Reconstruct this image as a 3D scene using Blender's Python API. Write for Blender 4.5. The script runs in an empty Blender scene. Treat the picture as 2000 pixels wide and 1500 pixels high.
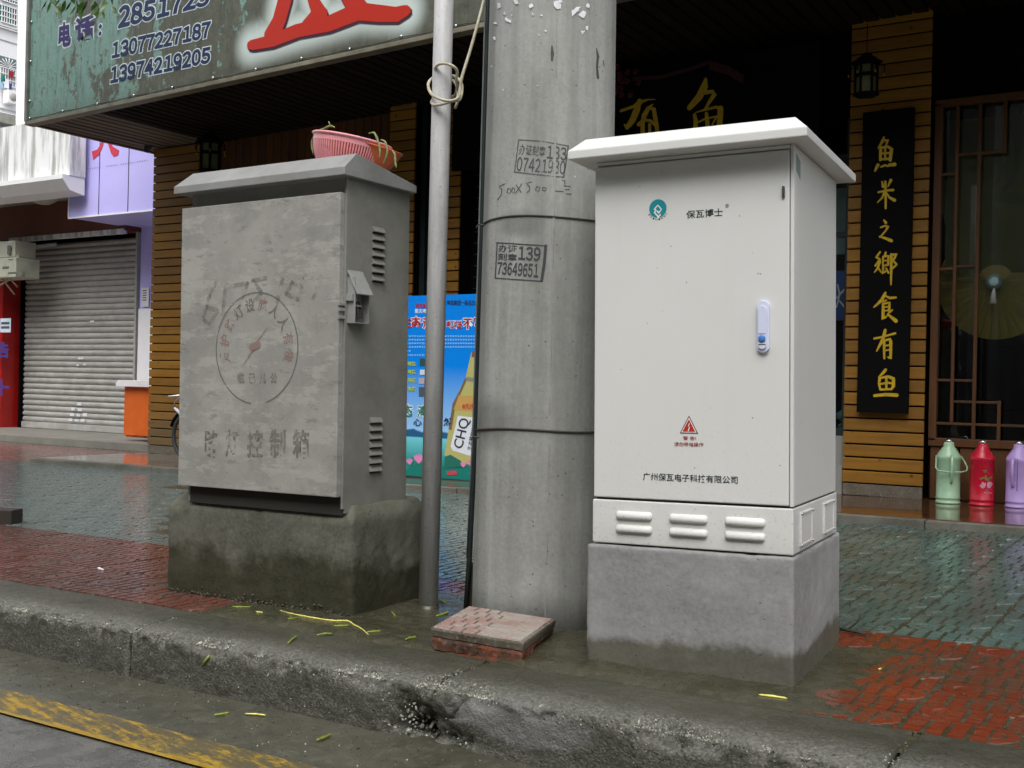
import bpy, bmesh, math, random
from mathutils import Vector, Matrix, noise, Euler
R = math.radians
random.seed(7)
SC = bpy.context.scene
COL = SC.collection

# ------------------------------------------------------------------ camera, sky, sun, exposure
F_PX, YAW, ROLL, EYE = 2180.0, R(32.0), 0.022, 0.85
_R0 = Vector((math.cos(YAW), math.sin(YAW), 0)); _F0 = Vector((-math.sin(YAW), math.cos(YAW), 0)); _U0 = Vector((0, 0, 1))
_p = math.atan(2 / F_PX)
CF = _F0 * math.cos(_p) + _U0 * math.sin(_p); _u = _U0 * math.cos(_p) - _F0 * math.sin(_p)
CR = _R0 * math.cos(ROLL) + _u * math.sin(ROLL); CU = _u * math.cos(ROLL) - _R0 * math.sin(ROLL)
CP = Vector((0, 0, EYE))
cam = bpy.data.cameras.new('camera'); camo = bpy.data.objects.new('camera', cam); COL.objects.link(camo)
cam.sensor_width = 36; cam.lens = 36 * F_PX / 2000; cam.clip_start = 0.05; cam.clip_end = 2000
m4 = Matrix.Identity(4)
for i in range(3):
    m4[i][0] = CR[i]; m4[i][1] = CU[i]; m4[i][2] = -CF[i]; m4[i][3] = CP[i]
camo.matrix_world = m4
SC.camera = camo

SUN_EL, SUN_AZ = R(52), R(200)
w = bpy.data.worlds.new('World'); SC.world = w; w.use_nodes = True
nt = w.node_tree; nt.nodes.clear()
out = nt.nodes.new('ShaderNodeOutputWorld'); bg = nt.nodes.new('ShaderNodeBackground')
sky = nt.nodes.new('ShaderNodeTexSky'); sky.sky_type = 'NISHITA'; sky.sun_disc = False
sky.sun_elevation = SUN_EL; sky.sun_rotation = SUN_AZ; sky.dust_density = 4.0; sky.air_density = 1.0; sky.ozone_density = 1.0
hs = nt.nodes.new('ShaderNodeHueSaturation'); hs.inputs['Saturation'].default_value = 0.20
nt.links.new(sky.outputs[0], hs.inputs['Color']); nt.links.new(hs.outputs[0], bg.inputs[0])
bg.inputs[1].default_value = 0.15
nt.links.new(bg.outputs[0], out.inputs[0])
sl = bpy.data.lights.new('sun', 'SUN'); sl.energy = 0.6; sl.angle = R(50); sl.color = (1.0, 0.985, 0.965)
so = bpy.data.objects.new('sun', sl); COL.objects.link(so)
# light comes from the street side, behind the camera and a little to its right
sd = Vector((0.40, -1.0, 1.5)).normalized()
so.rotation_euler = sd.to_track_quat('Z', 'Y').to_euler()
sky.sun_rotation = math.atan2(sd.x, sd.y)
sky.sun_elevation = math.asin(sd.z)
SC.view_settings.view_transform = 'Standard'; SC.view_settings.look = 'None'
SC.view_settings.exposure = 0.90; SC.view_settings.gamma = 1.0; SC.view_settings.use_curve_mapping = False
SC.cycles.max_bounces = 6; SC.cycles.diffuse_bounces = 3; SC.cycles.glossy_bounces = 3; SC.cycles.transparent_max_bounces = 12
SC.cycles.use_denoising = True

# surveying helpers: where the sight line of a measured point of the photo meets a known real plane
def ray(x, y): return CF + CR * ((x - 1000) / F_PX) - CU * ((y - 750) / F_PX)
def onY(x, y, Y):
    d = ray(x, y); return CP + d * (Y / d.y)
def onP(x, y, P, n):
    d = ray(x, y); return CP + d * ((P - CP).dot(n) / d.dot(n))
SLOPE = 0.0105
def g(X): return max(SLOPE * (X + 2.2), -0.089)     # the pavement falls gently to the left
def onG(x, y, dz=0): return onP(x, y, Vector((-2.2, 0, dz)), Vector((-SLOPE, 0, 1)))

# ------------------------------------------------------------------ materials
def srgb(r, g_, b):
    f = lambda c: (c / 12.92 if c <= 0.04045 else ((c + 0.055) / 1.055) ** 2.4)
    return (f(r / 255), f(g_ / 255), f(b / 255), 1)
def c4(c): return tuple(c) if len(c) == 4 else (c[0], c[1], c[2], 1)
class N:
    def __init__(s, name):
        s.m = bpy.data.materials.new(name); s.m.use_nodes = True; s.t = s.m.node_tree
        s.b = s.t.nodes['Principled BSDF']; s.co = None
    def n(s, typ, **kw):
        nd = s.t.nodes.new('ShaderNode' + typ)
        for k, v in kw.items():
            if k in ('operation', 'blend_type', 'data_type', 'wave_type', 'bands_direction', 'feature', 'distance', 'mode', 'interpolation_type', 'clamp', 'noise_dimensions', 'noise_type'):
                setattr(nd, k, v)
            else:
                s.set(nd.inputs[k.replace('_', ' ') if isinstance(k, str) and not k.startswith('i') else int(k[1:])], v)
        return nd
    def set(s, inp, v):
        if isinstance(v, bpy.types.NodeSocket): s.t.links.new(v, inp)
        elif hasattr(inp.default_value, '__len__') and not hasattr(v, '__len__'): inp.default_value = [v] * len(inp.default_value)
        else: inp.default_value = v
    def coord(s, rnd=False, scale=(1, 1, 1)):
        o = s.t.nodes.new('ShaderNodeTexCoord').outputs['Object']
        if rnd:
            oi = s.t.nodes.new('ShaderNodeObjectInfo')
            mu = s.n('VectorMath', operation='SCALE'); s.set(mu.inputs[0], (37.1, 19.7, 53.3)); s.t.links.new(oi.outputs['Random'], mu.inputs['Scale'])
            ad = s.n('VectorMath', operation='ADD'); s.t.links.new(o, ad.inputs[0]); s.t.links.new(mu.outputs[0], ad.inputs[1]); o = ad.outputs[0]
            s.rnd = oi.outputs['Random']
        if scale != (1, 1, 1):
            mp = s.n('VectorMath', operation='MULTIPLY'); s.t.links.new(o, mp.inputs[0]); mp.inputs[1].default_value = scale; o = mp.outputs[0]
        s.co = o; return o
    def noise(s, scale, detail=4, rough=0.6, co=None):
        return s.n('TexNoise', Vector=co or s.co, Scale=scale, Detail=detail, Roughness=rough).outputs[0]
    def ramp(s, fac, lo, hi, a=0.0, b=1.0):
        return s.n('MapRange', Value=fac, i1=lo, i2=hi, i3=a, i4=b).outputs[0]
    def mix(s, fac, a, b, bt='MIX'):
        nd = s.t.nodes.new('ShaderNodeMix'); nd.data_type = 'RGBA'; nd.blend_type = bt
        s.set(nd.inputs[0], fac)
        s.set(nd.inputs[6], c4(a) if isinstance(a, tuple) else a); s.set(nd.inputs[7], c4(b) if isinstance(b, tuple) else b)
        return nd.outputs[2]
    def math(s, op, a, b=0.0):
        return s.n('Math', operation=op, i0=a, i1=b).outputs[0]
    def xyz(s):
        nd = s.n('SeparateXYZ', Vector=s.t.nodes.new('ShaderNodeTexCoord').outputs['Object']); return nd.outputs
    def bump(s, h, strength=0.3, dist=0.01):
        s.t.links.new(s.n('Bump', Strength=strength, Distance=dist, Height=h).outputs[0], s.b.inputs['Normal'])
    def done(s, col=None, rough=None, metal=None, spec=None):
        if col is not None: s.set(s.b.inputs['Base Color'], c4(col) if isinstance(col, tuple) else col)
        if rough is not None: s.set(s.b.inputs['Roughness'], rough)
        if metal is not None: s.b.inputs['Metallic'].default_value = metal
        if spec is not None: s.b.inputs['Specular IOR Level'].default_value = spec
        return s.m

def plain(name, col, rough=0.5, metal=0.0, var=0.12, scale=6, bump=0.0, bscale=60, spec=None, rnd=False, stretch=(1, 1, 1)):
    k = N(name); k.coord(rnd, stretch)
    a = tuple(c * (1 - var) for c in col[:3]); b = tuple(min(1, c * (1 + var)) for c in col[:3])
    n1 = k.noise(scale, 5)
    c = k.mix(k.ramp(n1, 0.3, 0.7), a, b)
    if rnd: c = k.mix(k.ramp(k.rnd, 0, 1, 0, 0.35), c, (0, 0, 0), 'MIX') if rnd == 'dark' else c
    if bump: k.bump(k.noise(bscale, 4), bump, 0.005)
    return k.done(c, k.ramp(n1, 0.3, 0.7, max(0.02, rough - 0.06), min(1, rough + 0.06)), metal, spec)

def concrete(name, light, dark, wet=None, grime=0.5, rough=0.85, holes=True, streak=False, bump=0.5, wetcol=0.42):
    """light/dark tone patches, pores, fine grain; wet = (height of the damp edge, wander of that edge)"""
    k = N(name); k.coord()
    big = k.noise(2.2, 6, 0.65); fine = k.noise(70, 5, 0.7); mid = k.noise(11, 5, 0.7)
    c = k.mix(k.ramp(big, 0.35, 0.68), dark, light)
    c = k.mix(k.ramp(mid, 0.42, 0.72, 0, grime * 0.6), c, tuple(x * 0.62 for x in dark[:3]))
    c = k.mix(k.ramp(fine, 0.3, 0.75, 0, 0.4), c, tuple(min(1, x * 1.35) for x in light[:3]))
    h = k.math('ADD', k.math('MULTIPLY', fine, 0.5), mid)
    if streak:
        o = k.n('VectorMath', operation='MULTIPLY', i0=k.co, i1=(9, 9, 0.5)).outputs[0]
        st = k.noise(1.0, 5, 0.6, o)
        c = k.mix(k.ramp(st, 0.48, 0.68, 0, 0.5), c, tuple(x * 0.55 for x in dark[:3]))
        c = k.mix(k.ramp(st, 0.44, 0.28, 0, 0.6), c, tuple(min(1, x * 1.35) for x in light[:3]))
    if streak:
        for (sx_, sy_, sz_, ra, rz) in ((-0.10, -0.22, 0.82, 0.17, 0.09), (0.12, -0.20, 0.10, 0.12, 0.16), (0.02, -0.24, 1.50, 0.10, 0.05)):
            d_ = k.n('VectorMath', operation='SUBTRACT', i0=k.co, i1=(sx_, sy_, sz_)).outputs[0]
            d_ = k.n('VectorMath', operation='MULTIPLY', i0=d_, i1=(1 / ra, 1 / ra, 1 / rz)).outputs[0]
            l_ = k.n('VectorMath', operation='LENGTH', i0=d_).outputs['Value']
            c = k.mix(k.ramp(k.math('ADD', l_, k.math('MULTIPLY', mid, 0.9)), 1.6, 0.9, 0, 0.5), c, tuple(x * 0.35 for x in dark[:3]))
    if holes:
        v = k.n('TexVoronoi', Vector=k.co, Scale=42.0, Randomness=1.0).outputs['Distance']
        pore = k.math('MULTIPLY', k.ramp(v, 0.16, 0.06), k.ramp(k.noise(19, 2), 0.52, 0.6))
        c = k.mix(k.math('MULTIPLY', pore, 0.75), c, tuple(x * 0.3 for x in dark[:3]))
        h = k.math('SUBTRACT', h, k.math('MULTIPLY', pore, 1.2))
    r = k.ramp(fine, 0.3, 0.7, rough - 0.08, min(1, rough + 0.08))
    if wet:
        z = k.xyz()[2]
        e = k.math('ADD', z, k.math('MULTIPLY', k.math('SUBTRACT', k.noise(4.5, 6, 0.6), 0.5), wet[1]))
        e = k.math('ADD', e, k.math('MULTIPLY', k.math('SUBTRACT', k.noise(31, 4, 0.7), 0.5), wet[1] * 0.35))
        wm = k.ramp(e, wet[0] + wet[1] * 0.12, wet[0] - wet[1] * 0.12)
        c = k.mix(wm, c, k.mix(0.9, (0, 0, 0), k.mix(1.0, c, (wetcol, wetcol * 0.98, wetcol * 0.78), 'MULTIPLY')))
        r = k.mix(wm, r, (0.42, 0.42, 0.42))
    k.bump(h, bump, 0.004)
    return k.done(c, r, None, 0.35)

def wood(name, c1, c2, rough=0.5, along='x', knots=True, dirt=0.0):
    k = N(name); k.coord(True)
    st = {'x': (1.2, 22, 22), 'z': (22, 22, 1.2), 'y': (22, 1.2, 22)}[along]
    o = k.n('VectorMath', operation='MULTIPLY', i0=k.co, i1=st).outputs[0]
    n1 = k.noise(1.6, 6, 0.65, o)
    c = k.mix(k.ramp(n1, 0.3, 0.7), c1, c2)
    c = k.mix(k.ramp(k.rnd, 0, 1, 0.0, 0.6), c, tuple(x * 0.42 for x in c1[:3]))
    if knots:
        v = k.n('TexVoronoi', Vector=k.co, Scale=7.0, Randomness=1.0).outputs['Distance']
        c = k.mix(k.ramp(v, 0.13, 0.05, 0, 0.8), c, tuple(x * 0.12 for x in c1[:3]))
    c = k.mix(k.ramp(k.noise(3, 4), 0.5, 0.8, 0, 0.5), c, tuple(x * 0.5 for x in c1[:3]))
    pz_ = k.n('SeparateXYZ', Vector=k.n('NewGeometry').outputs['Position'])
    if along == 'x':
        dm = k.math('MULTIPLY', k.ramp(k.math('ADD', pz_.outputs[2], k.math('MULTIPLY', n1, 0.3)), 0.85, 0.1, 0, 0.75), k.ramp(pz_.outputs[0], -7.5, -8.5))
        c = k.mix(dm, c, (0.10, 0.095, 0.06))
    k.bump(n1, 0.25, 0.002)
    return k.done(c, rough)

def ink(name, col, holes=0.0, scale=60, rough=0.7, lo=None):
    """print; holes > 0 lets the surface below show where the ink has worn away"""
    k = N(name); k.coord()
    k.done(col, rough)
    if holes:
        nz = k.math('ADD', k.math('MULTIPLY', k.noise(scale, 4, 0.7), 0.6), k.math('MULTIPLY', k.noise(scale / 7, 3, 0.6), 0.4))
        f = k.ramp(nz, holes - 0.05, holes + 0.05, 0, lo or 1.0)
        tr = k.n('BsdfTransparent'); mx = k.t.nodes.new('ShaderNodeMixShader')
        k.t.links.new(f, mx.inputs[0]); k.t.links.new(tr.outputs[0], mx.inputs[1]); k.t.links.new(k.b.outputs[0], mx.inputs[2])
        k.t.links.new(mx.outputs[0], k.t.nodes['Material Output'].inputs[0])
    return k.m

MT = {}
MT['white_paint'] = None
def white_paint():
    k = N('white_powder_coat'); k.coord()
    big = k.noise(1.7, 4)
    c = k.mix(k.ramp(big, 0.3, 0.7), (0.65, 0.655, 0.63), (0.675, 0.68, 0.655))
    v = k.n('TexVoronoi', Vector=k.co, Scale=30.0, Randomness=1.0).outputs['Distance']
    z = k.xyz()[2]
    sp = k.math('MULTIPLY', k.ramp(v, 0.095, 0.05), k.ramp(k.noise(23, 2), 0.53, 0.59))
    c = k.mix(k.math('MULTIPLY', sp, 0.75), c, (0.16, 0.15, 0.12))
    mud = k.math('MULTIPLY', k.ramp(k.noise(110, 4, 0.75), 0.58, 0.68), k.ramp(z, 0.85, 0.37))
    c = k.mix(k.ramp(k.math('ADD', z, k.math('MULTIPLY', k.noise(8, 5, 0.7), 0.12)), 0.50, 0.40, 0, 0.3), c, (0.38, 0.36, 0.30))
    c = k.mix(k.math('MULTIPLY', mud, 0.5), c, (0.3, 0.27, 0.2))
    o = k.n('VectorMath', operation='MULTIPLY', i0=k.co, i1=(14, 14, 0.8)).outputs[0]
    c = k.mix(k.ramp(k.noise(1.0, 5, 0.6, o), 0.55, 0.9, 0, 0.10), c, (0.42, 0.41, 0.36))
    k.bump(k.noise(260, 2), 0.08, 0.002)
    return k.done(c, k.ramp(big, 0.3, 0.7, 0.36, 0.46), None, 0.45)
MT['white_paint'] = white_paint()

def grey_sheet(name, light=(0.30, 0.295, 0.27), dark=(0.15, 0.148, 0.13), glue=True):
    k = N(name); k.coord()
    a = k.noise(3.0, 7, 0.7); b = k.noise(14, 6, 0.72); f = k.noise(120, 3)
    c = k.mix(k.ramp(a, 0.33, 0.62), dark, light)
    c = k.mix(k.ramp(b, 0.52, 0.68, 0, 0.35), c, tuple(x * 0.75 for x in dark))
    if glue:    # pale and dark smears where posters were scraped off
        o = k.n('VectorMath', operation='MULTIPLY', i0=k.co, i1=(3.2, 3.2, 9.0)).outputs[0]
        s1 = k.noise(1.3, 8, 0.75, o)
        c = k.mix(k.ramp(s1, 0.52, 0.56, 0, 0.6), c, tuple(x * 1.17 for x in light))
        o2 = k.n('VectorMath', operation='MULTIPLY', i0=k.co, i1=(5, 5, 16.0)).outputs[0]
        s2 = k.noise(1.7, 8, 0.78, o2)
        c = k.mix(k.ramp(s2, 0.58, 0.62, 0, 0.6), c, tuple(x * 0.70 for x in dark))
        v = k.n('TexVoronoi', Vector=k.co, Scale=26.0, Randomness=1.0).outputs['Distance']
        c = k.mix(k.math('MULTIPLY', k.ramp(v, 0.09, 0.05), k.ramp(k.noise(17, 2), 0.52, 0.58)), c, (0.07, 0.06, 0.05))
        c = k.mix(k.math('MULTIPLY', k.ramp(f, 0.6, 0.7), 0.25), c, (0.2, 0.17, 0.1))
    k.bump(k.math('ADD', b, k.math('MULTIPLY', f, 0.4)), 0.25, 0.002)
    return k.done(c, k.ramp(a, 0.3, 0.7, 0.5, 0.72), 0.1, 0.4)
MT['grey_door'] = grey_sheet('weathered_grey_door_sheet', (0.35, 0.345, 0.315), (0.255, 0.25, 0.228))
MT['grey_body'] = grey_sheet('weathered_grey_side_sheet', (0.27, 0.27, 0.24), (0.19, 0.188, 0.165), False)
MT['grey_lid'] = grey_sheet('weathered_grey_lid_sheet', (0.30, 0.302, 0.29), (0.22, 0.22, 0.21), False)
MT['plinth_new'] = concrete('new_cement_render', srgb(150, 150, 148)[:3], srgb(118, 118, 117)[:3], wet=(0.085, 0.11), grime=0.35, wetcol=0.5)
MT['plinth_old'] = concrete('old_damp_cement_render', srgb(108, 108, 96)[:3], srgb(66, 66, 56)[:3], wet=(0.19, 0.30), grime=1.0, wetcol=0.5, bump=0.9)
MT['pole'] = concrete('spun_concrete', srgb(162, 163, 159)[:3], srgb(134, 135, 130)[:3], wet=(0.02, 0.25), grime=0.3, streak=True)
MT['kerb'] = None
def kerbmat():
    k = N('wet_kerb_concrete'); k.coord()
    big = k.noise(2.6, 6, 0.7); mid = k.noise(15, 6, 0.75); fine = k.noise(110, 4, 0.7)
    c = k.mix(k.ramp(big, 0.35, 0.65), (0.04, 0.042, 0.026), (0.085, 0.083, 0.068))
    c = k.mix(k.ramp(mid, 0.45, 0.7, 0, 0.6), c, (0.14, 0.138, 0.115))
    c = k.mix(k.ramp(fine, 0.5, 0.68, 0, 0.8), c, (0.24, 0.24, 0.19))
    c = k.mix(k.ramp(k.noise(48, 5, 0.8), 0.56, 0.64, 0, 0.7), c, (0.03, 0.03, 0.02))
    v = k.n('TexVoronoi', Vector=k.co, Scale=60.0, Randomness=1.0).outputs['Distance']
    pore = k.math('MULTIPLY', k.ramp(v, 0.2, 0.08), k.ramp(k.noise(21, 2), 0.5, 0.58))
    c = k.mix(pore, c, (0.012, 0.012, 0.01))
    yy_ = k.xyz()[1]
    c = k.mix(k.math('MULTIPLY', k.ramp(k.math('ADD', yy_, k.math('MULTIPLY', mid, 0.12)), 2.68, 2.80), 0.85), c, k.mix(k.ramp(big, 0.35, 0.65), (0.034, 0.033, 0.018), (0.066, 0.062, 0.04)))
    c = k.mix(k.math('MULTIPLY', k.ramp(k.math('SUBTRACT', yy_, k.math('MULTIPLY', mid, 0.02)), 2.556, 2.547), 0.5), c, (0.035, 0.035, 0.022))
    c = k.mix(k.math('MULTIPLY', k.math('MULTIPLY', k.ramp(k.math('ADD', yy_, k.math('MULTIPLY', mid, 0.06)), 2.70, 2.62), k.ramp(yy_, 2.549, 2.556)), k.ramp(fine, 0.4, 0.6, 0.1, 0.75)), c, (0.19, 0.188, 0.16))
    # smooth pale mortar smear on the broken stretch of the face
    p = k.n('VectorMath', operation='SUBTRACT', i0=k.co, i1=(-1.55, 2.55, -0.055)).outputs[0]
    p = k.n('VectorMath', operation='MULTIPLY', i0=p, i1=(4.2, 3.0, 17)).outputs[0]
    ln = k.n('VectorMath', operation='LENGTH', i0=p).outputs['Value']
    pm = k.ramp(k.math('ADD', ln, k.math('MULTIPLY', mid, 1.4)), 1.75, 1.45)
    c = k.mix(k.math('MULTIPLY', pm, 0.8), c, k.mix(k.ramp(big, 0.3, 0.7), (0.14, 0.14, 0.13), (0.2, 0.2, 0.19)))
    k.bump(k.math('SUBTRACT', k.math('ADD', mid, k.math('MULTIPLY', fine, 0.8)), pore), 1.0, 0.009)
    return k.done(c, k.ramp(mid, 0.3, 0.7, 0.28, 0.62), None, 0.5)
MT['kerb'] = kerbmat()
def mudmat(name, a, b, r0=0.12, r1=0.5):
    k = N(name); k.coord()
    big = k.noise(3.1, 6, 0.7); mid = k.noise(22, 6, 0.7); fine = k.noise(150, 3)
    c = k.mix(k.ramp(big, 0.35, 0.65), a, b)
    c = k.mix(k.ramp(mid, 0.5, 0.75, 0, 0.5), c, tuple(x * 1.7 for x in b))
    c = k.mix(k.ramp(fine, 0.66, 0.74, 0, 0.7), c, (0.3, 0.3, 0.2))
    k.bump(k.math('ADD', k.math('MULTIPLY', big, 2), k.math('ADD', mid, k.math('MULTIPLY', fine, 0.3))), 0.35, 0.006)
    return k.done(c, k.ramp(mid, 0.35, 0.65, r0, r1), None, 0.5)
MT['mud'] = mudmat('wet_olive_mud', (0.034, 0.033, 0.018), (0.066, 0.062, 0.04), 0.1, 0.42)
MT['gutter'] = mudmat('wet_gutter_silt', (0.05, 0.049, 0.034), (0.085, 0.082, 0.06), 0.25, 0.45)
def roadmat():
    k = N('damp_concrete_road'); k.coord()
    big = k.noise(2.0, 6, 0.7); mid = k.noise(24, 6, 0.75); fine = k.noise(160, 3)
    c = k.mix(k.ramp(big, 0.35, 0.65), (0.085, 0.083, 0.075), (0.15, 0.148, 0.14))
    c = k.mix(k.ramp(mid, 0.45, 0.7, 0, 0.5), c, (0.06, 0.06, 0.05))
    c = k.mix(k.ramp(fine, 0.5, 0.7, 0, 0.6), c, (0.24, 0.24, 0.22))
    k.bump(k.math('ADD', mid, fine), 0.7, 0.004)
    return k.done(c, k.ramp(big, 0.42, 0.5, 0.12, 0.6), None, 0.5)
MT['road'] = roadmat()
def yellow():
    k = N('worn_yellow_road_paint'); k.coord()
    o = k.n('VectorMath', operation='MULTIPLY', i0=k.co, i1=(9, 34, 1)).outputs[0]
    rot = k.n('VectorRotate', Vector=k.co, Angle=0.22).outputs[0]
    o = k.n('VectorMath', operation='MULTIPLY', i0=rot, i1=(7, 40, 1)).outputs[0]
    a = k.noise(1.0, 7, 0.75, o); b = k.noise(9, 6, 0.7); f = k.noise(120, 3)
    c = k.mix(k.ramp(b, 0.3, 0.7), (0.34, 0.20, 0.010), (0.52, 0.33, 0.022))
    wear = k.ramp(k.math('ADD', k.math('ADD', k.math('MULTIPLY', a, 0.5), k.math('MULTIPLY', b, 0.3)), k.math('MULTIPLY', k.noise(60, 4, 0.8), 0.2)), 0.425, 0.50, 0, 0.95)
    y = k.xyz()[1]
    wear = k.math('MULTIPLY', wear, k.ramp(k.math('ADD', y, k.math('MULTIPLY', b, 0.05)), 2.09, 2.1, 0.4, 1))
    c = k.mix(wear, c, k.mix(k.ramp(a, 0.4, 0.7), (0.10, 0.085, 0.035), (0.06, 0.058, 0.045)))
    k.bump(k.math('SUBTRACT', f, wear), 0.4, 0.003)
    return k.done(c, k.ramp(b, 0.3, 0.7, 0.3, 0.5))
MT['yellow'] = yellow()
def tilemat(name, c1, c2, dirt=0.5, worn=None):  # worn: greyer tone that the tiles grade to on the left
    k = N(name); k.coord(True)
    co2 = k.n('NewGeometry').outputs['Position']
    k.co = co2
    big = k.noise(1.1, 5, 0.7); mid = k.noise(13, 6, 0.7); fine = k.noise(140, 2)
    c = k.mix(k.ramp(mid, 0.3, 0.7), c1, c2)
    c = k.mix(k.ramp(k.rnd, 0, 1, 0, 0.4), c, tuple(x * 0.5 for x in c1))
    c = k.mix(k.ramp(k.math('ADD', k.math('MULTIPLY', big, 0.6), k.math('MULTIPLY', mid, 0.4)), 0.46, 0.6, 0, dirt), c, (0.062, 0.055, 0.036))
    if worn:      # tiles grade to a greyer tone left of the grey cabinet
        px_ = k.n('SeparateXYZ', Vector=k.co).outputs[0]
        c = k.mix(k.ramp(k.math('ADD', px_, k.math('MULTIPLY', big, 1.0)), -2.0, -3.2, 0, 0.72), c, k.mix(k.ramp(mid, 0.3, 0.7), tuple(x * 0.8 for x in worn), tuple(x * 1.2 for x in worn)))
    c = k.mix(k.ramp(fine, 0.62, 0.75, 0, 0.35), c, (0.25, 0.25, 0.22))
    k.bump(k.math('ADD', mid, k.math('MULTIPLY', fine, 0.4)), 0.3, 0.003)
    return k.done(c, k.ramp(mid, 0.35, 0.7, 0.07, 0.32), None, 0.6)
MT['tile_red'] = tilemat('wet_red_paving_tile', (0.17, 0.033, 0.014), (0.25, 0.048, 0.017), 0.95, (0.115, 0.058, 0.052))
MT['tile_green'] = tilemat('wet_green_paving_tile', (0.065, 0.118, 0.10), (0.115, 0.175, 0.155), 0.75, (0.14, 0.17, 0.165))
MT['tile_pink'] = tilemat('faded_red_paving_tile', (0.2, 0.10, 0.09), (0.3, 0.19, 0.17), 0.4)
MT['plank'] = wood('varnished_wood_plank', (0.23, 0.098, 0.004), (0.34, 0.160, 0.008), 0.62)
MT['vplank'] = wood('dark_reddish_plank', (0.09, 0.03, 0.004), (0.15, 0.055, 0.008), 0.6, 'z')
MT['lattice'] = wood('lattice_wood', (0.07, 0.024, 0.003), (0.12, 0.042, 0.006), 0.6, 'z', False)
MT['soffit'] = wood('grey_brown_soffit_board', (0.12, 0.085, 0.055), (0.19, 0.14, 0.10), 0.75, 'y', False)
MT['soffit_shaded'] = wood('shaded_soffit_board', (0.012, 0.009, 0.006), (0.022, 0.016, 0.011), 0.85, 'y', False)  # darker copy of the soffit board, canopy shade put into its colour
MT['soffit_shaded'].node_tree.nodes['Principled BSDF'].inputs['Specular IOR Level'].default_value = 0.1
MT['black'] = plain('black_lacquer', (0.003, 0.003, 0.003), 0.7, spec=0.08)
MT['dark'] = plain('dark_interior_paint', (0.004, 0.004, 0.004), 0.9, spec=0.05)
MT['darkframe'] = plain('dark_green_metal', (0.02, 0.03, 0.03), 0.4)
MT['gold'] = plain('gold_leaf_paint', (0.55, 0.36, 0.015), 0.45, 0.1, 0.2, 30)
def galv():
    k = N('galvanised_steel'); k.coord()
    o = k.n('VectorMath', operation='MULTIPLY', i0=k.co, i1=(60, 60, 5)).outputs[0]
    a = k.noise(1.0, 5, 0.7, o); b = k.noise(6, 5, 0.7)
    c = k.mix(k.ramp(a, 0.35, 0.65), (0.45, 0.455, 0.455), (0.58, 0.585, 0.58))
    c = k.mix(k.ramp(b, 0.5, 0.7, 0, 0.5), c, (0.38, 0.38, 0.37))
    c = k.mix(k.ramp(k.noise(90, 2), 0.66, 0.72, 0, 0.6), c, (0.12, 0.11, 0.09))
    return k.done(c, k.ramp(a, 0.3, 0.7, 0.42, 0.6), 0.0)
MT['galv'] = galv()
MT['wire'] = plain('rusty_binding_wire', (0.05, 0.045, 0.04), 0.7)
MT['cable'] = plain('cream_plastic_cable', (0.48, 0.45, 0.33), 0.5, var=0.2, scale=30)
MT['pink'] = plain('pink_plastic', (0.82, 0.34, 0.37), 0.35, var=0.06)
MT['orange'] = plain('orange_plastic', (0.72, 0.16, 0.045), 0.35, var=0.06)
MT['bean'] = plain('green_bean_skin', (0.20, 0.26, 0.035), 0.45, var=0.4, scale=40)
MT['bean_old'] = plain('wilted_bean_skin', (0.22, 0.26, 0.10), 0.6, var=0.4, scale=60)
MT['straw'] = plain('yellow_plastic_strip', (0.75, 0.68, 0.16), 0.4)
MT['chrome'] = plain('bright_metal', (0.6, 0.6, 0.6), 0.25, 1.0)
MT['red_paint'] = plain('red_painted_metal', (0.62, 0.025, 0.012), 0.4, var=0.08, scale=3)
MT['purple'] = plain('lilac_fascia_panel', (0.56, 0.52, 0.98), 0.4, var=0.04, scale=2)
MT['whitewash'] = plain('white_render', (0.80, 0.80, 0.80), 0.7, var=0.05, scale=3)
MT['bright_white'] = plain('bright_white_tiles', (0.86, 0.86, 0.88), 0.6, var=0.03)
MT['grey_soffit'] = concrete('stained_ceiling', (0.34, 0.34, 0.30), (0.22, 0.22, 0.18), grime=0.6, holes=False)
def fasciamat():
    k = N('rain_streaked_white_fascia'); k.coord()
    o = k.n('VectorMath', operation='MULTIPLY', i0=k.co, i1=(9, 9, 0.9)).outputs[0]
    a = k.noise(1.0, 6, 0.65, o); z = k.xyz()[2]
    s_ = k.math('MULTIPLY', k.ramp(a, 0.45, 0.62), k.ramp(z, 4.15, 3.5))
    c = k.mix(k.math('MULTIPLY', s_, 0.75), (0.82, 0.83, 0.82), (0.24, 0.25, 0.22))
    return k.done(c, 0.6)
MT['fascia'] = fasciamat()
MT['brownwall'] = plain('red_brown_wall_tiles', (0.15, 0.04, 0.018), 0.5)
MT['shutter'] = None
def shuttermat():
    k = N('galvanised_shutter_slat'); k.coord(True)
    a = k.noise(4, 6, 0.7); o = k.n('VectorMath', operation='MULTIPLY', i0=k.co, i1=(2, 2, 30)).outputs[0]
    c = k.mix(k.ramp(a, 0.35, 0.65), (0.34, 0.335, 0.31), (0.46, 0.455, 0.43))
    c = k.mix(k.ramp(k.noise(1.5, 6, 0.7, o), 0.5, 0.7, 0, 0.4), c, (0.22, 0.21, 0.18))
    return k.done(c, 0.5, 0.0)
MT['shutter'] = shuttermat()
MT['paper'] = plain('white_paper', (0.72, 0.74, 0.76), 0.7, var=0.1, scale=30)
MT['acwhite'] = plain('dirty_cream_plastic', (0.42, 0.43, 0.34), 0.55, var=0.15)
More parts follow.
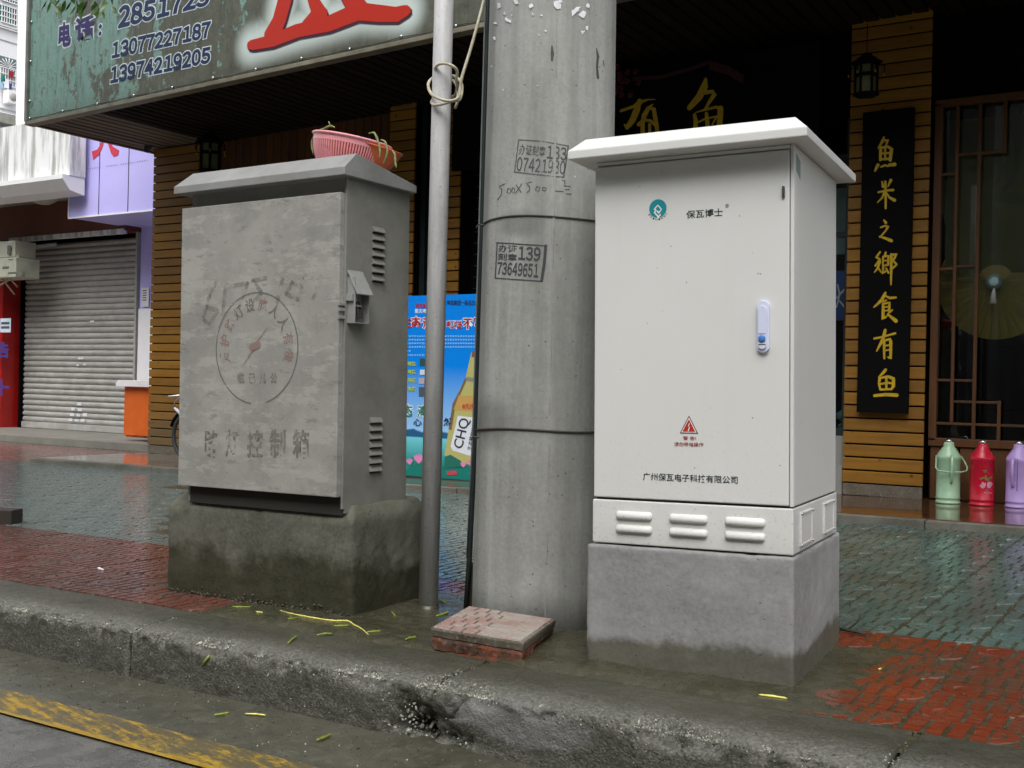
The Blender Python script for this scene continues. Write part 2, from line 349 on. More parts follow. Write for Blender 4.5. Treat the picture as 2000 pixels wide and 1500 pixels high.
def glassmat(name, tint=(0.95, 0.97, 0.96), rough=0.02):
    k = N(name); k.coord()
    k.b.inputs['Transmission Weight'].default_value = 0.0
    gl = k.n('BsdfGlossy', Roughness=rough); gl.inputs['Color'].default_value = (1, 1, 1, 1)
    tr = k.n('BsdfTransparent'); tr.inputs['Color'].default_value = c4(tint)
    fr = k.n('Fresnel'); fr.inputs['IOR'].default_value = 1.5
    mx = k.t.nodes.new('ShaderNodeMixShader')
    k.t.links.new(fr.outputs[0], mx.inputs[0]); k.t.links.new(tr.outputs[0], mx.inputs[1]); k.t.links.new(gl.outputs[0], mx.inputs[2])
    k.t.links.new(mx.outputs[0], k.t.nodes['Material Output'].inputs[0])
    return k.m
MT['glass'] = glassmat('window_glass')
MT['pane'] = plain('green_window_glass', (0.05, 0.16, 0.12), 0.15)
MT['lampglass'] = plain('frosted_lantern_glass', (0.09, 0.10, 0.035), 0.4)
MT['leaf'] = plain('green_leaf', (0.045, 0.10, 0.018), 0.4, var=0.5, scale=3, rnd=True)
MT['bark'] = plain('bark', (0.10, 0.08, 0.06), 0.9, var=0.4, bump=0.6, bscale=20)
MT['rubber'] = plain('tyre_rubber', (0.03, 0.033, 0.03), 0.7)
MT['brick'] = None
def slabmat(name, c1, c2):
    k = N(name); k.coord()
    a = k.noise(9, 6, 0.75); f = k.noise(70, 4)
    c = k.mix(k.ramp(a, 0.4, 0.6), c1, c2)
    c = k.mix(k.ramp(f, 0.55, 0.7, 0, 0.5), c, (0.35, 0.3, 0.27))
    k.bump(k.math('ADD', a, f), 0.7, 0.004)
    return k.done(c, k.ramp(a, 0.3, 0.7, 0.5, 0.8))
MT['slab_side'] = slabmat('muddy_red_slab_edge', (0.07, 0.055, 0.038), (0.19, 0.055, 0.025))
MT['slab_top'] = slabmat('pink_grey_slab_top', (0.27, 0.16, 0.135), (0.31, 0.28, 0.24))
MT['slab_grey'] = slabmat('grey_slab_edge', (0.10, 0.08, 0.058), (0.14, 0.125, 0.095))
def stepmat():
    k = N('wet_polished_step'); k.coord()
    o = k.n('VectorMath', operation='MULTIPLY', i0=k.co, i1=(0.8, 6, 1)).outputs[0]
    a = k.noise(1.4, 6, 0.7, o)
    x = k.xyz()[0]
    left = k.mix(k.ramp(a, 0.4, 0.6), (0.22, 0.18, 0.15), (0.15, 0.13, 0.11))
    right = k.mix(k.ramp(a, 0.4, 0.6), (0.05, 0.022, 0.010), (0.11, 0.05, 0.02))
    c = k.mix(k.ramp(x, -7.0, -4.5), left, right)
    return k.done(c, k.ramp(a, 0.4, 0.7, 0.05, 0.16), None, 0.6)
MT['step'] = stepmat()
MT['stepedge'] = concrete('damp_step_edge_stone', (0.2, 0.19, 0.16), (0.05, 0.055, 0.04), grime=0.8, rough=0.5)
GLOW = [((492, 88), (580, 60)), ((580, 60), (700, 24)), ((700, 22), (792, 22)), ((545, 45), (560, -40)), ((622, 28), (603, -50)), ((700, 18), (665, -60))]
def signmat():
    k = N('printed_sign_vinyl'); k.coord()
    x, y, z = k.xyz()[0], k.xyz()[1], k.xyz()[2]
    o = k.n('VectorMath', operation='MULTIPLY', i0=k.co, i1=(1.5, 1.5, 0.8)).outputs[0]
    a = k.noise(1.3, 8, 0.78, o); b = k.noise(7, 8, 0.8); d = k.noise(26, 5, 0.7)
    pale = k.mix(k.ramp(k.math('ADD', k.math('MULTIPLY', b, 0.5), k.math('MULTIPLY', d, 0.5)), 0.35, 0.65), (0.10, 0.23, 0.19), (0.27, 0.42, 0.37))
    dark = k.mix(k.ramp(b, 0.35, 0.65), (0.05, 0.055, 0.038), (0.125, 0.13, 0.10))
    lean = k.ramp(x, -3.7, 1.5, -0.085, 0.10)      # the printed picture is paler towards the left end
    m_ = k.ramp(k.math('ADD', k.math('ADD', k.math('MULTIPLY', a, 0.62), k.math('MULTIPLY', b, 0.38)), lean), 0.455, 0.475)
    c = k.mix(m_, pale, dark)
    c = k.mix(k.ramp(k.math('ADD', k.math('MULTIPLY', b, 0.5), k.math('MULTIPLY', d, 0.5)), 0.52, 0.56, 0, 0.55), c, (0.10, 0.095, 0.07))
    o2 = k.n('VectorMath', operation='MULTIPLY', i0=k.co, i1=(20, 20, 2.2)).outputs[0]
    c = k.mix(k.ramp(k.noise(1.0, 6, 0.7, o2), 0.52, 0.66, 0, 0.6), c, (0.045, 0.05, 0.035))
    c = k.mix(k.ramp(k.math('ADD', z, k.math('MULTIPLY', a, 0.3)), 0.30, 0.05, 0, 0.5), c, (0.06, 0.065, 0.045))
    dist = None
    for (p, q) in GLOW:          # soft white halo printed round the red character
        A = onY(p[0], p[1], 7.3) - Vector((-7, 7.3, 3.6)); B_ = onY(q[0], q[1], 7.3) - Vector((-7, 7.3, 3.6)); A.y = B_.y = 0; dd = B_ - A
        pv = k.n('VectorMath', operation='MULTIPLY', i0=k.co, i1=(1, 0, 1)).outputs[0]
        pa = k.n('VectorMath', operation='SUBTRACT', i0=pv, i1=tuple(A)).outputs[0]
        h = k.n('VectorMath', operation='DOT_PRODUCT', i0=pa, i1=tuple(dd / dd.length_squared)).outputs['Value']
        cl = k.n('Clamp', Value=h).outputs[0]
        pr_ = k.n('VectorMath', operation='SCALE'); pr_.inputs[0].default_value = tuple(dd); k.t.links.new(cl, pr_.inputs['Scale'])
        df = k.n('VectorMath', operation='SUBTRACT', i0=pa, i1=pr_.outputs[0]).outputs[0]
        ln = k.n('VectorMath', operation='LENGTH', i0=df).outputs['Value']
        dist = ln if dist is None else k.math('MINIMUM', dist, ln)
    gl = k.n('MapRange', Value=dist, i1=0.07, i2=0.27, i3=1.0, i4=0.0, interpolation_type='SMOOTHSTEP').outputs[0]
    c = k.mix(gl, c, (0.52, 0.60, 0.57))
    return k.done(c, 0.45)
MT['sign'] = signmat()
MT['bamboo'] = None
def bamboo():
    k = N('bamboo_blind'); k.coord()
    z = k.xyz()[2]
    wv = k.n('TexWave', Vector=k.co, Scale=38.0, Distortion=0.4, wave_type='BANDS', bands_direction='Z').outputs[1]
    c = k.mix(k.ramp(wv, 0.2, 0.8), (0.05, 0.052, 0.012), (0.10, 0.105, 0.03))
    c = k.mix(k.ramp(k.noise(3, 5), 0.4, 0.7, 0, 0.5), c, (0.03, 0.03, 0.01))
    return k.done(c, 0.8)
MT['bamboo'] = bamboo()
def I(name, col, **kw):
    if name not in MT: MT[name] = ink(name, col, **kw)
    return MT[name]
FLAT = lambda n, *c, **kw: I(n, srgb(*c), **kw)

# ------------------------------------------------------------------ building helpers
WM = {}
class MB:
    def __init__(s): s.v = []; s.f = []; s.s = []
    def add(s, vs, fs, smooth=False):
        o = len(s.v); s.v += [tuple(v) for v in vs]
        for f in fs: s.f.append(tuple(i + o for i in f)); s.s.append(smooth)
        return s
    def box(s, x0, x1, y0, y1, z0, z1, M=None):
        vs = [Vector((x, y, z)) for x in (x0, x1) for y in (y0, y1) for z in (z0, z1)]
        if M: vs = [M @ v for v in vs]
        return s.add(vs, [(0, 1, 3, 2), (4, 6, 7, 5), (0, 4, 5, 1), (2, 3, 7, 6), (0, 2, 6, 4), (1, 5, 7, 3)])
    def prism(s, pts, axis, a, b, M=None):
        """polygon pts in the plane across `axis`, extruded from a to b"""
        def mk(p, t): return {'x': Vector((t, p[0], p[1])), 'y': Vector((p[0], t, p[1])), 'z': Vector((p[0], p[1], t))}[axis]
        n = len(pts); vs = [mk(p, a) for p in pts] + [mk(p, b) for p in pts]
        if M: vs = [M @ v for v in vs]
        return s.add(vs, [tuple(range(n))[::-1], tuple(range(n, 2 * n))] + [(i, (i + 1) % n, n + (i + 1) % n, n + i) for i in range(n)])
    def lathe(s, prof, seg=32, M=None, closed=True):
        vs = []; fs = []
        for r, z in prof:
            for i in range(seg):
                a = 2 * math.pi * i / seg; vs.append(Vector((r * math.cos(a), r * math.sin(a), z)))
        for j in range(len(prof) - 1):
            for i in range(seg):
                k = (i + 1) % seg; fs.append((j * seg + i, j * seg + k, (j + 1) * seg + k, (j + 1) * seg + i))
        if closed: fs.append(tuple(range(seg))[::-1]); fs.append(tuple((len(prof) - 1) * seg + i for i in range(seg)))
        if M: vs = [M @ v for v in vs]
        return s.add(vs, fs, True)
    def tube(s, pts, r, seg=8, cap=True):
        pts = [Vector(p) for p in pts]; n = len(pts); rs = r if hasattr(r, '__len__') else [r] * n
        vs = []; up = None
        for i, p in enumerate(pts):
            t = (pts[min(i + 1, n - 1)] - pts[max(i - 1, 0)]).normalized()
            if up is None: up = t.orthogonal().normalized()
            up = (up - t * up.dot(t)).normalized(); w_ = t.cross(up)
            for k in range(seg):
                a = 2 * math.pi * k / seg; vs.append(p + (up * math.cos(a) + w_ * math.sin(a)) * rs[i])
        fs = [(i * seg + k, i * seg + (k + 1) % seg, (i + 1) * seg + (k + 1) % seg, (i + 1) * seg + k) for i in range(n - 1) for k in range(seg)]
        if cap: fs += [tuple(range(seg))[::-1], tuple((n - 1) * seg + k for k in range(seg))]
        return s.add(vs, fs, True)
    def stroke(s, pts, ws, to3, lift, e=0.0004):
        """a flat brush stroke: ribbon with round ends; to3 maps (x, y) to a point on the surface, lift = its outward normal"""
        s.k = getattr(s, 'k', 0) + 1
        P = [Vector((p[0], p[1])) for p in pts]; n = len(P); L = []; Rr = []
        for i in range(n):
            t = (P[min(i + 1, n - 1)] - P[max(i - 1, 0)]); t = t.normalized() if t.length else Vector((1, 0)); q = Vector((-t.y, t.x)) * ws[i] / 2
            L.append(P[i] + q); Rr.append(P[i] - q)
        t0 = (P[0] - P[1]).normalized(); t1 = (P[-1] - P[-2]).normalized()
        def cap(c, a, t, w_): return [c + (Vector((a.x * math.cos(u), a.y * math.cos(u))) + t * math.sin(u)) * w_ / 2 for u in (R(45), R(90), R(135))]
        c1 = cap(P[-1], (L[-1] - P[-1]).normalized(), t1, ws[-1]); c0 = cap(P[0], (Rr[0] - P[0]).normalized(), t0, ws[0])
        ring = L + c1 + Rr[::-1] + c0
        off = lift * (e * (s.k % 9 + 1))
        vs = [to3(p.x, p.y) + off for p in ring]; m = len(L)
        fs = [(i, i + 1, len(c1) + 2 * m - 2 - i, len(c1) + 2 * m - 1 - i) for i in range(m - 1)]
        fs += [tuple(range(m - 1, m + 4)), tuple(list(range(2 * m + 2, 2 * m + 6)) + [0])]
        return s.add(vs, fs)

def mesh_obj(name, me, parent=None, loc=None, mw=None):
    o = bpy.data.objects.new(name, me); COL.objects.link(o)
    if mw is not None:
        o.matrix_basis = mw
    if loc is not None: o.location = loc
    base = o.matrix_basis.copy() if (mw is not None or loc is not None) else Matrix.Identity(4)
    if parent is not None:
        o.parent = parent; base = WM[parent] @ base
    WM[o] = base
    return o
def fixnormals(bm): bmesh.ops.recalc_face_normals(bm, faces=bm.faces)
def build(name, mb, mat, parent=None, world=False, bevel=0.0, seg=2, flat=False, normals=True, merge=False):
    """one mesh object; world=True: the vertices are given in world space"""
    me = bpy.data.meshes.new(name)
    vs = mb.v
    if world and parent is not None:
        inv = WM[parent].inverted(); vs = [tuple(inv @ Vector(v)) for v in vs]
    me.from_pydata(vs, [], mb.f)
    if not flat: me.polygons.foreach_set('use_smooth', mb.s)
    if normals or bevel or merge:
        bm = bmesh.new(); bm.from_mesh(me)
        if merge: bmesh.ops.remove_doubles(bm, verts=bm.verts, dist=1e-5)
        if normals: fixnormals(bm)
        if bevel:
            es = [e for e in bm.edges if len(e.link_faces) == 2 and e.calc_face_angle(0) > 0.6]
            bmesh.ops.bevel(bm, geom=es, offset=bevel, segments=seg, affect='EDGES', profile=0.6, clamp_overlap=True)
        bm.to_mesh(me); bm.free()
    me.materials.append(mat); me.update()
    return mesh_obj(name, me, parent)
def tag(o, label=None, cat=None, group=None, kind=None):
    if label: o['label'] = label
    if cat: o['category'] = cat
    if group: o['group'] = group
    if kind: o['kind'] = kind
    return o
def thing(name, label, cat, M=None, group=None):
    o = bpy.data.objects.new(name, None); COL.objects.link(o); o.empty_display_size = 0.1
    M = M if M is not None else Matrix.Identity(4)
    if isinstance(M, (tuple, list, Vector)): M = Matrix.Translation(Vector(M))
    o.matrix_basis = M; WM[o] = M.copy()
    return tag(o, label, cat, group)
def inst(name, me, parent, loc, rot=None, scale=None):
    """another object that shares a mesh, placed in the parent's frame"""
    M = Matrix.Translation(Vector(loc))
    if rot: M = M @ Euler(rot).to_matrix().to_4x4()
    if scale: M = M @ Matrix.Diagonal((*scale, 1))
    return mesh_obj(name, me, parent, mw=M)
def meshof(mb, mat, bevel=0.0, name='piece', seg=1):
    o = build(name, mb, mat, None, bevel=bevel, seg=seg); me = o.data; WM.pop(o); bpy.data.objects.remove(o); return me
def frame(O, yaw, tilt=0.0):
    y, t = R(yaw), R(tilt)
    ex = Vector((math.cos(y), math.sin(y), 0)); ey = Vector((-math.sin(y), math.cos(y), 0)); ez = Vector((0, 0, 1))
    X = ex * math.cos(t) + ez * math.sin(t); Z = ez * math.cos(t) - ex * math.sin(t)
    M = Matrix.Identity(4)
    for i in range(3): M[i][0] = X[i]; M[i][1] = ey[i]; M[i][2] = Z[i]; M[i][3] = O[i]
    return M
_tc = {}
def glyphs(body, bold=0.0):
    k = (body, bold)
    if k not in _tc:
        cu = bpy.data.curves.new('t', 'FONT'); cu.body = body; cu.resolution_u = 3; cu.offset = bold
        ob = bpy.data.objects.new('t', cu); me = bpy.data.meshes.new_from_object(ob)
        _tc[k] = ([tuple(v.co) for v in me.vertices], [tuple(p.vertices) for p in me.polygons])
        bpy.data.objects.remove(ob); bpy.data.curves.remove(cu); bpy.data.meshes.remove(me)
    return _tc[k]
def text_mb(mb, body, quad, bold=0.0, off=Vector((0, 0, 0)), fit=None):
    """lettering fitted to four corner points (lower left, lower right, upper right, upper left) of its surface"""
    vs, fs = glyphs(body, bold)
    rs, _ = glyphs(body, fit) if fit is not None else (vs, fs)
    x0 = min(v[0] for v in rs); x1 = max(v[0] for v in rs); y0 = min(v[1] for v in rs); y1 = max(v[1] for v in rs)
    a, b, c, d = quad; o = []
    for v in vs:
        u = (v[0] - x0) / (x1 - x0); t = (v[1] - y0) / (y1 - y0)
        o.append((a * (1 - u) + b * u) * (1 - t) + (d * (1 - u) + c * u) * t + off)
    mb.add(o, fs); return mb
def glyphs_row(body, bold):
    vs, fs = [], []; x = 0.0
    for ch in body:
        v, f = _glyphs(chr(ord(ch) + 0xFEE0), bold); _v, _ = _glyphs(chr(ord(ch) + 0xFEE0), 0.0)
        a = min(q[0] for q in _v); b = max(q[0] for q in _v); o = len(vs); w_ = b - a
        pad_ = 0.10 if ch == '1' else 0.0
        vs += [(q[0] - a + x + pad_, q[1], 0) for q in v]; fs += [tuple(i + o for i in t) for t in f]; x += w_ + 0.11 + pad_
    return vs, fs
_glyphs = glyphs
def glyphs(body, bold=0.0):
    if len(body) > 1 and body.isdigit(): return glyphs_row(body, bold)
    return _glyphs(body, bold)
def rectq(x0, x1, z0, z1, y): return [Vector((x0, y, z0)), Vector((x1, y, z0)), Vector((x1, y, z1)), Vector((x0, y, z1))]
def lettering(body, quad, mat, parent, world=False, bold=0.0, off=Vector((0, 0, 0)), name='lettering', label=None, fit=None):
    o = build(name, text_mb(MB(), body, quad, bold, off, fit), mat, parent, world, normals=False)
    if label: o['label'] = label
    return o

# ------------------------------------------------------------------ ground
def sheet(x0, x1, y0, y1, dz, step=2.0, zf=g):
    mb = MB(); xs = []; x = x0
    while x < x1 - 1e-6: xs.append(x); x += step
    xs.append(x1)
    for k, x in enumerate(xs): mb.v += [(x, y0, zf(x) + dz), (x, y1, zf(x) + dz)]
    for k in range(len(xs) - 1): mb.f.append((2 * k, 2 * k + 2, 2 * k + 3, 2 * k + 1)); mb.s.append(False)
    return mb
tag(build('ground', MB().add([(-900, -900, -0.75), (900, -900, -0.75), (900, 900, -0.75), (-900, 900, -0.75)], [(0, 1, 2, 3)]), MT['road']), kind='structure')
road = tag(build('road', sheet(-60, 40, -40, 2.6, -0.17, 1.0), MT['road']), kind='structure')
WM[road] = Matrix.Identity(4)
build('gutter', sheet(-30, 20, 2.19, 2.6, -0.166, 0.5), MT['gutter'], road)
build('lane_marking', sheet(-30, 20, 2.05, 2.215, -0.162, 0.5), MT['yellow'], road)
pav = tag(build('pavement', sheet(-60, 40, 2.7, 40, -0.006, 1.0), MT['mud']), kind='structure')

# the other side of the street, behind the camera: an unseen terrace added to close off the low sky
far = tag(build('added_terrace', MB().box(-95, -12, -24, -12.5, -0.8, 13.0).box(-11.8, 6, -24, -12, -0.8, 14.5).box(6.2, 80, -24, -12.4, -0.8, 12.5), plain('added_terrace_grey', (0.07, 0.068, 0.064), 0.8, var=0.2, scale=0.6)), kind='structure')
wmsh = meshof(MB().box(-0.8, 0.8, -0.04, 0.04, -0.75, 0.75), plain('added_terrace_window', (0.05, 0.06, 0.065), 0.2), name='window')
for i in range(17):
    for j in range(3):
        X = -31 + i * 3.5
        mesh_obj('window', wmsh, far, mw=Matrix.Translation((X, -12.44 if X < -12 else (-11.96 if X < 6 else -12.36), 4.6 + j * 3.1)))  # windows of the added terrace

# kerb: stones 1.26 m long with rounded, crumbling edges
def kerb_stone(x0, x1, step):
    prof = [(2.555, -0.2), (2.553, -0.16), (2.552, -0.12), (2.552, -0.085), (2.552, -0.06), (2.552, -0.04), (2.554, -0.022), (2.560, -0.009), (2.572, -0.002), (2.60, 0.001), (2.65, 0.002), (2.70, 0.003), (2.76, 0.002), (2.82, 0.0), (2.875, -0.001), (2.88, -0.03), (2.88, -0.2)]
    if step < 0.03:
        p2 = []
        for a, b in zip(prof[:-3], prof[1:-2]):
            d = math.hypot(a[0] - b[0], a[1] - b[1]); n = max(1, round(d / (step * 0.9)))
            for i in range(n): p2.append((a[0] + (b[0] - a[0]) * i / n, a[1] + (b[1] - a[1]) * i / n))
        prof = p2 + prof[-3:]
    nx = max(2, int((x1 - x0) / step)); mb = MB(); m = len(prof)
    for i in range(nx + 1):
        X = x0 + (x1 - x0) * i / nx; e = min(X - x0, x1 - X)
        for j, (y, z) in enumerate(prof):
            P = Vector((X, y, z + g(X)))
            edge = math.exp(-((z + 0.008) / 0.03) ** 2 - ((y - 2.565) / 0.045) ** 2)
            q = noise.fractal(P * 9, 1.0, 2.0, 4) * 0.003 + noise.fractal(P * 48, 0.7, 2.0, 4) * (0.0024 + 0.003 * edge)
            q2 = noise.fractal(P * 26, 0.9, 2.1, 4)
            chip = (max(0, noise.fractal(Vector((X * 3.1, 7, 0)), 1, 2, 4) - 0.05) * 0.06 + max(0, noise.fractal(Vector((X * 13, 2, 0)), 1, 2, 3) - 0.15) * 0.05) * edge
            dy = q + edge * q2 * 0.015 + chip; dz_ = -q * 0.6 - edge * abs(q2) * 0.008 - chip
            if e < 0.02: dy += (0.02 - e) * 0.6; dz_ -= (0.02 - e) * 0.5
            # the knocked-out corner beside the broken joint
            bx = (X + 1.865 - z * 0.25) / 0.06; bz = (z + 0.125) / 0.055
            cav = math.exp(-(bx * bx + bz * bz) * 1.1)
            dy += min(0.16, cav * 0.13 * (0.9 + q2)); cv2 = math.exp(-(((X + 1.76) / 0.07) ** 2 + ((z + 0.145) / 0.028) ** 2)); dy += cv2 * 0.05 * (0.7 + q2)
            tx = (X + 1.80) / 0.06
            if z > -0.08: dz_ -= math.exp(-tx * tx) * 0.016 * math.exp(-((y - 2.56) / 0.05) ** 2); dy += math.exp(-tx * tx) * 0.012
            if j < m - 3: P.y += dy; P.z += dz_
            mb.v.append(tuple(P))
    for i in range(nx):
        for j in range(m - 1):
            a = i * m + j; mb.f.append((a, a + m, a + m + 1, a + 1)); mb.s.append(True)
    mb.f.append(tuple(range(m))); mb.s.append(False)
    mb.f.append(tuple(nx * m + j for j in range(m))[::-1]); mb.s.append(False)
    return mb
kerb = tag(build('kerb', sheet(-60, 40, 2.62, 2.86, -0.06, 1.0), MT['kerb']), kind='structure')
x = -1.86 - 1.26 * 10
for k in range(15):
    a, b = x + 0.004, x + 1.256
    build('kerb_stone', kerb_stone(a, b, 0.009 if -4.6 < a < -0.3 else 0.08), MT['kerb'], kerb)
    x += 1.26
MT['agg'] = plain('pale_aggregate', (0.34, 0.34, 0.28), 0.25, var=0.8, scale=25)
ICO = [(0, 0, -1), (0.72, -0.53, -0.45), (-0.28, -0.85, -0.45), (-0.89, 0, -0.45), (-0.28, 0.85, -0.45), (0.72, 0.53, -0.45), (0.28, -0.85, 0.45), (-0.72, -0.53, 0.45), (-0.72, 0.53, 0.45), (0.28, 0.85, 0.45), (0.89, 0, 0.45), (0, 0, 1)]
ICF = [(0, 1, 2), (1, 0, 5), (0, 2, 3), (0, 3, 4), (0, 4, 5), (1, 5, 10), (2, 1, 6), (3, 2, 7), (4, 3, 8), (5, 4, 9), (1, 10, 6), (2, 6, 7), (3, 7, 8), (4, 8, 9), (5, 9, 10), (6, 10, 11), (7, 6, 11), (8, 7, 11), (9, 8, 11), (10, 9, 11)]
def pebble(mb, P, r, flat=0.7):
    q = Euler((random.uniform(0, 6), random.uniform(0, 6), random.uniform(0, 6))).to_matrix()
    s_ = Vector((1, random.uniform(0.6, 1), flat * random.uniform(0.7, 1))) * r
    mb.add([P + q @ Vector((v[0] * s_.x, v[1] * s_.y, v[2] * s_.z)) for v in ICO], ICF, True)
ag = MB()
for i in range(26000):
    X = random.uniform(-4.7, 0.15); t = random.random()
    if t < 0.34: y = 2.560 + abs(random.gauss(0, 0.016)); dn = noise.noise(Vector((X * 2.3, 1.7, 0))) * 0.6 + 0.75
    elif t < 0.9: y = 2.56 + random.random() ** 1.3 * 0.22; dn = noise.noise(Vector((X * 3.0, y * 9, 3))) * 1.1 + 0.35 + 0.35 * (X < -3.0)
    else: y = 2.56; dn = 0.5
    if random.random() > dn: continue
    z = -0.003
    if y < 2.6: z = -0.018 + min(1, (y - 2.558) / 0.04) * 0.013
    if t >= 0.9: z = -0.02 - random.random() ** 2 * 0.13; y = 2.553
    pebble(ag, Vector((X, y + (0.003 if t < 0.9 else 0.0), z + g(X))), random.choice((0.0010, 0.0014, 0.0014, 0.0018, 0.0018, 0.0024, 0.0036)), 0.6)
for i in range(170):
    X = -1.86 + random.gauss(0, 0.055); z = -0.128 + random.gauss(0, 0.032)
    pebble(ag, Vector((X, 2.572 + 0.075 * math.exp(-((X + 1.865) / 0.05) ** 2 - ((z + 0.125) / 0.045) ** 2) + random.uniform(0, 0.012), min(z, -0.07))), random.choice((0.002, 0.003, 0.0045, 0.006, 0.009)))
for i in range(60):
    X = random.uniform(-4.2, -0.8); pebble(ag, Vector((X, random.uniform(2.2, 2.52), -0.165 + g(X))), random.uniform(0.0015, 0.004))
ck = MB(); ck_ = []
for (cx_, cy_, czz, rr_, sx, sz) in [(-1.795, 2.575, -0.048, 0.05, 1.0, 0.9), (-1.87, 2.60, -0.045, 0.04, 0.8, 0.8)]:
    bmk = bmesh.new(); bmesh.ops.create_icosphere(bmk, subdivisions=4, radius=1)
    for v in bmk.verts:
        nn = 1 + 0.22 * noise.fractal(v.co * 1.6 + Vector((cx_ * 9, 0, 0)), 1, 2, 4); v.co = Vector((cx_ + v.co.x * rr_ * sx * nn, cy_ + v.co.y * rr_ * 0.75 * nn, czz + g(cx_) + max(-0.8, min(0.72, v.co.z)) * rr_ * sz * nn))
    mek = bpy.data.meshes.new('kerb_chunk'); bmk.to_mesh(mek); bmk.free(); mek.materials.append(MT['kerb'])
    for p_ in mek.polygons: p_.use_smooth = True
    mesh_obj('kerb_chunk', mek, kerb)
tag(build('aggregate', ag, MT['agg'], kerb, normals=False), kind='stuff')

# paving tiles with raised maze relief
TS = 0.28
def tile_mesh(name, mat, lod):
    mb = MB(); h = 0.007; e = 0.006
    mb.box(e, TS - e, e, TS - e, -0.03, -h)
    def pad(x0, x1, y0, y1, b=0.0012):
        mb.add([(x0, y0, -h), (x1, y0, -h), (x1, y1, -h), (x0, y1, -h), (x0 + b, y0 + b, 0), (x1 - b, y0 + b, 0), (x1 - b, y1 - b, 0), (x0 + b, y1 - b, 0)],
               [(4, 5, 6, 7), (0, 1, 5, 4), (1, 2, 6, 5), (2, 3, 7, 6), (3, 0, 4, 7)])
    def arc(cx, cy, r0, r1, a0, a1, n):
        for i in range(n):
            a, b = a0 + (a1 - a0) * i / n, a0 + (a1 - a0) * (i + 1) / n
            P = [(cx + r * math.cos(t), cy + r * math.sin(t)) for r, t in ((r0, a), (r1, a), (r1, b), (r0, b))]
            ms = (r1 - r0) * 0.08
            Q = [(cx + r * math.cos(t), cy + r * math.sin(t)) for r, t in ((r0 + ms, a), (r1 - ms, a), (r1 - ms, b), (r0 + ms, b))]
            mb.add([(p[0], p[1], -h) for p in P] + [(p[0], p[1], 0) for p in Q], [(4, 5, 6, 7), (1, 2, 6, 5), (3, 0, 4, 7)] + ([(0, 1, 5, 4)] if i == 0 else []) + ([(2, 3, 7, 6)] if i == n - 1 else []))
    hh = TS / 2; gr = 0.012
    bands = [(0.0, 0.027), (0.0325, 0.0665)]
    # two interlocking hooks: one opens right, its neighbour opens left
    for cx, cy, sgn in ((0.072, hh + hh / 2, 1), (TS - 0.072, hh / 2, -1)):
        for r0, r1 in bands:
            aa = (R(90), R(270)) if sgn > 0 else (R(-90), R(90))
            arc(cx, cy, max(r0, 0.0015), r1, aa[0], aa[1], 7 if lod else 3)
            xa, xb = (cx, TS - 0.005) if sgn > 0 else (0.005, cx)
            nb = 4 if lod else 3
            for yy0, yy1 in ((cy + r0, cy + r1), (cy - r1, cy - r0)):
                if r0 < 0.001:
                    if yy0 < cy - 0.001: continue
                    yy0, yy1 = cy - r1, cy + r1
                wdt = (xb - xa) / nb
                for i in range(nb): pad(xa + i * wdt + (gr * 0.5 if i > 0 else 0.0), xa + (i + 1) * wdt - gr * 0.5, yy0, yy1)
        # corner pieces outside the bend
        for sy in (-1, 1):
            x0, x1 = (0.004, 0.018) if sgn > 0 else (TS - 0.018, TS - 0.004)
            y0, y1 = sorted((cy + sy * (hh / 2 - 0.004), cy + sy * (hh / 2 - 0.018)))
            pad(x0, x1, y0, y1)
    me = meshof(mb, mat, name=name); me.name = name; return me
TM = {(c, l): tile_mesh('tile_' + c, MT['tile_' + c], l) for c in ('red', 'green', 'pink') for l in (0, 1)}
rotg = math.atan(SLOPE)
cells = []
for i in range(-40, 22):
    X = -1.203 + TS * i
    for j in range(16):
        Y = 2.885 + TS * j
        if Y + TS > 7.37: continue
        if -3.6 < X + TS / 2 < -2.62 and 3.15 < Y + TS / 2 < 3.6: continue
        if -1.6 < X + TS / 2 < -1.0 and 3.15 < Y + TS / 2 < 3.65: continue
        col = 'red' if j < 4 else 'green'
        cells.append((X, Y, col))
for i in range(-68, -34):
    X = -1.203 + TS * i
    if X > -10.7: continue
    for j in range(24):
        Y = 2.885 + TS * j
        if i < -60 and j > 20: continue
        if j >= 23 or (i > -41 and j < 16): continue
        cells.append((X, Y, 'red' if j < 4 else ('green' if j < 16 else 'pink')))
def vis(c):
    v = Vector((c[0] + TS / 2, c[1] + TS / 2, g(c[0]))) - CP; z = v.dot(CF)
    if z < 0.5: return None
    px, py = 1000 + F_PX * v.dot(CR) / z, 750 - F_PX * v.dot(CU) / z
    if not (-900 < px < 6000 and py < 2600): return None
    if not (-120 < px < 2150 and py < 1600): return z + 100
    if 345 < px < 640 and 950 < py < 1110: return None      # wholly behind the grey plinth
    return z
seen = sorted([(vis(c), c) for c in cells if vis(c) is not None], key=lambda t: t[0])
def tile_M(c): return Matrix.Translation((c[0], c[1], g(c[0]))) @ Matrix.Rotation(-rotg if c[0] > -10.6 else 0, 4, 'Y')
for d, c in seen[:296]:
    o = mesh_obj('tile', TM[(c[2], 1)], pav, mw=tile_M(c) @ Matrix.Translation((0, 0, random.uniform(-0.0012, 0.001))))
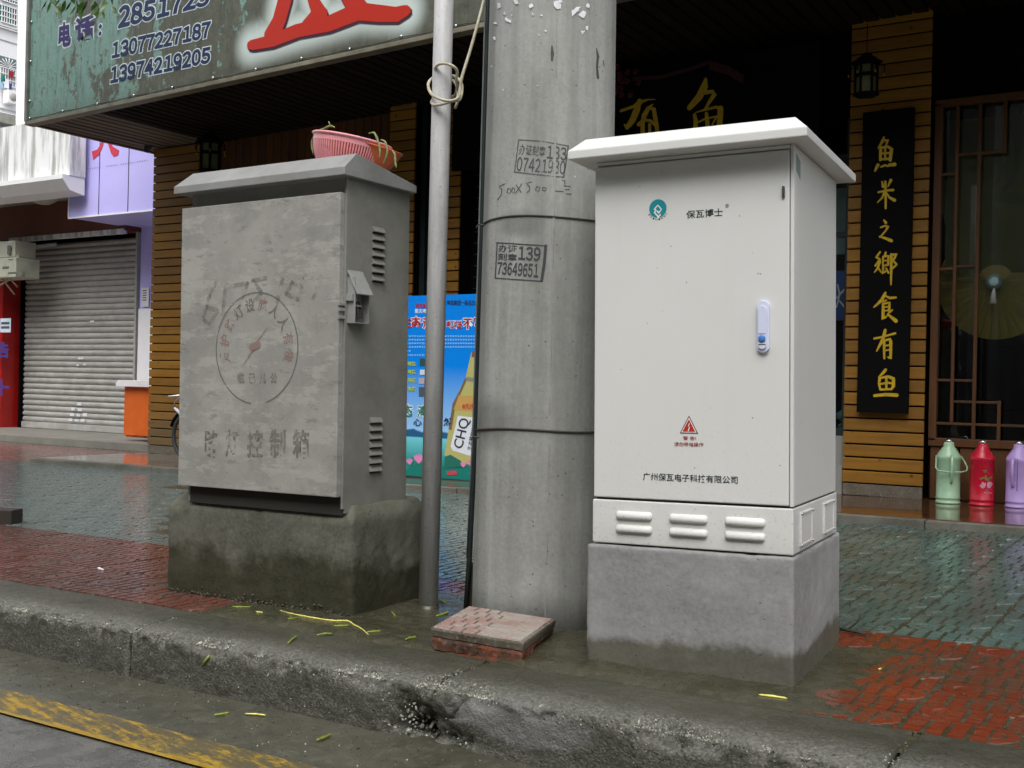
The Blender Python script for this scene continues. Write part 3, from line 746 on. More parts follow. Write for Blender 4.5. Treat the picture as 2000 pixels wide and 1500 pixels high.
for colr in ('red', 'green', 'pink'):
    mb = MB(); me = TM[(colr, 0)]; vs = [v.co.copy() for v in me.vertices]; fs = [tuple(p.vertices) for p in me.polygons]
    me1 = TM[(colr, 1)]; vs1 = [v.co.copy() for v in me1.vertices]; fs1 = [tuple(p.vertices) for p in me1.polygons]
    rest = [(d, c) for d, c in seen[296:] if c[2] == colr]
    if not rest: continue
    for d, c in rest:
        M = tile_M(c)
        if d < 9: mb.add([M @ v for v in vs1], fs1)
        else: mb.add([M @ v for v in vs], fs)
    tag(build('tiles', mb, MT['tile_' + colr], pav, normals=False), kind='stuff', label='farther %s paving tiles seen small' % {'red': 'red', 'green': 'green', 'pink': 'faded pink'}[colr])

# mud: fills the grooves and lies over the tiles round the plinths
def mud_h(x, y):
    P = Vector((x, y, 0)); nz = noise.fractal(P * 3.0, 0.9, 2.0, 5); n2 = noise.fractal(P * 14, 1, 2, 3)
    h = -0.0048
    side = 1 / (1 + math.exp(-(x + 3.15) / 0.06))
    h += (0.012 if x < -1 else 0.012 - 0.004 * min(1, (x + 1) / 0.3)) * math.exp(-((y - 2.82) / 0.13) ** 2) * side
    inside = side * (1 - 0.45 / (1 + math.exp(-(x + 1.5) / 0.12))) / (1 + math.exp((x + 0.93) / 0.05)) / (1 + math.exp((y - 3.72) / 0.1))
    h += 0.012 * inside
    h += 0.004 * math.exp(-((x + 0.90) / 0.10) ** 2 - ((y - 3.35) / 0.42) ** 2)
    h += 0.002 * math.exp(-((x + 1.25) / 0.5) ** 2 - ((y - 2.98) / 0.10) ** 2)
    h -= 0.016 * math.exp(-((x + 1.93) / 0.2) ** 2 - ((y - 2.95) / 0.16) ** 2)
    h += 0.012 * math.exp(-((x + 2.03) / 0.3) ** 2 - ((y - 3.47) / 0.3) ** 2)
    h += nz * 0.0055 * (0.35 + min(1, inside + 0.5)) + n2 * 0.0012
    t = min(1, max(0, (y - 2.80 - 0.02 * nz) / 0.13)); t = t * t * (3 - 2 * t)
    return -0.02 * (1 - t) + h * t
def mudz(x, y):
    return g(x) + max(mud_h(x, y), 0.0)
mb = MB(); st = 0.025; x0, x1, y0, y1 = -11.0, 1.2, 2.80, 7.34
x0 = -5.5; nx = int((x1 - x0) / st); y1m = 4.8; ny = int((y1m - y0) / st)
for i in range(nx + 1):
    for j in range(ny + 1):
        X = x0 + i * st; Y = y0 + j * st; mb.v.append((X, Y, g(X) + mud_h(X, Y)))
for i in range(nx):
    for j in range(ny):
        a = i * (ny + 1) + j; mb.f.append((a, a + ny + 1, a + ny + 2, a + 1)); mb.s.append(True)
tag(build('mud', mb, MT['mud'], normals=False), label='wet olive mud smeared over the paving round the plinths', cat='mud', kind='stuff')

# ------------------------------------------------------------------ restaurant: floor step
step_ = tag(build('step', MB(), MT['step']), kind='structure')
def slab(x0, x1, y0, y1, z0, z1, zf=g):
    vs = [Vector((x, y, zf(x) + z)) for x in (x0, x1) for y in (y0, y1) for z in (z0, z1)]
    return MB().add(vs, [(0, 1, 3, 2), (4, 6, 7, 5), (0, 4, 5, 1), (2, 3, 7, 6), (0, 2, 6, 4), (1, 5, 7, 3)])
build('step_top', slab(-10.63, 4.5, 7.44, 13, -0.2, 0.05), MT['step'], step_)
x = -10.63; k = 0
while x < 4.2:
    L = 0.9 + 0.12 * math.sin(k * 1.7)
    build('edge_stone', slab(x, x + L - 0.006, 7.36, 7.437, -0.2, 0.047 + 0.002 * math.sin(k * 2.3)), MT['stepedge'], step_, bevel=0.006)
    x += L; k += 1

# restaurant building
BY = 8.80
rest = thing('restaurant_building', 'wood-clad restaurant with a deep dark canopy behind the two cabinets', 'building', (-4.5, BY, 0.0))
def wb(name, mb, mat, **kw): return build(name, mb, mat, rest, world=True, **kw)
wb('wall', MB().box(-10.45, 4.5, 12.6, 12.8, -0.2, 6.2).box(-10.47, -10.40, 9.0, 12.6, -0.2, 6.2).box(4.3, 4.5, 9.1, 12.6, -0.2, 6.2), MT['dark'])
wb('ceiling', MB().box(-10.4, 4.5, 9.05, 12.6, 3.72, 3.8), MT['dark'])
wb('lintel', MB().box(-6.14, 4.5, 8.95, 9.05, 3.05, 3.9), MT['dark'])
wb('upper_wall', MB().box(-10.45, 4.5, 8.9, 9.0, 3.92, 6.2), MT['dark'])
pm = {}
def plankmesh(L, h, t, mat, key):
    if key not in pm: pm[key] = meshof(MB().box(0, L, 0, t, 0, h), mat, bevel=0.004, name='plank')
    return pm[key]
def pillar(xa, xb, z0, z1, pitch, y, depth=0.5, name='pillar', rows=None):
    p = wb(name, MB().box(xa + 0.012, xb - 0.012, y + 0.03, y + depth, z0 - 0.12, z1), MT['black'])
    L = xb - xa; me = plankmesh(L, pitch - 0.012, 0.024, MT['plank'], (round(L, 3), pitch))
    me2 = plankmesh(depth - 0.02, pitch - 0.012, 0.02, MT['plank'], ('s', depth, pitch))
    z = z0 + 0.10; i = 0
    inv = WM[p].inverted()
    build('plank', MB().box(xa + 0.004, xb - 0.004, y + 0.006, y + 0.03, z0, z0 + 0.09), MT['slab_grey'], p, world=True, bevel=0.003).__setitem__('label', 'dark damp bottom plank')
    while z < z1 - 0.02:
        mesh_obj('plank', me, p, mw=inv @ Matrix.Translation((xa, y + random.uniform(0, 0.003), z)))
        z += pitch; i += 1
    return p
pA = pillar(-10.5, -9.74, g(-10.2) + 0.05, 3.50, 0.0985, BY)
# its left flank, seen as notched plank ends
pB = pillar(-7.01, -6.69, g(-6.9) + 0.05, 3.66, 0.102, BY)
pC = pillar(-6.36, -6.14, g(-6.2) + 0.05, 3.66, 0.102, BY, 0.3)
pR = pillar(-2.43, -1.825, g(-2.1) + 0.05, 3.75, 0.1015, BY)
# recessed wall of upright boards
vm = meshof(MB().box(0, 0.108, 0, 0.02, 0, 3.72), MT['vplank'], bevel=0.004, name='board')
bw = wb('boarded_wall', MB().box(-9.74, -7.0, 9.03, 9.1, -0.2, 3.7), MT['black'])
inv = WM[bw].inverted(); X = -9.72
while X < -7.1:
    mesh_obj('board', vm, bw, mw=inv @ Matrix.Translation((X, 9.005 + random.uniform(0, 0.004), -0.02))); X += 0.116
# dark timber door beside the second pillar, tall dark frame
door = wb('door', MB().box(-6.69, -6.36, 8.98, 9.03, 0.0, 3.7), MT['black'])
wb('door_frame', MB().box(-6.42, -6.355, 8.72, 8.8, 0.0, 3.02).box(-6.70, -6.64, 8.93, 8.98, 0.0, 3.7), MT['darkframe'])
# entrance: folding dark leaves with fine rails, glass
ent = wb('entrance_leaf', MB().box(-6.14, -5.3, 9.02, 9.06, 0.02, 3.05), MT['black'])
for i in range(24):
    build('rail', MB().box(-6.1, -5.34, 9.008, 9.018, 0.35 + i * 0.11, 0.358 + i * 0.11), MT['darkframe'], ent, world=True)
gl = wb('glass_door', MB().box(-5.3, -5.22, 9.0, 9.06, 0.02, 3.05).box(-3.9, -3.82, 9.0, 9.06, 0.02, 3.05).box(-2.50, -2.44, 9.0, 9.06, 0.3, 3.05).box(-5.22, -2.5, 9.0, 9.06, 2.1, 2.14).box(-3.82, -2.5, 9.0, 9.06, 0.28, 0.56), MT['darkframe'])
build('pane', MB().box(-5.2, -2.5, 9.028, 9.034, 0.1, 3.05), MT['glass'], gl, world=True)
wb('sill', MB().box(-3.0, -2.44, 8.84, 9.0, 0.0, 0.27).box(-3.0, -2.44, 8.90, 9.0, 0.27, 0.5), concrete('pale_sill', (0.28, 0.28, 0.26), (0.2, 0.2, 0.18), grime=0.4), bevel=0.004)

# window with lattice right of the couplet pillar
win = wb('lattice_window', MB().box(-1.805, -1.75, 8.86, 8.93, 0.5, 3.05).box(-1.805, 0.9, 8.86, 8.93, 0.46, 0.52).box(-1.805, 0.9, 8.86, 8.93, 3.03, 3.08), MT['lattice'], bevel=0.004)
def bar(x0, x1, z0, z1):
    if x1 - x0 < 0.05: x0 += 0.006; x1 -= 0.006
    else: z0 += 0.004; z1 -= 0.004; x0 -= 0.006; x1 += 0.006
    build('lattice_bar', MB().box(x0, x1, 8.87, 8.90, z0, z1), MT['lattice'], win, world=True, bevel=0.003)
for X0 in (0.0, 1.3):
    bar(-1.66 + X0, -1.625 + X0, 0.645, 3.03); bar(-1.505 + X0, -1.468 + X0, 0.52, 3.03)
    bar(-1.75 + X0, -1.66 + X0, 1.785, 1.812); bar(-1.625 + X0, -1.505 + X0, 1.80, 1.827)
    bar(-1.75 + X0, -1.66 + X0, 0.945, 0.972); bar(-1.625 + X0, -1.505 + X0, 0.945, 0.972)
    bar(-1.625 + X0, -1.505 + X0, 0.785, 0.812); bar(-1.468 + X0, -1.33 + X0, 0.785, 0.812); bar(-1.33 + X0, -1.295 + X0, 0.52, 0.812)
    bar(-1.75 + X0, -1.505 + X0, 0.618, 0.645); bar(-1.468 + X0, -1.33 + X0, 0.618, 0.645); bar(-1.295 + X0, -0.7 + X0 * 0.4, 0.618, 0.645)
    bar(-1.75 + X0, -1.66 + X0, 2.5, 2.527); bar(-1.625 + X0, -1.505 + X0, 2.64, 2.667); bar(-1.468 + X0, -1.33 + X0, 2.64, 2.667); bar(-1.33 + X0, -1.295 + X0, 2.64, 3.03)
build('pane', MB().box(-1.75, 0.9, 8.945, 8.95, 0.52, 3.03), MT['glass'], win, world=True)
dado = wb('dado', MB().box(-1.805, 0.9, 8.9, 8.95, 0.0, 0.46), MT['black'])
vm2 = meshof(MB().box(0, 0.2, 0, 0.02, 0, 0.40), MT['vplank'], bevel=0.004, name='board')
inv = WM[dado].inverted(); X = -1.79
while X < 0.7:
    mesh_obj('board', vm2, dado, mw=inv @ Matrix.Translation((X, 8.878, 0.06))); X += 0.212
wb('door_panel', MB().box(0.9, 3.2, 8.95, 9.0, 0, 3.05), MT['black'])

# bamboo blind, its printed tree, the parasol hung behind the glass
blind = thing('bamboo_blind', 'olive bamboo roller blind printed with a dark tree, behind the lattice window', 'blind', (-1.3, 9.02, 1.77))
build('blind_sheet', MB().box(-1.74, 0.3, 9.02, 9.026, 1.77, 2.95), MT['bamboo'], blind, world=True)
sm = MB(); nrm = Vector((0, -1, 0)); to3 = lambda x, y: onY(x, y, 9.017)
for pts, ws in [([(1985, 215), (1990, 290), (1980, 350), (1955, 378), (1930, 390)], [12, 12, 10, 9, 5]), ([(1972, 215), (1978, 260), (1988, 300)], [6, 7, 6]), ([(2000, 205), (1998, 250), (1992, 300)], [5, 6, 5]), ([(1930, 385), (1990, 388), (2030, 388)], [16, 22, 22]),
                ([(1840, 345), (1850, 400), (1860, 470)], [10, 26, 12]), ([(1945, 300), (1958, 330), (1945, 360)], [18, 12, 8]), ([(1935, 410), (1940, 440), (1938, 480)], [26, 30, 26])]:
    sm.stroke(pts, ws, to3, nrm)
tag(build('printed_tree', sm, FLAT('faded_brown_print', 60, 62, 30), blind, world=True, normals=False), kind='stuff')
par = thing('paper_parasol', 'yellow oiled-paper parasol hung open behind the lattice window', 'parasol', (-1.378, 9.05, 1.70))
pc = Vector((-1.378, 8.99, 1.70)); pr = 0.425; npan = 36
mbp = MB(); mbp.v.append(tuple(pc))
for i in range(npan * 2):
    a = 2 * math.pi * i / (npan * 2); d = 0.10 if i % 2 else 0.093
    mbp.v.append((pc.x + pr * math.cos(a), pc.y + d, pc.z + pr * math.sin(a)))
for i in range(npan * 2): mbp.f.append((0, 1 + i, 1 + (i + 1) % (npan * 2))); mbp.s.append(False)
def paper_m():
    k = N('oiled_paper'); k.coord()
    z = k.xyz()[2]
    c = k.mix(k.ramp(k.noise(6, 4), 0.3, 0.7), (0.20, 0.15, 0.02), (0.28, 0.21, 0.04))
    c = k.mix(k.ramp(z, 1.53, 1.55, 0, 0.75), c, (0.10, 0.085, 0.09))
    return k.done(c, 0.5)
build('canopy', mbp, paper_m(), par, world=True, normals=False)
for i in range(npan):
    a = 2 * math.pi * (i + 0.5) / npan
    if math.sin(a) > 0.35: continue
    build('rib', MB().tube([(pc.x, pc.y - 0.006, pc.z), (pc.x + pr * math.cos(a), pc.y + 0.088, pc.z + pr * math.sin(a))], 0.0025, 4), MT['bean_old'], par, world=True)
RX = Matrix.Translation(pc + Vector((0, -0.02, 0))) @ Matrix.Rotation(R(90), 4, 'X')
build('hub', MB().lathe([(0.058, 0), (0.058, 0.012), (0.04, 0.016), (0.038, 0.024), (0.02, 0.028), (0.005, 0.03)], 24, RX), plain('pale_teal_cord', (0.25, 0.36, 0.36), 0.6), par, world=True)
build('tassel', MB().tube([pc + Vector((0.005, -0.05, -0.05)), pc + Vector((0.0, -0.05, -0.1)), pc + Vector((0.0, -0.05, -0.165))], [0.006, 0.016, 0.026], 8), plain('dull_tassel', (0.3, 0.31, 0.28), 0.8), par, world=True)

# items behind the glass door
bb = thing('blue_poster_board', 'blue board with white brush marks seen through the glass door beside the couplet pillar', 'board', (-2.62, 9.3, 1.4))
build('panel', MB().box(-3.3, -2.42, 9.3, 9.33, 1.45, 1.86), plain('blue_print', (0.03, 0.09, 0.33), 0.4), bb, world=True)
sm = MB(); to3 = lambda x, y: onY(x, y, 9.295)
for pts, ws in [([(1633, 583), (1645, 570), (1652, 562)], [3, 4, 3]), ([(1636, 556), (1640, 575), (1634, 600)], [3, 4, 3]), ([(1640, 588), (1650, 600), (1660, 606)], [3, 4, 3])]: sm.stroke(pts, ws, to3, nrm)
build('brush_marks', sm, MT['paper'], bb, world=True, normals=False)
build('teal_banner', MB().box(-3.3, -2.42, 9.32, 9.34, 2.0, 2.55), plain('dull_teal', (0.12, 0.22, 0.2), 0.5), thing('teal_board', 'dull teal board high behind the glass door, under the canopy', 'board', (-2.8, 9.33, 2.0)), world=True)
bag = MB()
for k_, (px, py, r) in enumerate([(1645, 812, 0.05), (1648, 838, 0.065), (1643, 860, 0.055), (1648, 885, 0.045)]):
    P = onY(px, py, 9.2); pts = [P + Vector(v) * r * (1 + 0.35 * noise.noise(Vector(v) * 3 + Vector((k_, 0, 0)))) for v in ICO]; bag.add(pts, ICF, False)
bagt = thing('plastic_bag', 'crumpled teal and pink plastic bag behind the glass beside the couplet pillar', 'bag', onY(1645, 905, 9.2))
build('bag', bag, plain('teal_plastic_film', (0.12, 0.36, 0.33), 0.35), bagt, world=True)
build('bag_bottom', MB().add([onY(1645, 900, 9.19) + Vector(v) * 0.05 for v in ICO], ICF), plain('pink_plastic_film', (0.45, 0.16, 0.2), 0.35), bagt, world=True)

# couplet board
cb = thing('couplet_board', 'tall black board with seven gold characters on the plank pillar', 'board', (-2.12, 8.75, 0.70))
build('panel', MB().box(-2.315, -1.935, 8.745, 8.80, 0.70, 3.02), MT['black'], cb, world=True, bevel=0.004)
GL = {
 '魚': [([(.45, 0), (.38, .12), (.18, .32)], [.06, .1, .04]), ([(.42, .1), (.62, .08), (.52, .26)], [.05, .09, .05]), ([(.3, .3), (.28, .66)], [.1, .08]), ([(.3, .3), (.62, .27), (.78, .34), (.72, .66)], [.07, .08, .11, .1]), ([(.3, .47), (.72, .45)], [.06, .06]), ([(.5, .3), (.5, .64)], [.07, .07]), ([(.3, .64), (.7, .62)], [.07, .08]), ([(.18, .8), (.05, .97)], [.11, .06]), ([(.32, .85), (.5, .8), (.62, .84)], [.06, .07, .05]), ([(.68, .8), (.92, .78)], [.1, .12])],
 '米': [([(.3, .05), (.36, .22)], [.06, .12]), ([(.78, 0), (.62, .22)], [.12, .05]), ([(.1, .42), (.5, .36), (.9, .34)], [.08, .08, .1]), ([(.48, .05), (.5, .5), (.5, .98)], [.09, .1, .08]), ([(.45, .42), (.3, .62), (.05, .78)], [.1, .08, .04]), ([(.52, .42), (.7, .6), (.98, .7)], [.05, .09, .13])],
 '之': [([(.4, 0), (.52, .12)], [.08, .15]), ([(.18, .35), (.45, .27), (.68, .3), (.5, .52), (.12, .82)], [.08, .09, .13, .09, .07]), ([(.1, .78), (.4, .84), (.9, .98)], [.08, .12, .17])],
 '鄉': [([(.26, 0), (.1, .17), (.26, .22), (.06, .42)], [.06, .08, .07, .06]), ([(.26, .3), (.14, .52), (.02, .62)], [.08, .07, .04]), ([(.2, .5), (.3, .62)], [.06, .05]), ([(.5, .02), (.46, .12)], [.07, .06]), ([(.38, .15), (.62, .12), (.6, .4), (.38, .42), (.39, .15)], [.06, .08, .08, .06, .06]), ([(.4, .27), (.6, .26)], [.05, .05]), ([(.4, .44), (.38, .66), (.52, .58)], [.07, .08, .04]), ([(.52, .5), (.62, .64)], [.06, .07]), ([(.72, .1), (.95, .06), (.82, .27), (.96, .38), (.8, .5)], [.06, .09, .06, .08, .05]), ([(.74, .08), (.73, .6), (.72, 1.0)], [.09, .08, .05])],
 '食': [([(.52, 0), (.35, .26), (.02, .5)], [.09, .12, .05]), ([(.5, .1), (.72, .18), (.98, .16)], [.05, .1, .07]), ([(.42, .3), (.56, .26)], [.06, .06]), ([(.42, .38), (.7, .34), (.68, .62)], [.06, .09, .09]), ([(.42, .38), (.42, .92), (.6, .8)], [.09, .12, .04]), ([(.44, .5), (.66, .48)], [.05, .05]), ([(.44, .63), (.68, .61)], [.05, .05]), ([(.82, .6), (.62, .74), (.98, .98)], [.06, .07, .14])],
 '有': [([(.02, .28), (.4, .22), (.95, .1)], [.08, .07, .07]), ([(.5, 0), (.4, .3), (.12, .7)], [.1, .12, .05]), ([(.45, .35), (.46, .95)], [.1, .07]), ([(.45, .35), (.72, .3), (.75, .4), (.74, .96), (.62, .9)], [.06, .1, .11, .09, .05]), ([(.48, .52), (.72, .5)], [.06, .05]), ([(.48, .68), (.72, .66)], [.06, .05])],
 '鱼': [([(.5, 0), (.4, .1), (.18, .28)], [.1, .11, .05]), ([(.24, .3), (.2, .5), (.26, .72)], [.1, .09, .07]), ([(.24, .3), (.6, .25), (.84, .32), (.84, .6), (.74, .72)], [.07, .1, .13, .12, .07]), ([(.26, .52), (.6, .47), (.8, .5)], [.07, .09, .06]), ([(.53, .3), (.53, .7)], [.09, .08]), ([(.26, .72), (.74, .7)], [.08, .07]), ([(.0, .94), (.5, .9), (1.0, .92)], [.1, .12, .13])]}
def brush(mb, ch, box, to3, nrm, wk=1.0):
    x0, y0, x1, y1 = box; s_ = (x1 - x0 + y1 - y0) / 2
    for pts, ws in GL[ch]:
        P = [(x0 + p[0] * (x1 - x0), y0 + p[1] * (y1 - y0)) for p in pts]
        # round the bends
        Q = [P[0]]; W = [ws[0]]
        for i in range(1, len(P)):
            Q.append(((P[i][0] + P[i - 1][0]) / 2, (P[i][1] + P[i - 1][1]) / 2)); W.append((ws[i] + ws[i - 1]) / 2)
            Q.append(P[i]); W.append(ws[i])
        mb.stroke(Q, [w_ * s_ * wk for w_ in W], to3, nrm)
to3 = lambda x, y: onY(x, y, 8.744)
for ch, bx in [('魚', (1707, 268, 1751, 336)), ('米', (1712, 352, 1748, 408)), ('之', (1715, 430, 1744, 471)), ('鄉', (1707, 492, 1753, 556)), ('食', (1706, 572, 1751, 628)), ('有', (1707, 645, 1751, 703)), ('鱼', (1708, 722, 1752, 776))]:
    sm = MB(); brush(sm, ch, bx, to3, nrm, 1.1); build('lettering', sm, MT['gold'], cb, world=True, normals=False)

# name board over the entrance
nb = thing('name_board', 'black lacquered board with large gold brush characters over the entrance', 'signboard', (-4.3, 8.6, 2.9))
build('panel', MB().box(-6.1, -2.62, 8.60, 8.66, 2.86, 3.58), MT['black'], nb, world=True, bevel=0.006)
Z = 2000 / 290
to3 = lambda x, y: onY(1190 + x / Z, 120 + y / Z, 8.598)
sm = MB()
for pts, ws in [([(160, 665), (330, 605), (420, 545)], [40, 40, 70]), ([(420, 545), (520, 515), (625, 512)], [50, 22, 10]), ([(410, 530), (370, 660), (310, 800), (240, 890)], [60, 90, 85, 60]), ([(240, 890), (205, 850)], [50, 20]), ([(590, 575), (520, 640), (470, 740), (450, 830), (455, 1100)], [12, 60, 70, 60, 55]), ([(520, 620), (600, 640), (620, 760), (640, 860), (660, 1100)], [30, 60, 60, 55, 50]), ([(400, 850), (470, 790), (560, 800), (630, 870)], [60, 50, 40, 40]), ([(545, 850), (550, 1050)], [40, 40])]:
    sm.stroke(pts, ws, to3, nrm)
build('lettering', sm, MT['gold'], nb, world=True, normals=False)
sm = MB()
for pts, ws in [([(1300, 235), (1285, 330), (1210, 480), (1080, 625)], [35, 95, 95, 70]), ([(1270, 420), (1400, 405), (1420, 440), (1340, 560), (1290, 650)], [60, 50, 60, 45, 35]), ([(1160, 690), (1290, 650), (1440, 615), (1500, 640)], [14, 30, 40, 60]), ([(1500, 630), (1495, 730), (1480, 900), (1475, 1000)], [75, 80, 70, 60]), ([(1150, 720), (1165, 800), (1160, 1000)], [45, 60, 60]), ([(1310, 700), (1325, 850), (1320, 1000)], [45, 60, 50]), ([(1200, 820), (1290, 775), (1450, 740)], [22, 30, 22]), ([(1390, 850), (1440, 760)], [20, 25])]:
    sm.stroke(pts, ws, to3, nrm)
build('lettering', sm, MT['gold'], nb, world=True, normals=False)
# red silk flowers and ribbon above it
fl = thing('silk_flowers', 'bunch of dim red silk flowers hanging left of the gold characters', 'flowers', onY(1225, 160, 8.5))
for i in range(16):
    px, py = 1200 + abs(random.gauss(0, 1)) * 22, random.uniform(128, 190)
    P = onY(px, py, 8.45 + random.uniform(0, 0.08)); m_ = MB()
    for a in range(5):
        pebble(m_, P + Vector((math.cos(a * 1.256) * 0.016, 0, math.sin(a * 1.256) * 0.016)), 0.017, 0.5)
    build('flower', m_, I('red_silk', (0.10, 0.003, 0.008, 1)), fl, world=True)
rb = thing('red_ribbon', 'swag of red cloth draped under the canopy above the gold characters', 'ribbon', onY(1380, 150, 8.55))
m_ = MB()
cpts = [(1235, 150), (1290, 147), (1350, 130), (1385, 118), (1420, 128), (1452, 146)]
for t in range(len(cpts) - 1):
    a, b = cpts[t], cpts[t + 1]
    for s_ in range(4):
        u0, u1 = s_ / 4, (s_ + 1) / 4; q = lambda u, h: onY(a[0] + (b[0] - a[0]) * u, a[1] + (b[1] - a[1]) * u + h, 8.55 + 0.02 * math.sin((t * 4 + (s_ + (u == u1))) * 1.6))
        m_.add([q(u0, 0), q(u1, 0), q(u1, 18 if t > 2 else 8), q(u0, 18 if t > 2 else 8)], [(0, 1, 2, 3)], True)
build('cloth', m_, I('red_cloth', (0.045, 0.001, 0.004, 1)), rb, world=True, normals=False)

# ------------------------------------------------------------------ canopy and sign
def cz(X): return 3.507 + 0.0275 * (X + 10.6)
sg = thing('shop_signboard', 'long grimy green printed signboard with phone numbers on the canopy edge', 'signboard', (-7, 7.3, 3.6))
FT = 5.9
def slant(x0, x1, y0, y1, a, b):
    vs = [Vector((x, y, (cz(x) + z) if z != 'T' else FT)) for x in (x0, x1) for y in (y0, y1) for z in (a, b)]
    return MB().add(vs, [(0, 1, 3, 2), (4, 6, 7, 5), (0, 4, 5, 1), (2, 3, 7, 6), (0, 2, 6, 4), (1, 5, 7, 3)])
build('panel', slant(-10.68, 4.5, 7.30, 7.36, 0.035, 'T'), MT['sign'], sg, world=True)
build('frame', slant(-10.72, 4.5, 7.275, 7.38, -0.01, 0.03), plain('weathered_frame_metal', (0.17, 0.155, 0.11), 0.5, var=0.35), sg, world=True, bevel=0.006)
build('frame', MB().box(-10.725, -10.685, 7.27, 7.38, cz(-10.7) + 0.03, FT), plain('dull_edge_trim', (0.16, 0.17, 0.15), 0.5, var=0.3), sg, world=True)
rv = meshof(MB().lathe([(0.014, 0), (0.014, 0.008), (0.008, 0.014), (0.002, 0.016)], 8, Matrix.Rotation(R(90), 4, 'X')), MT['chrome'], name='bolt')
for i in range(18):
    X = -10.66 + i * 0.55
    inst('bolt', rv, sg, WM[sg].inverted() @ Vector((X, 7.298, cz(X) + 0.06 + 0.006 * math.sin(i * 3))))
for i in range(4): inst('bolt', rv, sg, WM[sg].inverted() @ Vector((-10.665, 7.298, 3.75 + i * 0.42)))
wire_pts = [(-10.66 + i * 0.1375, 7.29, cz(-10.66 + i * 0.1375) + 0.06 - (0.012 if i % 4 else 0) * (1 if i % 4 == 2 else 0.7)) for i in range(70)]
build('lacing_cord', MB().tube(wire_pts, 0.004, 5), MT['wire'], sg, world=True)
sq = lambda *p: [onY(x, y, 7.296) for x, y in p]
NAVY = FLAT('navy_vinyl', 22, 38, 78, rough=0.4); PUR = FLAT('dark_violet_vinyl', 48, 34, 96, rough=0.4); WH = FLAT('white_vinyl', 200, 214, 216, rough=0.5)
for body, quad, mat, bold, fat in [
    ('电', sq((113, 96), (139, 88), (137, 40), (116, 45)), PUR, 0.045, 0.105), ('话', sq((148, 82), (183, 76), (184, 26), (146, 36)), PUR, 0.045, 0.105), (':', sq((192, 71), (198, 69), (199, 46), (193, 48)), PUR, 0.05, 0.11),
    ('2851725', sq((229, 57), (408, 10), (412, -28), (232, 12)), NAVY, 0.045, 0.09),
    ('13077227187', sq((218, 115), (410, 73), (412, 40), (220, 82)), NAVY, 0.045, 0.10),
    ('13974219205', sq((215, 164), (410, 123), (412, 90), (217, 130)), NAVY, 0.045, 0.10)]:
    lettering(body, quad, WH, sg, True, fat, Vector((0, 0.002, 0)), fit=bold, label='white outline of the phone lettering')
    lettering(body, quad, mat, sg, True, bold)
# the great red character, its white glow and dark edge
RS = [([(492, 88), (530, 80), (580, 60), (640, 47), (700, 22)], [20, 24, 26, 30, 34]), ([(700, 22), (740, 26), (775, 28), (792, 20)], [36, 34, 30, 22]), ([(545, 40), (556, 0), (566, -60), (572, -150)], [26, 26, 28, 30]), ([(625, 28), (612, 0), (600, -60), (600, -140)], [30, 22, 26, 28]), ([(700, 18), (670, -30), (660, -80), (655, -150)], [40, 32, 30, 30]), ([(530, 70), (545, 40)], [30, 26]), ([(600, 50), (625, 25)], [24, 30]), ([(560, -60), (640, -80), (740, -120)], [26, 26, 28]), ([(540, -150), (640, -175), (760, -210)], [26, 28, 30])]
sm = MB()
for pts, ws in RS: sm.stroke([(p[0] + 2, p[1] + 4) for p in pts], [w_ * 1.04 + 1 for w_ in ws], lambda x, y: onY(x, y, 7.2955), Vector((0, -1, 0)), 0.0001)
build('lettering', sm, FLAT('plum_edge', 60, 22, 50), sg, world=True, normals=False)
sm = MB()
for pts, ws in RS: sm.stroke(pts, ws, lambda x, y: onY(x, y, 7.293), Vector((0, -1, 0)), 0.0001)
build('lettering', sm, FLAT('signal_red', 178, 40, 22, rough=0.4), sg, world=True, normals=False)
# soffit of narrow boards running back to the wall
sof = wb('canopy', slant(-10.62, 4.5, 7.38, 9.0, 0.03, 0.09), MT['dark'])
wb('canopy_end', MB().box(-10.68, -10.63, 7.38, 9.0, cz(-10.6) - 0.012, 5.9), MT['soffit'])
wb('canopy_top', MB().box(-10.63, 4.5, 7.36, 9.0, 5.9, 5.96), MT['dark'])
sb = meshof(MB().box(0, 0.104, 0, 1.6, 0, 0.02), MT['soffit'], bevel=0.004, name='soffit_board')
sbd = meshof(MB().box(0, 0.104, 0, 1.6, 0, 0.02), MT['soffit_shaded'], bevel=0.004, name='soffit_board')
inv = WM[sof].inverted(); X = -10.62
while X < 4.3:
    mesh_obj('soffit_board', sb if X < -9.7 else sbd, sof, mw=inv @ Matrix.Translation((X, 7.39, cz(X) + random.uniform(0, 0.003)))); X += 0.122  # lit board copy at the left corner, shaded copy beyond it
# small broken bracket hanging by the left pillar
br = thing('hanging_bracket', 'small dark torn metal bracket hanging under the canopy corner', 'bracket', onY(284, 300, 8.6))
P = onY(282, 270, 8.62)
build('plate', MB().prism([(0, 0.26), (0.13, 0.24), (0.13, -0.05), (0.09, -0.09), (0.05, -0.12), (0.0, -0.16)], 'y', 0, 0.05, Matrix.Translation((P.x, P.y, P.z))), MT['darkframe'], br, world=True, bevel=0.003)

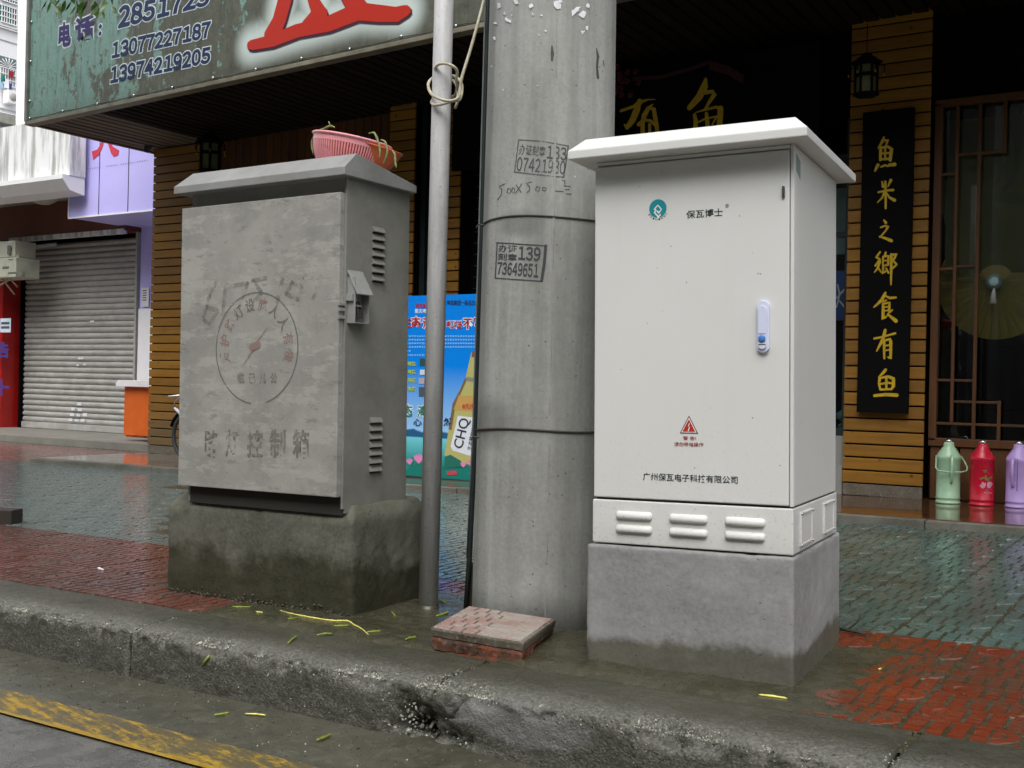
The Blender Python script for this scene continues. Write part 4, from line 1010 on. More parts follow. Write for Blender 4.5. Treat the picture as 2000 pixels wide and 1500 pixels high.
# lanterns
def lantern(P, label, sc_=0.85):
    t = thing('lantern', label, 'lantern', P, 'dark wooden lanterns under the canopy')
    t.scale = (sc_, sc_, sc_); fr = MB(); s_ = 0.125
    six = [(s_ * math.cos(R(60 * i + 15)), s_ * math.sin(R(60 * i + 15))) for i in range(6)]
    for x, y in six: fr.box(x - 0.012, x + 0.012, y - 0.012, y + 0.012, -0.22, 0.13)
    for z0, z1, k_ in ((0.12, 0.15, 1.2), (-0.24, -0.21, 1.2), (-0.02, 0.02, 1.12)): fr.prism([(x * k_, y * k_) for x, y in six], 'z', z0, z1)
    fr.prism([(x * 1.5, y * 1.5) for x, y in six], 'z', 0.15, 0.165)
    fr.prism([(x * 0.9, y * 0.9) for x, y in six], 'z', 0.165, 0.215); fr.prism([(x * 0.5, y * 0.5) for x, y in six], 'z', 0.215, 0.26)
    build('frame', fr, MT['black'], t)
    build('glass_shade', MB().prism([(x * 0.93, y * 0.93) for x, y in six], 'z', -0.205, 0.118), MT['lampglass'], t)
    build('rod', MB().tube([(0, 0, 0.25), (0, 0, 0.62)], 0.006, 6), MT['black'], t)
    for i in range(6):
        x, y = six[i][0] * 1.62, six[i][1] * 1.62
        h = build('hook', MB().tube([(six[i][0] * 1.2, six[i][1] * 1.2, 0.13), (x, y, 0.11), (x, y, 0.02)], 0.006, 5), MT['black'], t)
        build('bead', MB().lathe([(0.003, -0.005), (0.009, 0.0), (0.003, 0.008), (0.009, 0.02), (0.003, 0.028)], 8, Matrix.Translation((x, y, -0.005))), MT['gold'], h)
    return t
lantern(onY(411, 300, 8.45), 'dark hexagonal lantern hanging beside the left plank pillar')
lantern(onY(1692, 148, 8.35), 'dark hexagonal lantern hanging above the couplet board', 0.62)

# ------------------------------------------------------------------ thermos flasks on the step
def thermos(px, label, mat, handle, yb=984, lid='silver', deco=False):
    P0 = Vector((onY(px, yb, 8.63).x, 8.63, 0)); P0.z = g(P0.x) + 0.05
    t = thing('thermos_flask', label, 'thermos', P0, 'thermos flasks in a row on the step')
    r = 0.083
    build('body', MB().lathe([(r + 0.005, 0), (r + 0.005, 0.012), (r, 0.016), (r, 0.035), (r + 0.003, 0.038), (r + 0.003, 0.046), (r, 0.05), (r, 0.318), (r + 0.002, 0.322), (r + 0.002, 0.345), (r, 0.348), (r - 0.004, 0.352), (r - 0.006, 0.362), (r - 0.016, 0.37), (r - 0.018, 0.382), (r - 0.03, 0.39), (r - 0.032, 0.402), (r - 0.044, 0.412), (r - 0.047, 0.43), (r - 0.05, 0.446)], 40), mat, t)
    build('stopper', MB().lathe([(0.024, 0.444), (0.026, 0.448), (0.026, 0.458), (0.018, 0.468), (0.004, 0.472)], 20), MT['chrome'], t)
    if handle == 'front':
        build('back_handle', MB().tube([(0, -r + 0.004, 0.345), (0, -r - 0.02, 0.335), (0, -r - 0.022, 0.24), (0, -r - 0.012, 0.17), (0, -r + 0.005, 0.145)], [0.013, 0.013, 0.012, 0.01, 0.006], 8).add([], []), mat, t).rotation_euler.z = YAW - R(8)
        a = [(-0.088, 0, 0.345), (-0.1, -0.04, 0.31), (-0.112, -0.075, 0.26), (-0.1, -0.095, 0.243), (-0.05, -0.105, 0.235), (0, -0.108, 0.233), (0.05, -0.105, 0.235), (0.1, -0.095, 0.245), (0.112, -0.07, 0.27), (0.1, -0.04, 0.31), (0.088, 0, 0.345)]
        build('carry_handle', MB().tube(a, 0.0055, 8), mat, t).rotation_euler.z = YAW - R(5)
    elif handle == 'left':
        o = build('back_handle', MB().tube([(0, -r + 0.004, 0.345), (0, -r - 0.018, 0.335), (0, -r - 0.02, 0.24), (0, -r - 0.01, 0.16), (0, -r + 0.005, 0.14)], [0.013, 0.013, 0.012, 0.01, 0.006], 8), mat, t); o.rotation_euler.z = YAW - R(48)
        o = build('strap', MB().tube([(0.0, -r - 0.002, 0.35), (0.0, -r - 0.003, 0.12)], 0.002, 5), MT['wire'], t); o.rotation_euler.z = YAW - R(30)
    if deco:
        def cyl(u, v): a = R(-90) + YAW + u / r; return Vector((math.cos(a) * (r + 0.0012), math.sin(a) * (r + 0.0012), v))
        class _L: pass
        def blob(mat_, items, name='printed_flower'):
            sm = MB()
            for u, v, w_, h_, an in items:
                c_, s_ = math.cos(an), math.sin(an); P = [cyl(u, v)] + [cyl(u + w_ * math.cos(q) * c_ - h_ * math.sin(q) * s_, v + w_ * math.cos(q) * s_ + h_ * math.sin(q) * c_) for q in [i * math.pi / 4 for i in range(8)]]
                k_ = len(sm.v) / 9 * 0.0001
                P = [p + Vector((p.x, p.y, 0)).normalized() * k_ for p in P]
                sm.add(P, [(0, 1 + i, 1 + (i + 1) % 8) for i in range(8)])
            build(name, sm, mat_, t, normals=False)
        blob(FLAT('leaf_print', 110, 128, 60), [(-0.03, 0.20, 0.022, 0.006, 0.4), (-0.01, 0.205, 0.02, 0.006, 1.5), (0.02, 0.2, 0.026, 0.006, 0.2), (0.0, 0.19, 0.02, 0.005, -0.6), (0.03, 0.208, 0.018, 0.004, 0.5), (-0.015, 0.255, 0.016, 0.004, 0.0), (-0.01, 0.245, 0.012, 0.003, 0.2)], 'printed_leaves')
        blob(FLAT('petal_print', 214, 150, 170), [(-0.025, 0.155, 0.01, 0.02, 0.3), (-0.035, 0.14, 0.008, 0.018, 0.7), (-0.015, 0.15, 0.007, 0.02, -0.2), (0.012, 0.145, 0.012, 0.018, 0.5), (0.03, 0.15, 0.01, 0.02, -0.5), (0.02, 0.165, 0.02, 0.012, 0.0), (0.04, 0.158, 0.012, 0.006, 0.6)])
        blob(FLAT('white_print', 225, 215, 220), [(-0.012 + i * 0.012, 0.098 - i * 0.0006, 0.004 if i == 0 else 0.003, 0.004 if i == 0 else 0.002, 0) for i in range(5)] + [(0.045, 0.23, 0.002, 0.002, 0), (0.04, 0.12, 0.002, 0.002, 0), (0.01, 0.235, 0.002, 0.002, 0)], 'printed_caption')
    return t
thermos(1851, 'pale green thermos flask with a wire carry handle, beside the plank pillar', plain('pale_green_enamel', (0.33, 0.52, 0.34), 0.3, var=0.05), 'front', 982)
thermos(1917, 'crimson thermos flask printed with flowers, in the middle of the row', plain('crimson_enamel', (0.50, 0.008, 0.03), 0.28, var=0.05), None, 985, deco=True)
thermos(1988, 'lilac thermos flask with a side handle, rightmost of the row', plain('lilac_enamel', (0.46, 0.32, 0.66), 0.3, var=0.05), 'left', 988)

# ------------------------------------------------------------------ beer poster
po = thing('beer_poster', 'blue beer promotion poster with a tilted bottle, behind the steel pipe', 'poster', (-5.75, 7.95, g(-5.75) + 0.05))
PY = 7.95
def postermat():
    k = N('poster_print'); k.coord()
    z = k.math('ADD', k.xyz()[2], 0.013)
    sky_ = k.mix(k.ramp(z, 0.45, 1.0), (0.30, 0.56, 0.86), (0.0, 0.22, 0.78))
    sea = k.mix(k.ramp(z, 0.16, 0.36), (0.02, 0.26, 0.24), (0.16, 0.58, 0.66))
    hill = k.ramp(k.math('ADD', z, k.math('MULTIPLY', k.noise(5, 3), 0.12)), 0.50, 0.485)
    c = k.mix(hill, sky_, (0.02, 0.11, 0.24)); c = k.mix(k.ramp(z, 0.375, 0.365), c, sea)
    lily = k.ramp(k.math('ADD', z, k.math('MULTIPLY', k.noise(9, 3), 0.3)), 0.30, 0.28)
    c = k.mix(k.math('MULTIPLY', lily, 0.8), c, (0.01, 0.17, 0.13))
    return k.done(c, 0.3)
zb = g(-5.75) + 0.06
build('panel', MB().box(-6.55, -5.02, PY, PY + 0.015, zb, 1.625), postermat(), po, world=True)
build('bottom_rail', MB().box(-6.56, -5.01, PY - 0.012, PY + 0.03, zb - 0.02, zb), MT['darkframe'], po, world=True)
pz = lambda x, y, d=0.002: onY(x, y, PY - d)
def pq(x0, x1, y0, y1, d=0.004, sk=0.0): return [pz(x0, y1, d), pz(x1, y1 + sk, d), pz(x1, y0 + sk, d), pz(x0, y0, d)]
WHT = FLAT('poster_white', 225, 235, 245); PRED = FLAT('poster_red', 176, 24, 30); PBLK = FLAT('poster_navy', 20, 40, 80); PGRN = FLAT('poster_green', 20, 110, 80)
for body, q_ in [('生态', pq(785, 822, 618, 640)), ('清', pq(825, 845, 620, 642)), ('啤酒机送', pq(872, 902, 626, 642)), ('不停', pq(904, 940, 620, 643))]:
    lettering(body, q_, WHT, po, True, 0.09, Vector((0, 0.001, 0)), fit=0.035); lettering(body, q_, PRED, po, True, 0.035)
for body, q_, mt in [('重庆啤酒', pq(810, 840, 603, 612), WHT), ('啤酒集团', pq(812, 838, 592, 602), PRED), ('啤酒集团一级品生产厂', pq(873, 942, 586, 596), PBLK)]:
    lettering(body, q_, mt, po, True, 0.01)
rows = MB()
for i, (yy, xa, xb) in enumerate([(655, 789, 930), (662, 789, 926), (669, 789, 926), (676, 789, 926), (684, 789, 800), (692, 789, 835)]):
    x_ = xa
    while x_ < xb:
        a_ = pz(x_, yy + 3, 0.002); b_ = pz(x_ + 3.2, yy + 3.2, 0.002); c_ = pz(x_ + 3.2, yy, 0.002); d_ = pz(x_, yy, 0.002); rows.add([a_, b_, c_, d_], [(0, 1, 2, 3)]); x_ += 5
tag(build('small_print', rows, FLAT('poster_pale', 120, 180, 235), po, world=True, normals=False), kind='stuff')
for i, yy in enumerate((706, 722, 738, 755)):
    lettering('特等奖:' if i == 0 else '一二三'[i - 1] + '等奖:', pq(789, 813, yy, yy + 9), FLAT('poster_yellow', 170, 190, 70), po, True, 0.03)
for q_, cc in [(pq(820, 832, 700, 714), (40, 70, 70)), (pq(820, 838, 722, 732), (200, 210, 220)), (pq(818, 838, 738, 750), (170, 160, 170)), (pq(818, 840, 756, 774), (70, 80, 90))]:
    build('printed_prize', MB().add(q_, [(0, 1, 2, 3)]), FLAT('prize_%d' % cc[0], *cc), po, world=True, normals=False)
for body, q_, mt in [('态', pq(787, 806, 790, 814), PGRN), ('清', pq(815, 833, 792, 814), PGRN), ('心', pq(807, 824, 818, 832), PBLK), ('然', pq(866, 884, 816, 832), PBLK)]:
    if mt is PGRN: lettering(body, q_, WHT, po, True, 0.08, Vector((0, 0.001, 0)), fit=0.03)
    lettering(body, q_, mt, po, True, 0.02)
def poly(pts, mat, name, d):
    sm = MB(); sm.add([pz(x, y, d) for x, y in pts], [tuple(range(len(pts)))]); return build(name, sm, mat, po, world=True, normals=False)
poly([(921, 688), (938, 684), (955, 690), (960, 745), (972, 790), (968, 840), (950, 915), (905, 905), (868, 890), (876, 840), (884, 790), (896, 765), (910, 735), (918, 700)], FLAT('bottle_glass', 176, 172, 104), 'printed_bottle', 0.0024)
poly([(909, 737), (913, 740), (890, 790), (882, 840), (876, 838), (884, 788), (897, 764)], FLAT('bottle_shade', 116, 92, 60), 'printed_bottle_edge', 0.0030)
poly([(922, 687), (945, 684), (946, 696), (921, 698)], FLAT('bottle_cap', 120, 74, 60), 'printed_cap', 0.0032)
poly([(912, 736), (958, 742), (960, 750), (909, 744)], FLAT('bottle_band', 130, 130, 120), 'printed_band', 0.0032)
poly([(896, 772), (945, 775), (950, 806), (886, 800)], FLAT('bottle_label_top', 190, 150, 80), 'printed_label', 0.0036)
lettering('8元/瓶', pq(903, 930, 788, 799, 0.0055), PRED, po, True, 0.02)
poly([(894, 812), (938, 817), (922, 892), (884, 880), (880, 872)], FLAT('bottle_label', 214, 220, 228), 'printed_label', 0.0038)
lettering('CHQ', [pz(906, 879, 0.006), pz(921, 820, 0.006), pz(898, 815, 0.006), pz(885, 872, 0.006)], FLAT('label_ink', 40, 44, 52), po, True, 0.01)
lettering('生态精爽啤酒', [pz(920, 880, 0.006), pz(931, 826, 0.006), pz(923, 824, 0.006), pz(912, 878, 0.006)], FLAT('label_ink', 40, 44, 52), po, True, 0.01)
for cx, cy, s_ in [(800, 902, 8), (818, 897, 12), (920, 905, 9), (905, 908, 7)]:
    sm = MB()
    for a in (-0.9, -0.45, 0, 0.45, 0.9):
        sm.stroke([(cx, cy + s_ * 0.6), (cx + math.sin(a) * s_ * 0.6, cy - s_ * 0.1), (cx + math.sin(a) * s_, cy - math.cos(a) * s_ * 0.9)], [s_ * 0.25, s_ * 0.5, s_ * 0.12], lambda x, y: pz(x, y, 0.004), nrm, 0.0002)
    build('printed_lotus', sm, FLAT('lotus_pink', 216, 130, 180), po, world=True, normals=False)
poly([(869, 892), (880, 888), (900, 900), (904, 912), (868, 914)], FLAT('lotus_leaf', 20, 104, 88), 'printed_leaf', 0.0034)
poly([(872, 920), (890, 919), (894, 927), (874, 928)], FLAT('lotus_red', 190, 60, 80), 'printed_flower', 0.0036)

# ------------------------------------------------------------------ white cabinet
W = frame((-0.981, 3.106, 0.013), 5.0, 1.1)
wc = thing('white_cabinet', 'clean white powder-coated power cabinet with a blue-button handle on a cement plinth', 'cabinet', W)
def plinth(parent, mat, x0, x1, y0, y1, z0, z1, rnd, amp, name='plinth', top=None, st=0.02):
    """a rendered block: dense box with worn edges"""
    bm = bmesh.new()
    xs = [x0 + (x1 - x0) * i / round((x1 - x0) / st) for i in range(round((x1 - x0) / st) + 1)]
    ys = [y0 + (y1 - y0) * i / round((y1 - y0) / st) for i in range(round((y1 - y0) / st) + 1)]
    zs = [z0 + (z1 - z0) * i / round((z1 - z0) / st) for i in range(round((z1 - z0) / st) + 1)]
    cache = {}
    def V(x, y, z):
        k_ = (round(x, 4), round(y, 4), round(z, 4))
        if k_ not in cache:
            cx, cy = (x0 + x1) / 2, (y0 + y1) / 2
            hx, hy = (x1 - x0) / 2 - rnd, (y1 - y0) / 2 - rnd
            p = Vector((x, y, z)); q = Vector((max(cx - hx, min(cx + hx, x)), max(cy - hy, min(cy + hy, y)), min(z, z1 - rnd)))
            d = p - q
            if d.length > 1e-6: p = q + d.normalized() * min(d.length, rnd) if d.length > rnd * 0.999 else p
            nn = noise.fractal(p * 5, 1, 2, 4) * amp + noise.fractal(p * 38, 0.8, 2, 3) * amp * 0.35
            if d.length > rnd * 1.02 or z > z1 - rnd: nn -= max(0, noise.fractal(p * 18, 0.9, 2, 3) - 0.15) * 0.012
            out_ = Vector((p.x - cx, p.y - cy, 0)); out_.x = out_.x / (x1 - x0); out_.y = out_.y / (y1 - y0)
            ax = Vector((math.copysign(1, out_.x), 0, 0)) if abs(out_.x) > abs(out_.y) else Vector((0, math.copysign(1, out_.y), 0))
            p += ax * nn + Vector((0, 0, nn * 0.5 if z > z0 + 0.1 else 0))
            if top: p.z += top(p.x, p.y, z)
            cache[k_] = bm.verts.new(p)
        return cache[k_]
    def quad(g1, g2, f):
        for i in range(len(g1) - 1):
            for j in range(len(g2) - 1):
                fc = bm.faces.new((V(*f(g1[i], g2[j])), V(*f(g1[i + 1], g2[j])), V(*f(g1[i + 1], g2[j + 1])), V(*f(g1[i], g2[j + 1])))); fc.smooth = True
    quad(xs, zs, lambda a, b: (a, y0, b)); quad(xs, zs, lambda a, b: (a, y1, b)); quad(ys, zs, lambda a, b: (x0, a, b)); quad(ys, zs, lambda a, b: (x1, a, b)); quad(xs, ys, lambda a, b: (a, b, z1))
    fixnormals(bm); me = bpy.data.meshes.new(name); bm.to_mesh(me); bm.free(); me.materials.append(mat)
    return mesh_obj(name, me, parent)
plinth(wc, MT['plinth_new'], -0.636, -0.001, 0.0, 0.685, -0.06, 0.366, 0.006, 0.0030, st=0.011)
WP = MT['white_paint']; SEAM = plain('shadow_gap_gasket', (0.03, 0.03, 0.03), 0.8)
build('base_skirt', MB().box(-0.619, -0.003, 0.006, 0.636, 0.371, 0.503), WP, wc, bevel=0.004)
build('gasket', MB().box(-0.610, -0.008, 0.018, 0.62, 0.5035, 0.5075), SEAM, wc)
build('body', MB().box(-0.612, -0.0035, 0.020, 0.622, 0.508, 1.541), WP, wc, bevel=0.004)
build('corner_post', MB().box(-0.0135, -0.0035, 0.0085, 0.02, 0.508, 1.541), WP, wc, bevel=0.0015)
build('header', MB().box(-0.612, -0.015, 0.0095, 0.02, 1.531, 1.541), WP, wc, bevel=0.001)
door = build('door', MB().box(-0.6155, -0.0165, 0.0075, 0.019, 0.511, 1.5265), WP, wc, bevel=0.003)
# lid: flat top with bevelled rim, underside recess
ld = MB(); c_ = 0.042; X0, X1, Y0, Y1 = -0.673, 0.050, -0.074, 0.679
zA, zB, zC = 1.5425, 1.568, 1.608
ld.add([(X0, Y0, zA), (X1, Y0, zA), (X1, Y1, zA), (X0, Y1, zA), (X0, Y0, zB), (X1, Y0, zB), (X1, Y1, zB), (X0, Y1, zB), (X0 + c_, Y0 + c_, zC), (X1 - c_, Y0 + c_, zC), (X1 - c_, Y1 - c_, zC), (X0 + c_, Y1 - c_, zC)],
       [(0, 1, 2, 3), (0, 4, 5, 1), (1, 5, 6, 2), (2, 6, 7, 3), (3, 7, 4, 0), (4, 8, 9, 5), (5, 9, 10, 6), (6, 10, 11, 7), (7, 11, 8, 4), (8, 11, 10, 9)])
build('lid', ld, WP, wc, bevel=0.003)
lou = []
def louvre(x0, x1, zc, h=0.025, d=0.012):
    m_ = MB(); n = 6; prof = [(0, -h / 2), (-d * 0.75, -h / 2 + 0.002), (-d, -h / 2 + 0.006), (-d, 0.0), (-d * 0.7, h / 2 - 0.004), (0, h / 2)]
    L_ = x1 - x0; vs = []; stn = [(0, 0.05), (0.03, 0.75), (0.08, 1), (0.92, 1), (0.97, 0.75), (1, 0.05)]
    for t, k_ in stn:
        for p in prof: vs.append((x0 + L_ * t, 0.006 + p[0] * k_, zc + p[1] * (0.55 + 0.45 * k_)))
    m = len(prof); fs = [(i * m + j, (i + 1) * m + j, (i + 1) * m + j + 1, i * m + j + 1) for i in range(len(stn) - 1) for j in range(m - 1)]
    m_.add(vs, fs, True); return m_
for xa, xb in ((-0.541, -0.425), (-0.371, -0.253), (-0.201, -0.083)):
    for zc in (0.459, 0.418): build('louvre', louvre(xa, xb, zc), WP, wc)
for ya, yb in ((0.085, 0.237), (0.415, 0.565)):
    ap = build('access_panel', MB().box(-0.003, 0.0005, ya, yb, 0.388, 0.485), WP, wc, bevel=0.001)
    e_ = 0.006; sc = MB()
    for a, b, c, d in ((ya, yb, 0.479, 0.485), (ya, yb, 0.388, 0.394), (ya, ya + e_, 0.394, 0.479), (yb - e_, yb, 0.394, 0.479)): sc.box(0.0005, 0.0032, a, b, c, d)
    build('rim', sc, WP, ap, bevel=0.001)
    for y_ in (ya + 0.003, yb - 0.003):
        for z_ in (0.391, 0.482): build('screw', MB().lathe([(0.0055, 0), (0.0045, 0.003), (0.001, 0.004)], 8, Matrix.Translation((0.0032, y_, z_)) @ Matrix.Rotation(R(90), 4, 'Y')), MT['chrome'], ap)
def capsule(x0, x1, z0, z1, y0, y1, n=8):
    r = (x1 - x0) / 2; cx = (x0 + x1) / 2
    pts = [(cx + r * math.cos(R(180 * i / n)), z1 - r + r * math.sin(R(180 * i / n))) for i in range(n + 1)] + [(cx - r * math.cos(R(180 * i / n)), z0 + r - r * math.sin(R(180 * i / n))) for i in range(n + 1)]
    return MB().prism(pts, 'y', y0, y1)
HP = plain('bluish_white_plastic', (0.62, 0.66, 0.82), 0.3, var=0.04)
hd = build('handle', capsule(-0.1075, -0.071, 0.947, 1.099, -0.004, 0.0075), HP, door, bevel=0.003, seg=2)
hb = hd  # handle pieces sit on the door as sub-parts of the cabinet
hl = build('handle_lever', capsule(-0.102, -0.0775, 0.957, 1.083, -0.010, -0.0042), HP, wc, bevel=0.002)
build('lock_button', MB().lathe([(0.0105, 0), (0.0105, 0.003), (0.007, 0.0045), (0.001, 0.005)], 20, Matrix.Translation((-0.0898, -0.0102, 0.988)) @ Matrix.Rotation(R(90), 4, 'X')), plain('blue_button', (0.06, 0.2, 0.55), 0.3), wc)
build('handle_gap', MB().box(-0.1, -0.0795, -0.0106, -0.0101, 0.9695, 0.972).box(-0.1, -0.0795, -0.0106, -0.0101, 1.0005, 1.002), SEAM, wc)
lt = build('latch', capsule(-0.0375, -0.0285, 1.387, 1.425, 0.003, 0.0075), MT['chrome'], door, bevel=0.001)
build('latch_loop', MB().tube([(-0.033, 0.0, 1.42), (-0.035, -0.003, 1.412), (-0.033, -0.004, 1.403), (-0.031, -0.002, 1.395)], 0.0018, 6), MT['wire'], wc)
yf = 0.0066
def wl(body, x0, x1, z0, z1, mat, bold=0.0, y=yf): return lettering(body, rectq(x0, x1, z0, z1, y), mat, wc, bold=bold)
TEAL = FLAT('teal_ink', 24, 140, 150, rough=0.4); INK = FLAT('dark_green_ink', 26, 46, 44, rough=0.4); RED = FLAT('warning_red', 176, 50, 38, rough=0.4); WHI = FLAT('cabinet_white_ink', 226, 228, 224, rough=0.4); REDT = FLAT('brown_red_ink', 150, 66, 62, rough=0.4)
def disc(cx, cz_, r, y, n=32, a0=0, a1=360): return MB().add([(cx, y, cz_)] + [(cx + r * math.cos(R(a0 + (a1 - a0) * i / n)), y, cz_ + r * math.sin(R(a0 + (a1 - a0) * i / n))) for i in range(n + 1)], [(0, 1 + i, 2 + i) for i in range(n)])
cx, cz_ = -0.411, 1.386
build('logo', disc(cx, cz_, 0.0275, yf), TEAL, wc, normals=False)
sm = MB(); tl = lambda x, y: Vector((cx + x * 0.0275, yf - 0.0006, cz_ + y * 0.0275))
for pts in ([(-0.38, -0.05), (0.0, 0.36), (0.42, -0.12), (0.12, -0.5)], [(-0.38, -0.05), (-0.2, -0.2)], [(0.12, -0.5), (-0.05, -0.3)], [(-0.38, -0.42), (-0.02, -0.82), (0.08, -1.04)], [(0.3, -0.72), (0.02, -1.02)], [(-0.38, -0.42), (-0.28, -0.3)]):
    sm.stroke(pts, [0.17] * len(pts), lambda x, y: tl(x, y), Vector((0, -1, 0)), 0.0001)
build('logo_mark', sm, WHI, wc, normals=False)
for i, ch in enumerate('PO-LIGHT'):
    a = R(213 + i * 16.2); P = Vector((cx + 0.0325 * math.cos(a), yf, cz_ + 0.0325 * math.sin(a))); u = Vector((-math.sin(a), 0, math.cos(a))) * 0.0024; v = Vector((-math.cos(a), 0, -math.sin(a))) * 0.0028
    lettering(ch, [P - u - v, P + u - v, P + u + v, P - u + v], INK, wc, bold=0.02)
wl('保瓦博士', -0.322, -0.211, 1.349, 1.373, INK, 0.012)
wl('®', -0.2035, -0.1925, 1.373, 1.384, INK, 0.005)
tri = lambda s_, y: MB().add([(-0.3115 - 0.0285 * s_, y, 0.7285 - 0.0175 * s_), (-0.3115 + 0.0285 * s_, y, 0.7285 - 0.0175 * s_), (-0.3115, y, 0.7285 + 0.036 * s_)], [(0, 1, 2)])
build('warning_triangle', tri(1.0, yf), FLAT('dark_red_rim', 110, 34, 40), wc, normals=False)
build('warning_triangle', tri(0.84, yf - 0.0004), WHI, wc, normals=False)
build('warning_triangle', tri(0.70, yf - 0.0008), RED, wc, normals=False)
sm = MB(); sm.stroke([(-0.3095, 0.741), (-0.3135, 0.732), (-0.3092, 0.731), (-0.3130, 0.719)], [0.0025, 0.0022, 0.0022, 0.0035], lambda x, y: Vector((x, yf - 0.0012, y)), Vector((0, -1, 0)), 0.0001)
build('bolt_symbol', sm, WHI, wc, normals=False)
wl('警 告!', -0.3295, -0.2895, 0.691, 0.703, REDT, 0.012); wl('请勿带电操作', -0.357, -0.267, 0.672, 0.685, REDT, 0.012)
wl('广州保瓦电子科技有限公司', -0.455, -0.164, 0.567, 0.590, INK, 0.012)
sv = build('approval_sticker', MB().add([(-0.0028, 0.03, 1.47), (-0.0028, 0.085, 1.45), (-0.0028, 0.085, 1.505), (-0.0028, 0.03, 1.52)], [(0, 1, 2, 3)]), FLAT('greenish_sticker', 128, 150, 144), wc, normals=False)

# ------------------------------------------------------------------ grey cabinet
G = frame((-2.608, 3.127, -0.004), 0.5, 0.6)
gc = thing('street_light_control_cabinet', 'old weathered grey street light control cabinet on a damp concrete plinth', 'cabinet', G)
def gtop(x, y, z):      # mortar fillet rising to the sheet metal
    if z < 0.30: return 0
    d = min(x + 0.98, 0.0 - x - 0.0, y + 0.005, 0.485 - y)
    return 0.062 * min(1, max(0, d / 0.05)) + noise.noise(Vector((x * 6, y * 6, 1))) * 0.008
plinth(gc, MT['plinth_old'], -0.985, -0.012, 0.0, 0.482, -0.08, 0.342, 0.02, 0.006, top=gtop, st=0.0135)
rub = MB()
for i in range(260):
    x_ = random.uniform(-0.97, -0.02); pebble(rub, Vector((x_, -0.004 + random.uniform(-0.01, 0.006), random.uniform(-0.005, 0.03 if random.random() < 0.3 else 0.012))), random.choice((0.002, 0.003, 0.004, 0.006, 0.008)), 0.8)
tag(build('mortar_crumbs', rub, MT['plinth_old'], gc), kind='stuff')
build('body', MB().box(-0.860, -0.05, 0.0, 0.372, 0.372, 1.603), MT['grey_body'], gc, bevel=0.003)
gd = build('door', MB().box(-0.879, -0.058, -0.036, -0.008, 0.434, 1.541), MT['grey_door'], gc, bevel=0.003)
build('door_jamb', MB().box(-0.0575, -0.0475, -0.012, 0.001, 0.39, 1.60), MT['grey_body'], gc, bevel=0.001)
build('recess_shade_strip', MB().box(-0.845, -0.056, -0.0025, -0.0006, 0.366, 0.442), plain('painted_recess_shade', (0.022, 0.021, 0.016), 0.8), gc)  # dark strip painting the shade of the recess below the door
build('gap_shadow_strip', MB().box(-0.84, -0.062, -0.008, -0.0005, 0.445, 1.53), SEAM, gc)
L0 = MB(); a0, a1, zf0, zf1 = -0.902, -0.020, 1.597, 1.6255
L0.add([(a0, -0.06, zf0), (a1, -0.06, zf0), (a1, 0.375, zf0), (a0, 0.375, zf0), (a0, -0.06, zf1), (a1, -0.06, zf1), (a1, 0.375, zf1), (a0, 0.375, zf1), (a0 + 0.038, 0.005, 1.687), (a1 - 0.002, 0.008, 1.685)],
       [(0, 1, 2, 3), (0, 4, 5, 1), (4, 8, 9, 5), (1, 5, 9, 6, 2), (2, 6, 7, 3), (8, 7, 6, 9), (0, 3, 7, 4), (4, 7, 8)])
build('lid', L0, MT['grey_lid'], gc, bevel=0.0025)
lv = MB(); lv.add([(0, 0, 0), (0, 0.071, 0), (0, 0.071, 0.022), (0, 0, 0.022), (0.011, 0, 0.001), (0.011, 0.071, 0.001), (0.011, 0.071, 0.004), (0.011, 0, 0.004)], [(0, 4, 7, 3), (1, 2, 6, 5), (3, 7, 6, 2), (4, 5, 6, 7)])
lvm = meshof(lv, MT['grey_body'], name='louvre')
slm = meshof(MB().box(0, 0.001, 0.003, 0.068, -0.004, 0.003), SEAM, name='slot')
for z0 in (1.418, 0.700):
    for i in range(7):
        o = inst('louvre', lvm, gc, (-0.0498, 0.139, z0 - i * 0.0305)); inst('slot', slm, o, (0, 0, -0.002))
# lock housing
lb = build('lock_box', MB().box(-0.0495, -0.047, 0.0, 0.082, 1.07, 1.24).box(-0.047, -0.012, 0.0, 0.003, 1.07, 1.235).box(-0.047, -0.012, 0.079, 0.082, 1.07, 1.20).box(-0.047, -0.012, 0.0, 0.082, 1.067, 1.07), MT['grey_lid'], gc)
build('lock_hood', MB().prism([(0, 1.262), (0.0, 1.258), (0.048, 1.170), (0.052, 1.170), (0.052, 1.174)], 'y', -0.004, 0.086, Matrix.Translation((-0.049, 0, 0))), MT['grey_lid'], lb, bevel=0.0008)
build('hasp', MB().box(-0.047, -0.022, 0.012, 0.05, 1.128, 1.134).box(-0.047, -0.018, -0.01, 0.018, 1.148, 1.172), MT['grey_lid'], lb)
pd = MB().box(-0.040, -0.022, 0.022, 0.058, 1.085, 1.118).tube([(-0.031, 0.028, 1.118), (-0.031, 0.029, 1.138), (-0.031, 0.040, 1.146), (-0.031, 0.051, 1.138), (-0.031, 0.052, 1.118)], 0.0035, 6)
build('padlock', pd, MT['wire'], lb)
for z_ in (1.08, 1.108, 1.128): build('bolt', MB().box(-0.058, -0.048, -0.042, -0.012, z_, z_ + 0.012), MT['grey_lid'], lb, bevel=0.002)
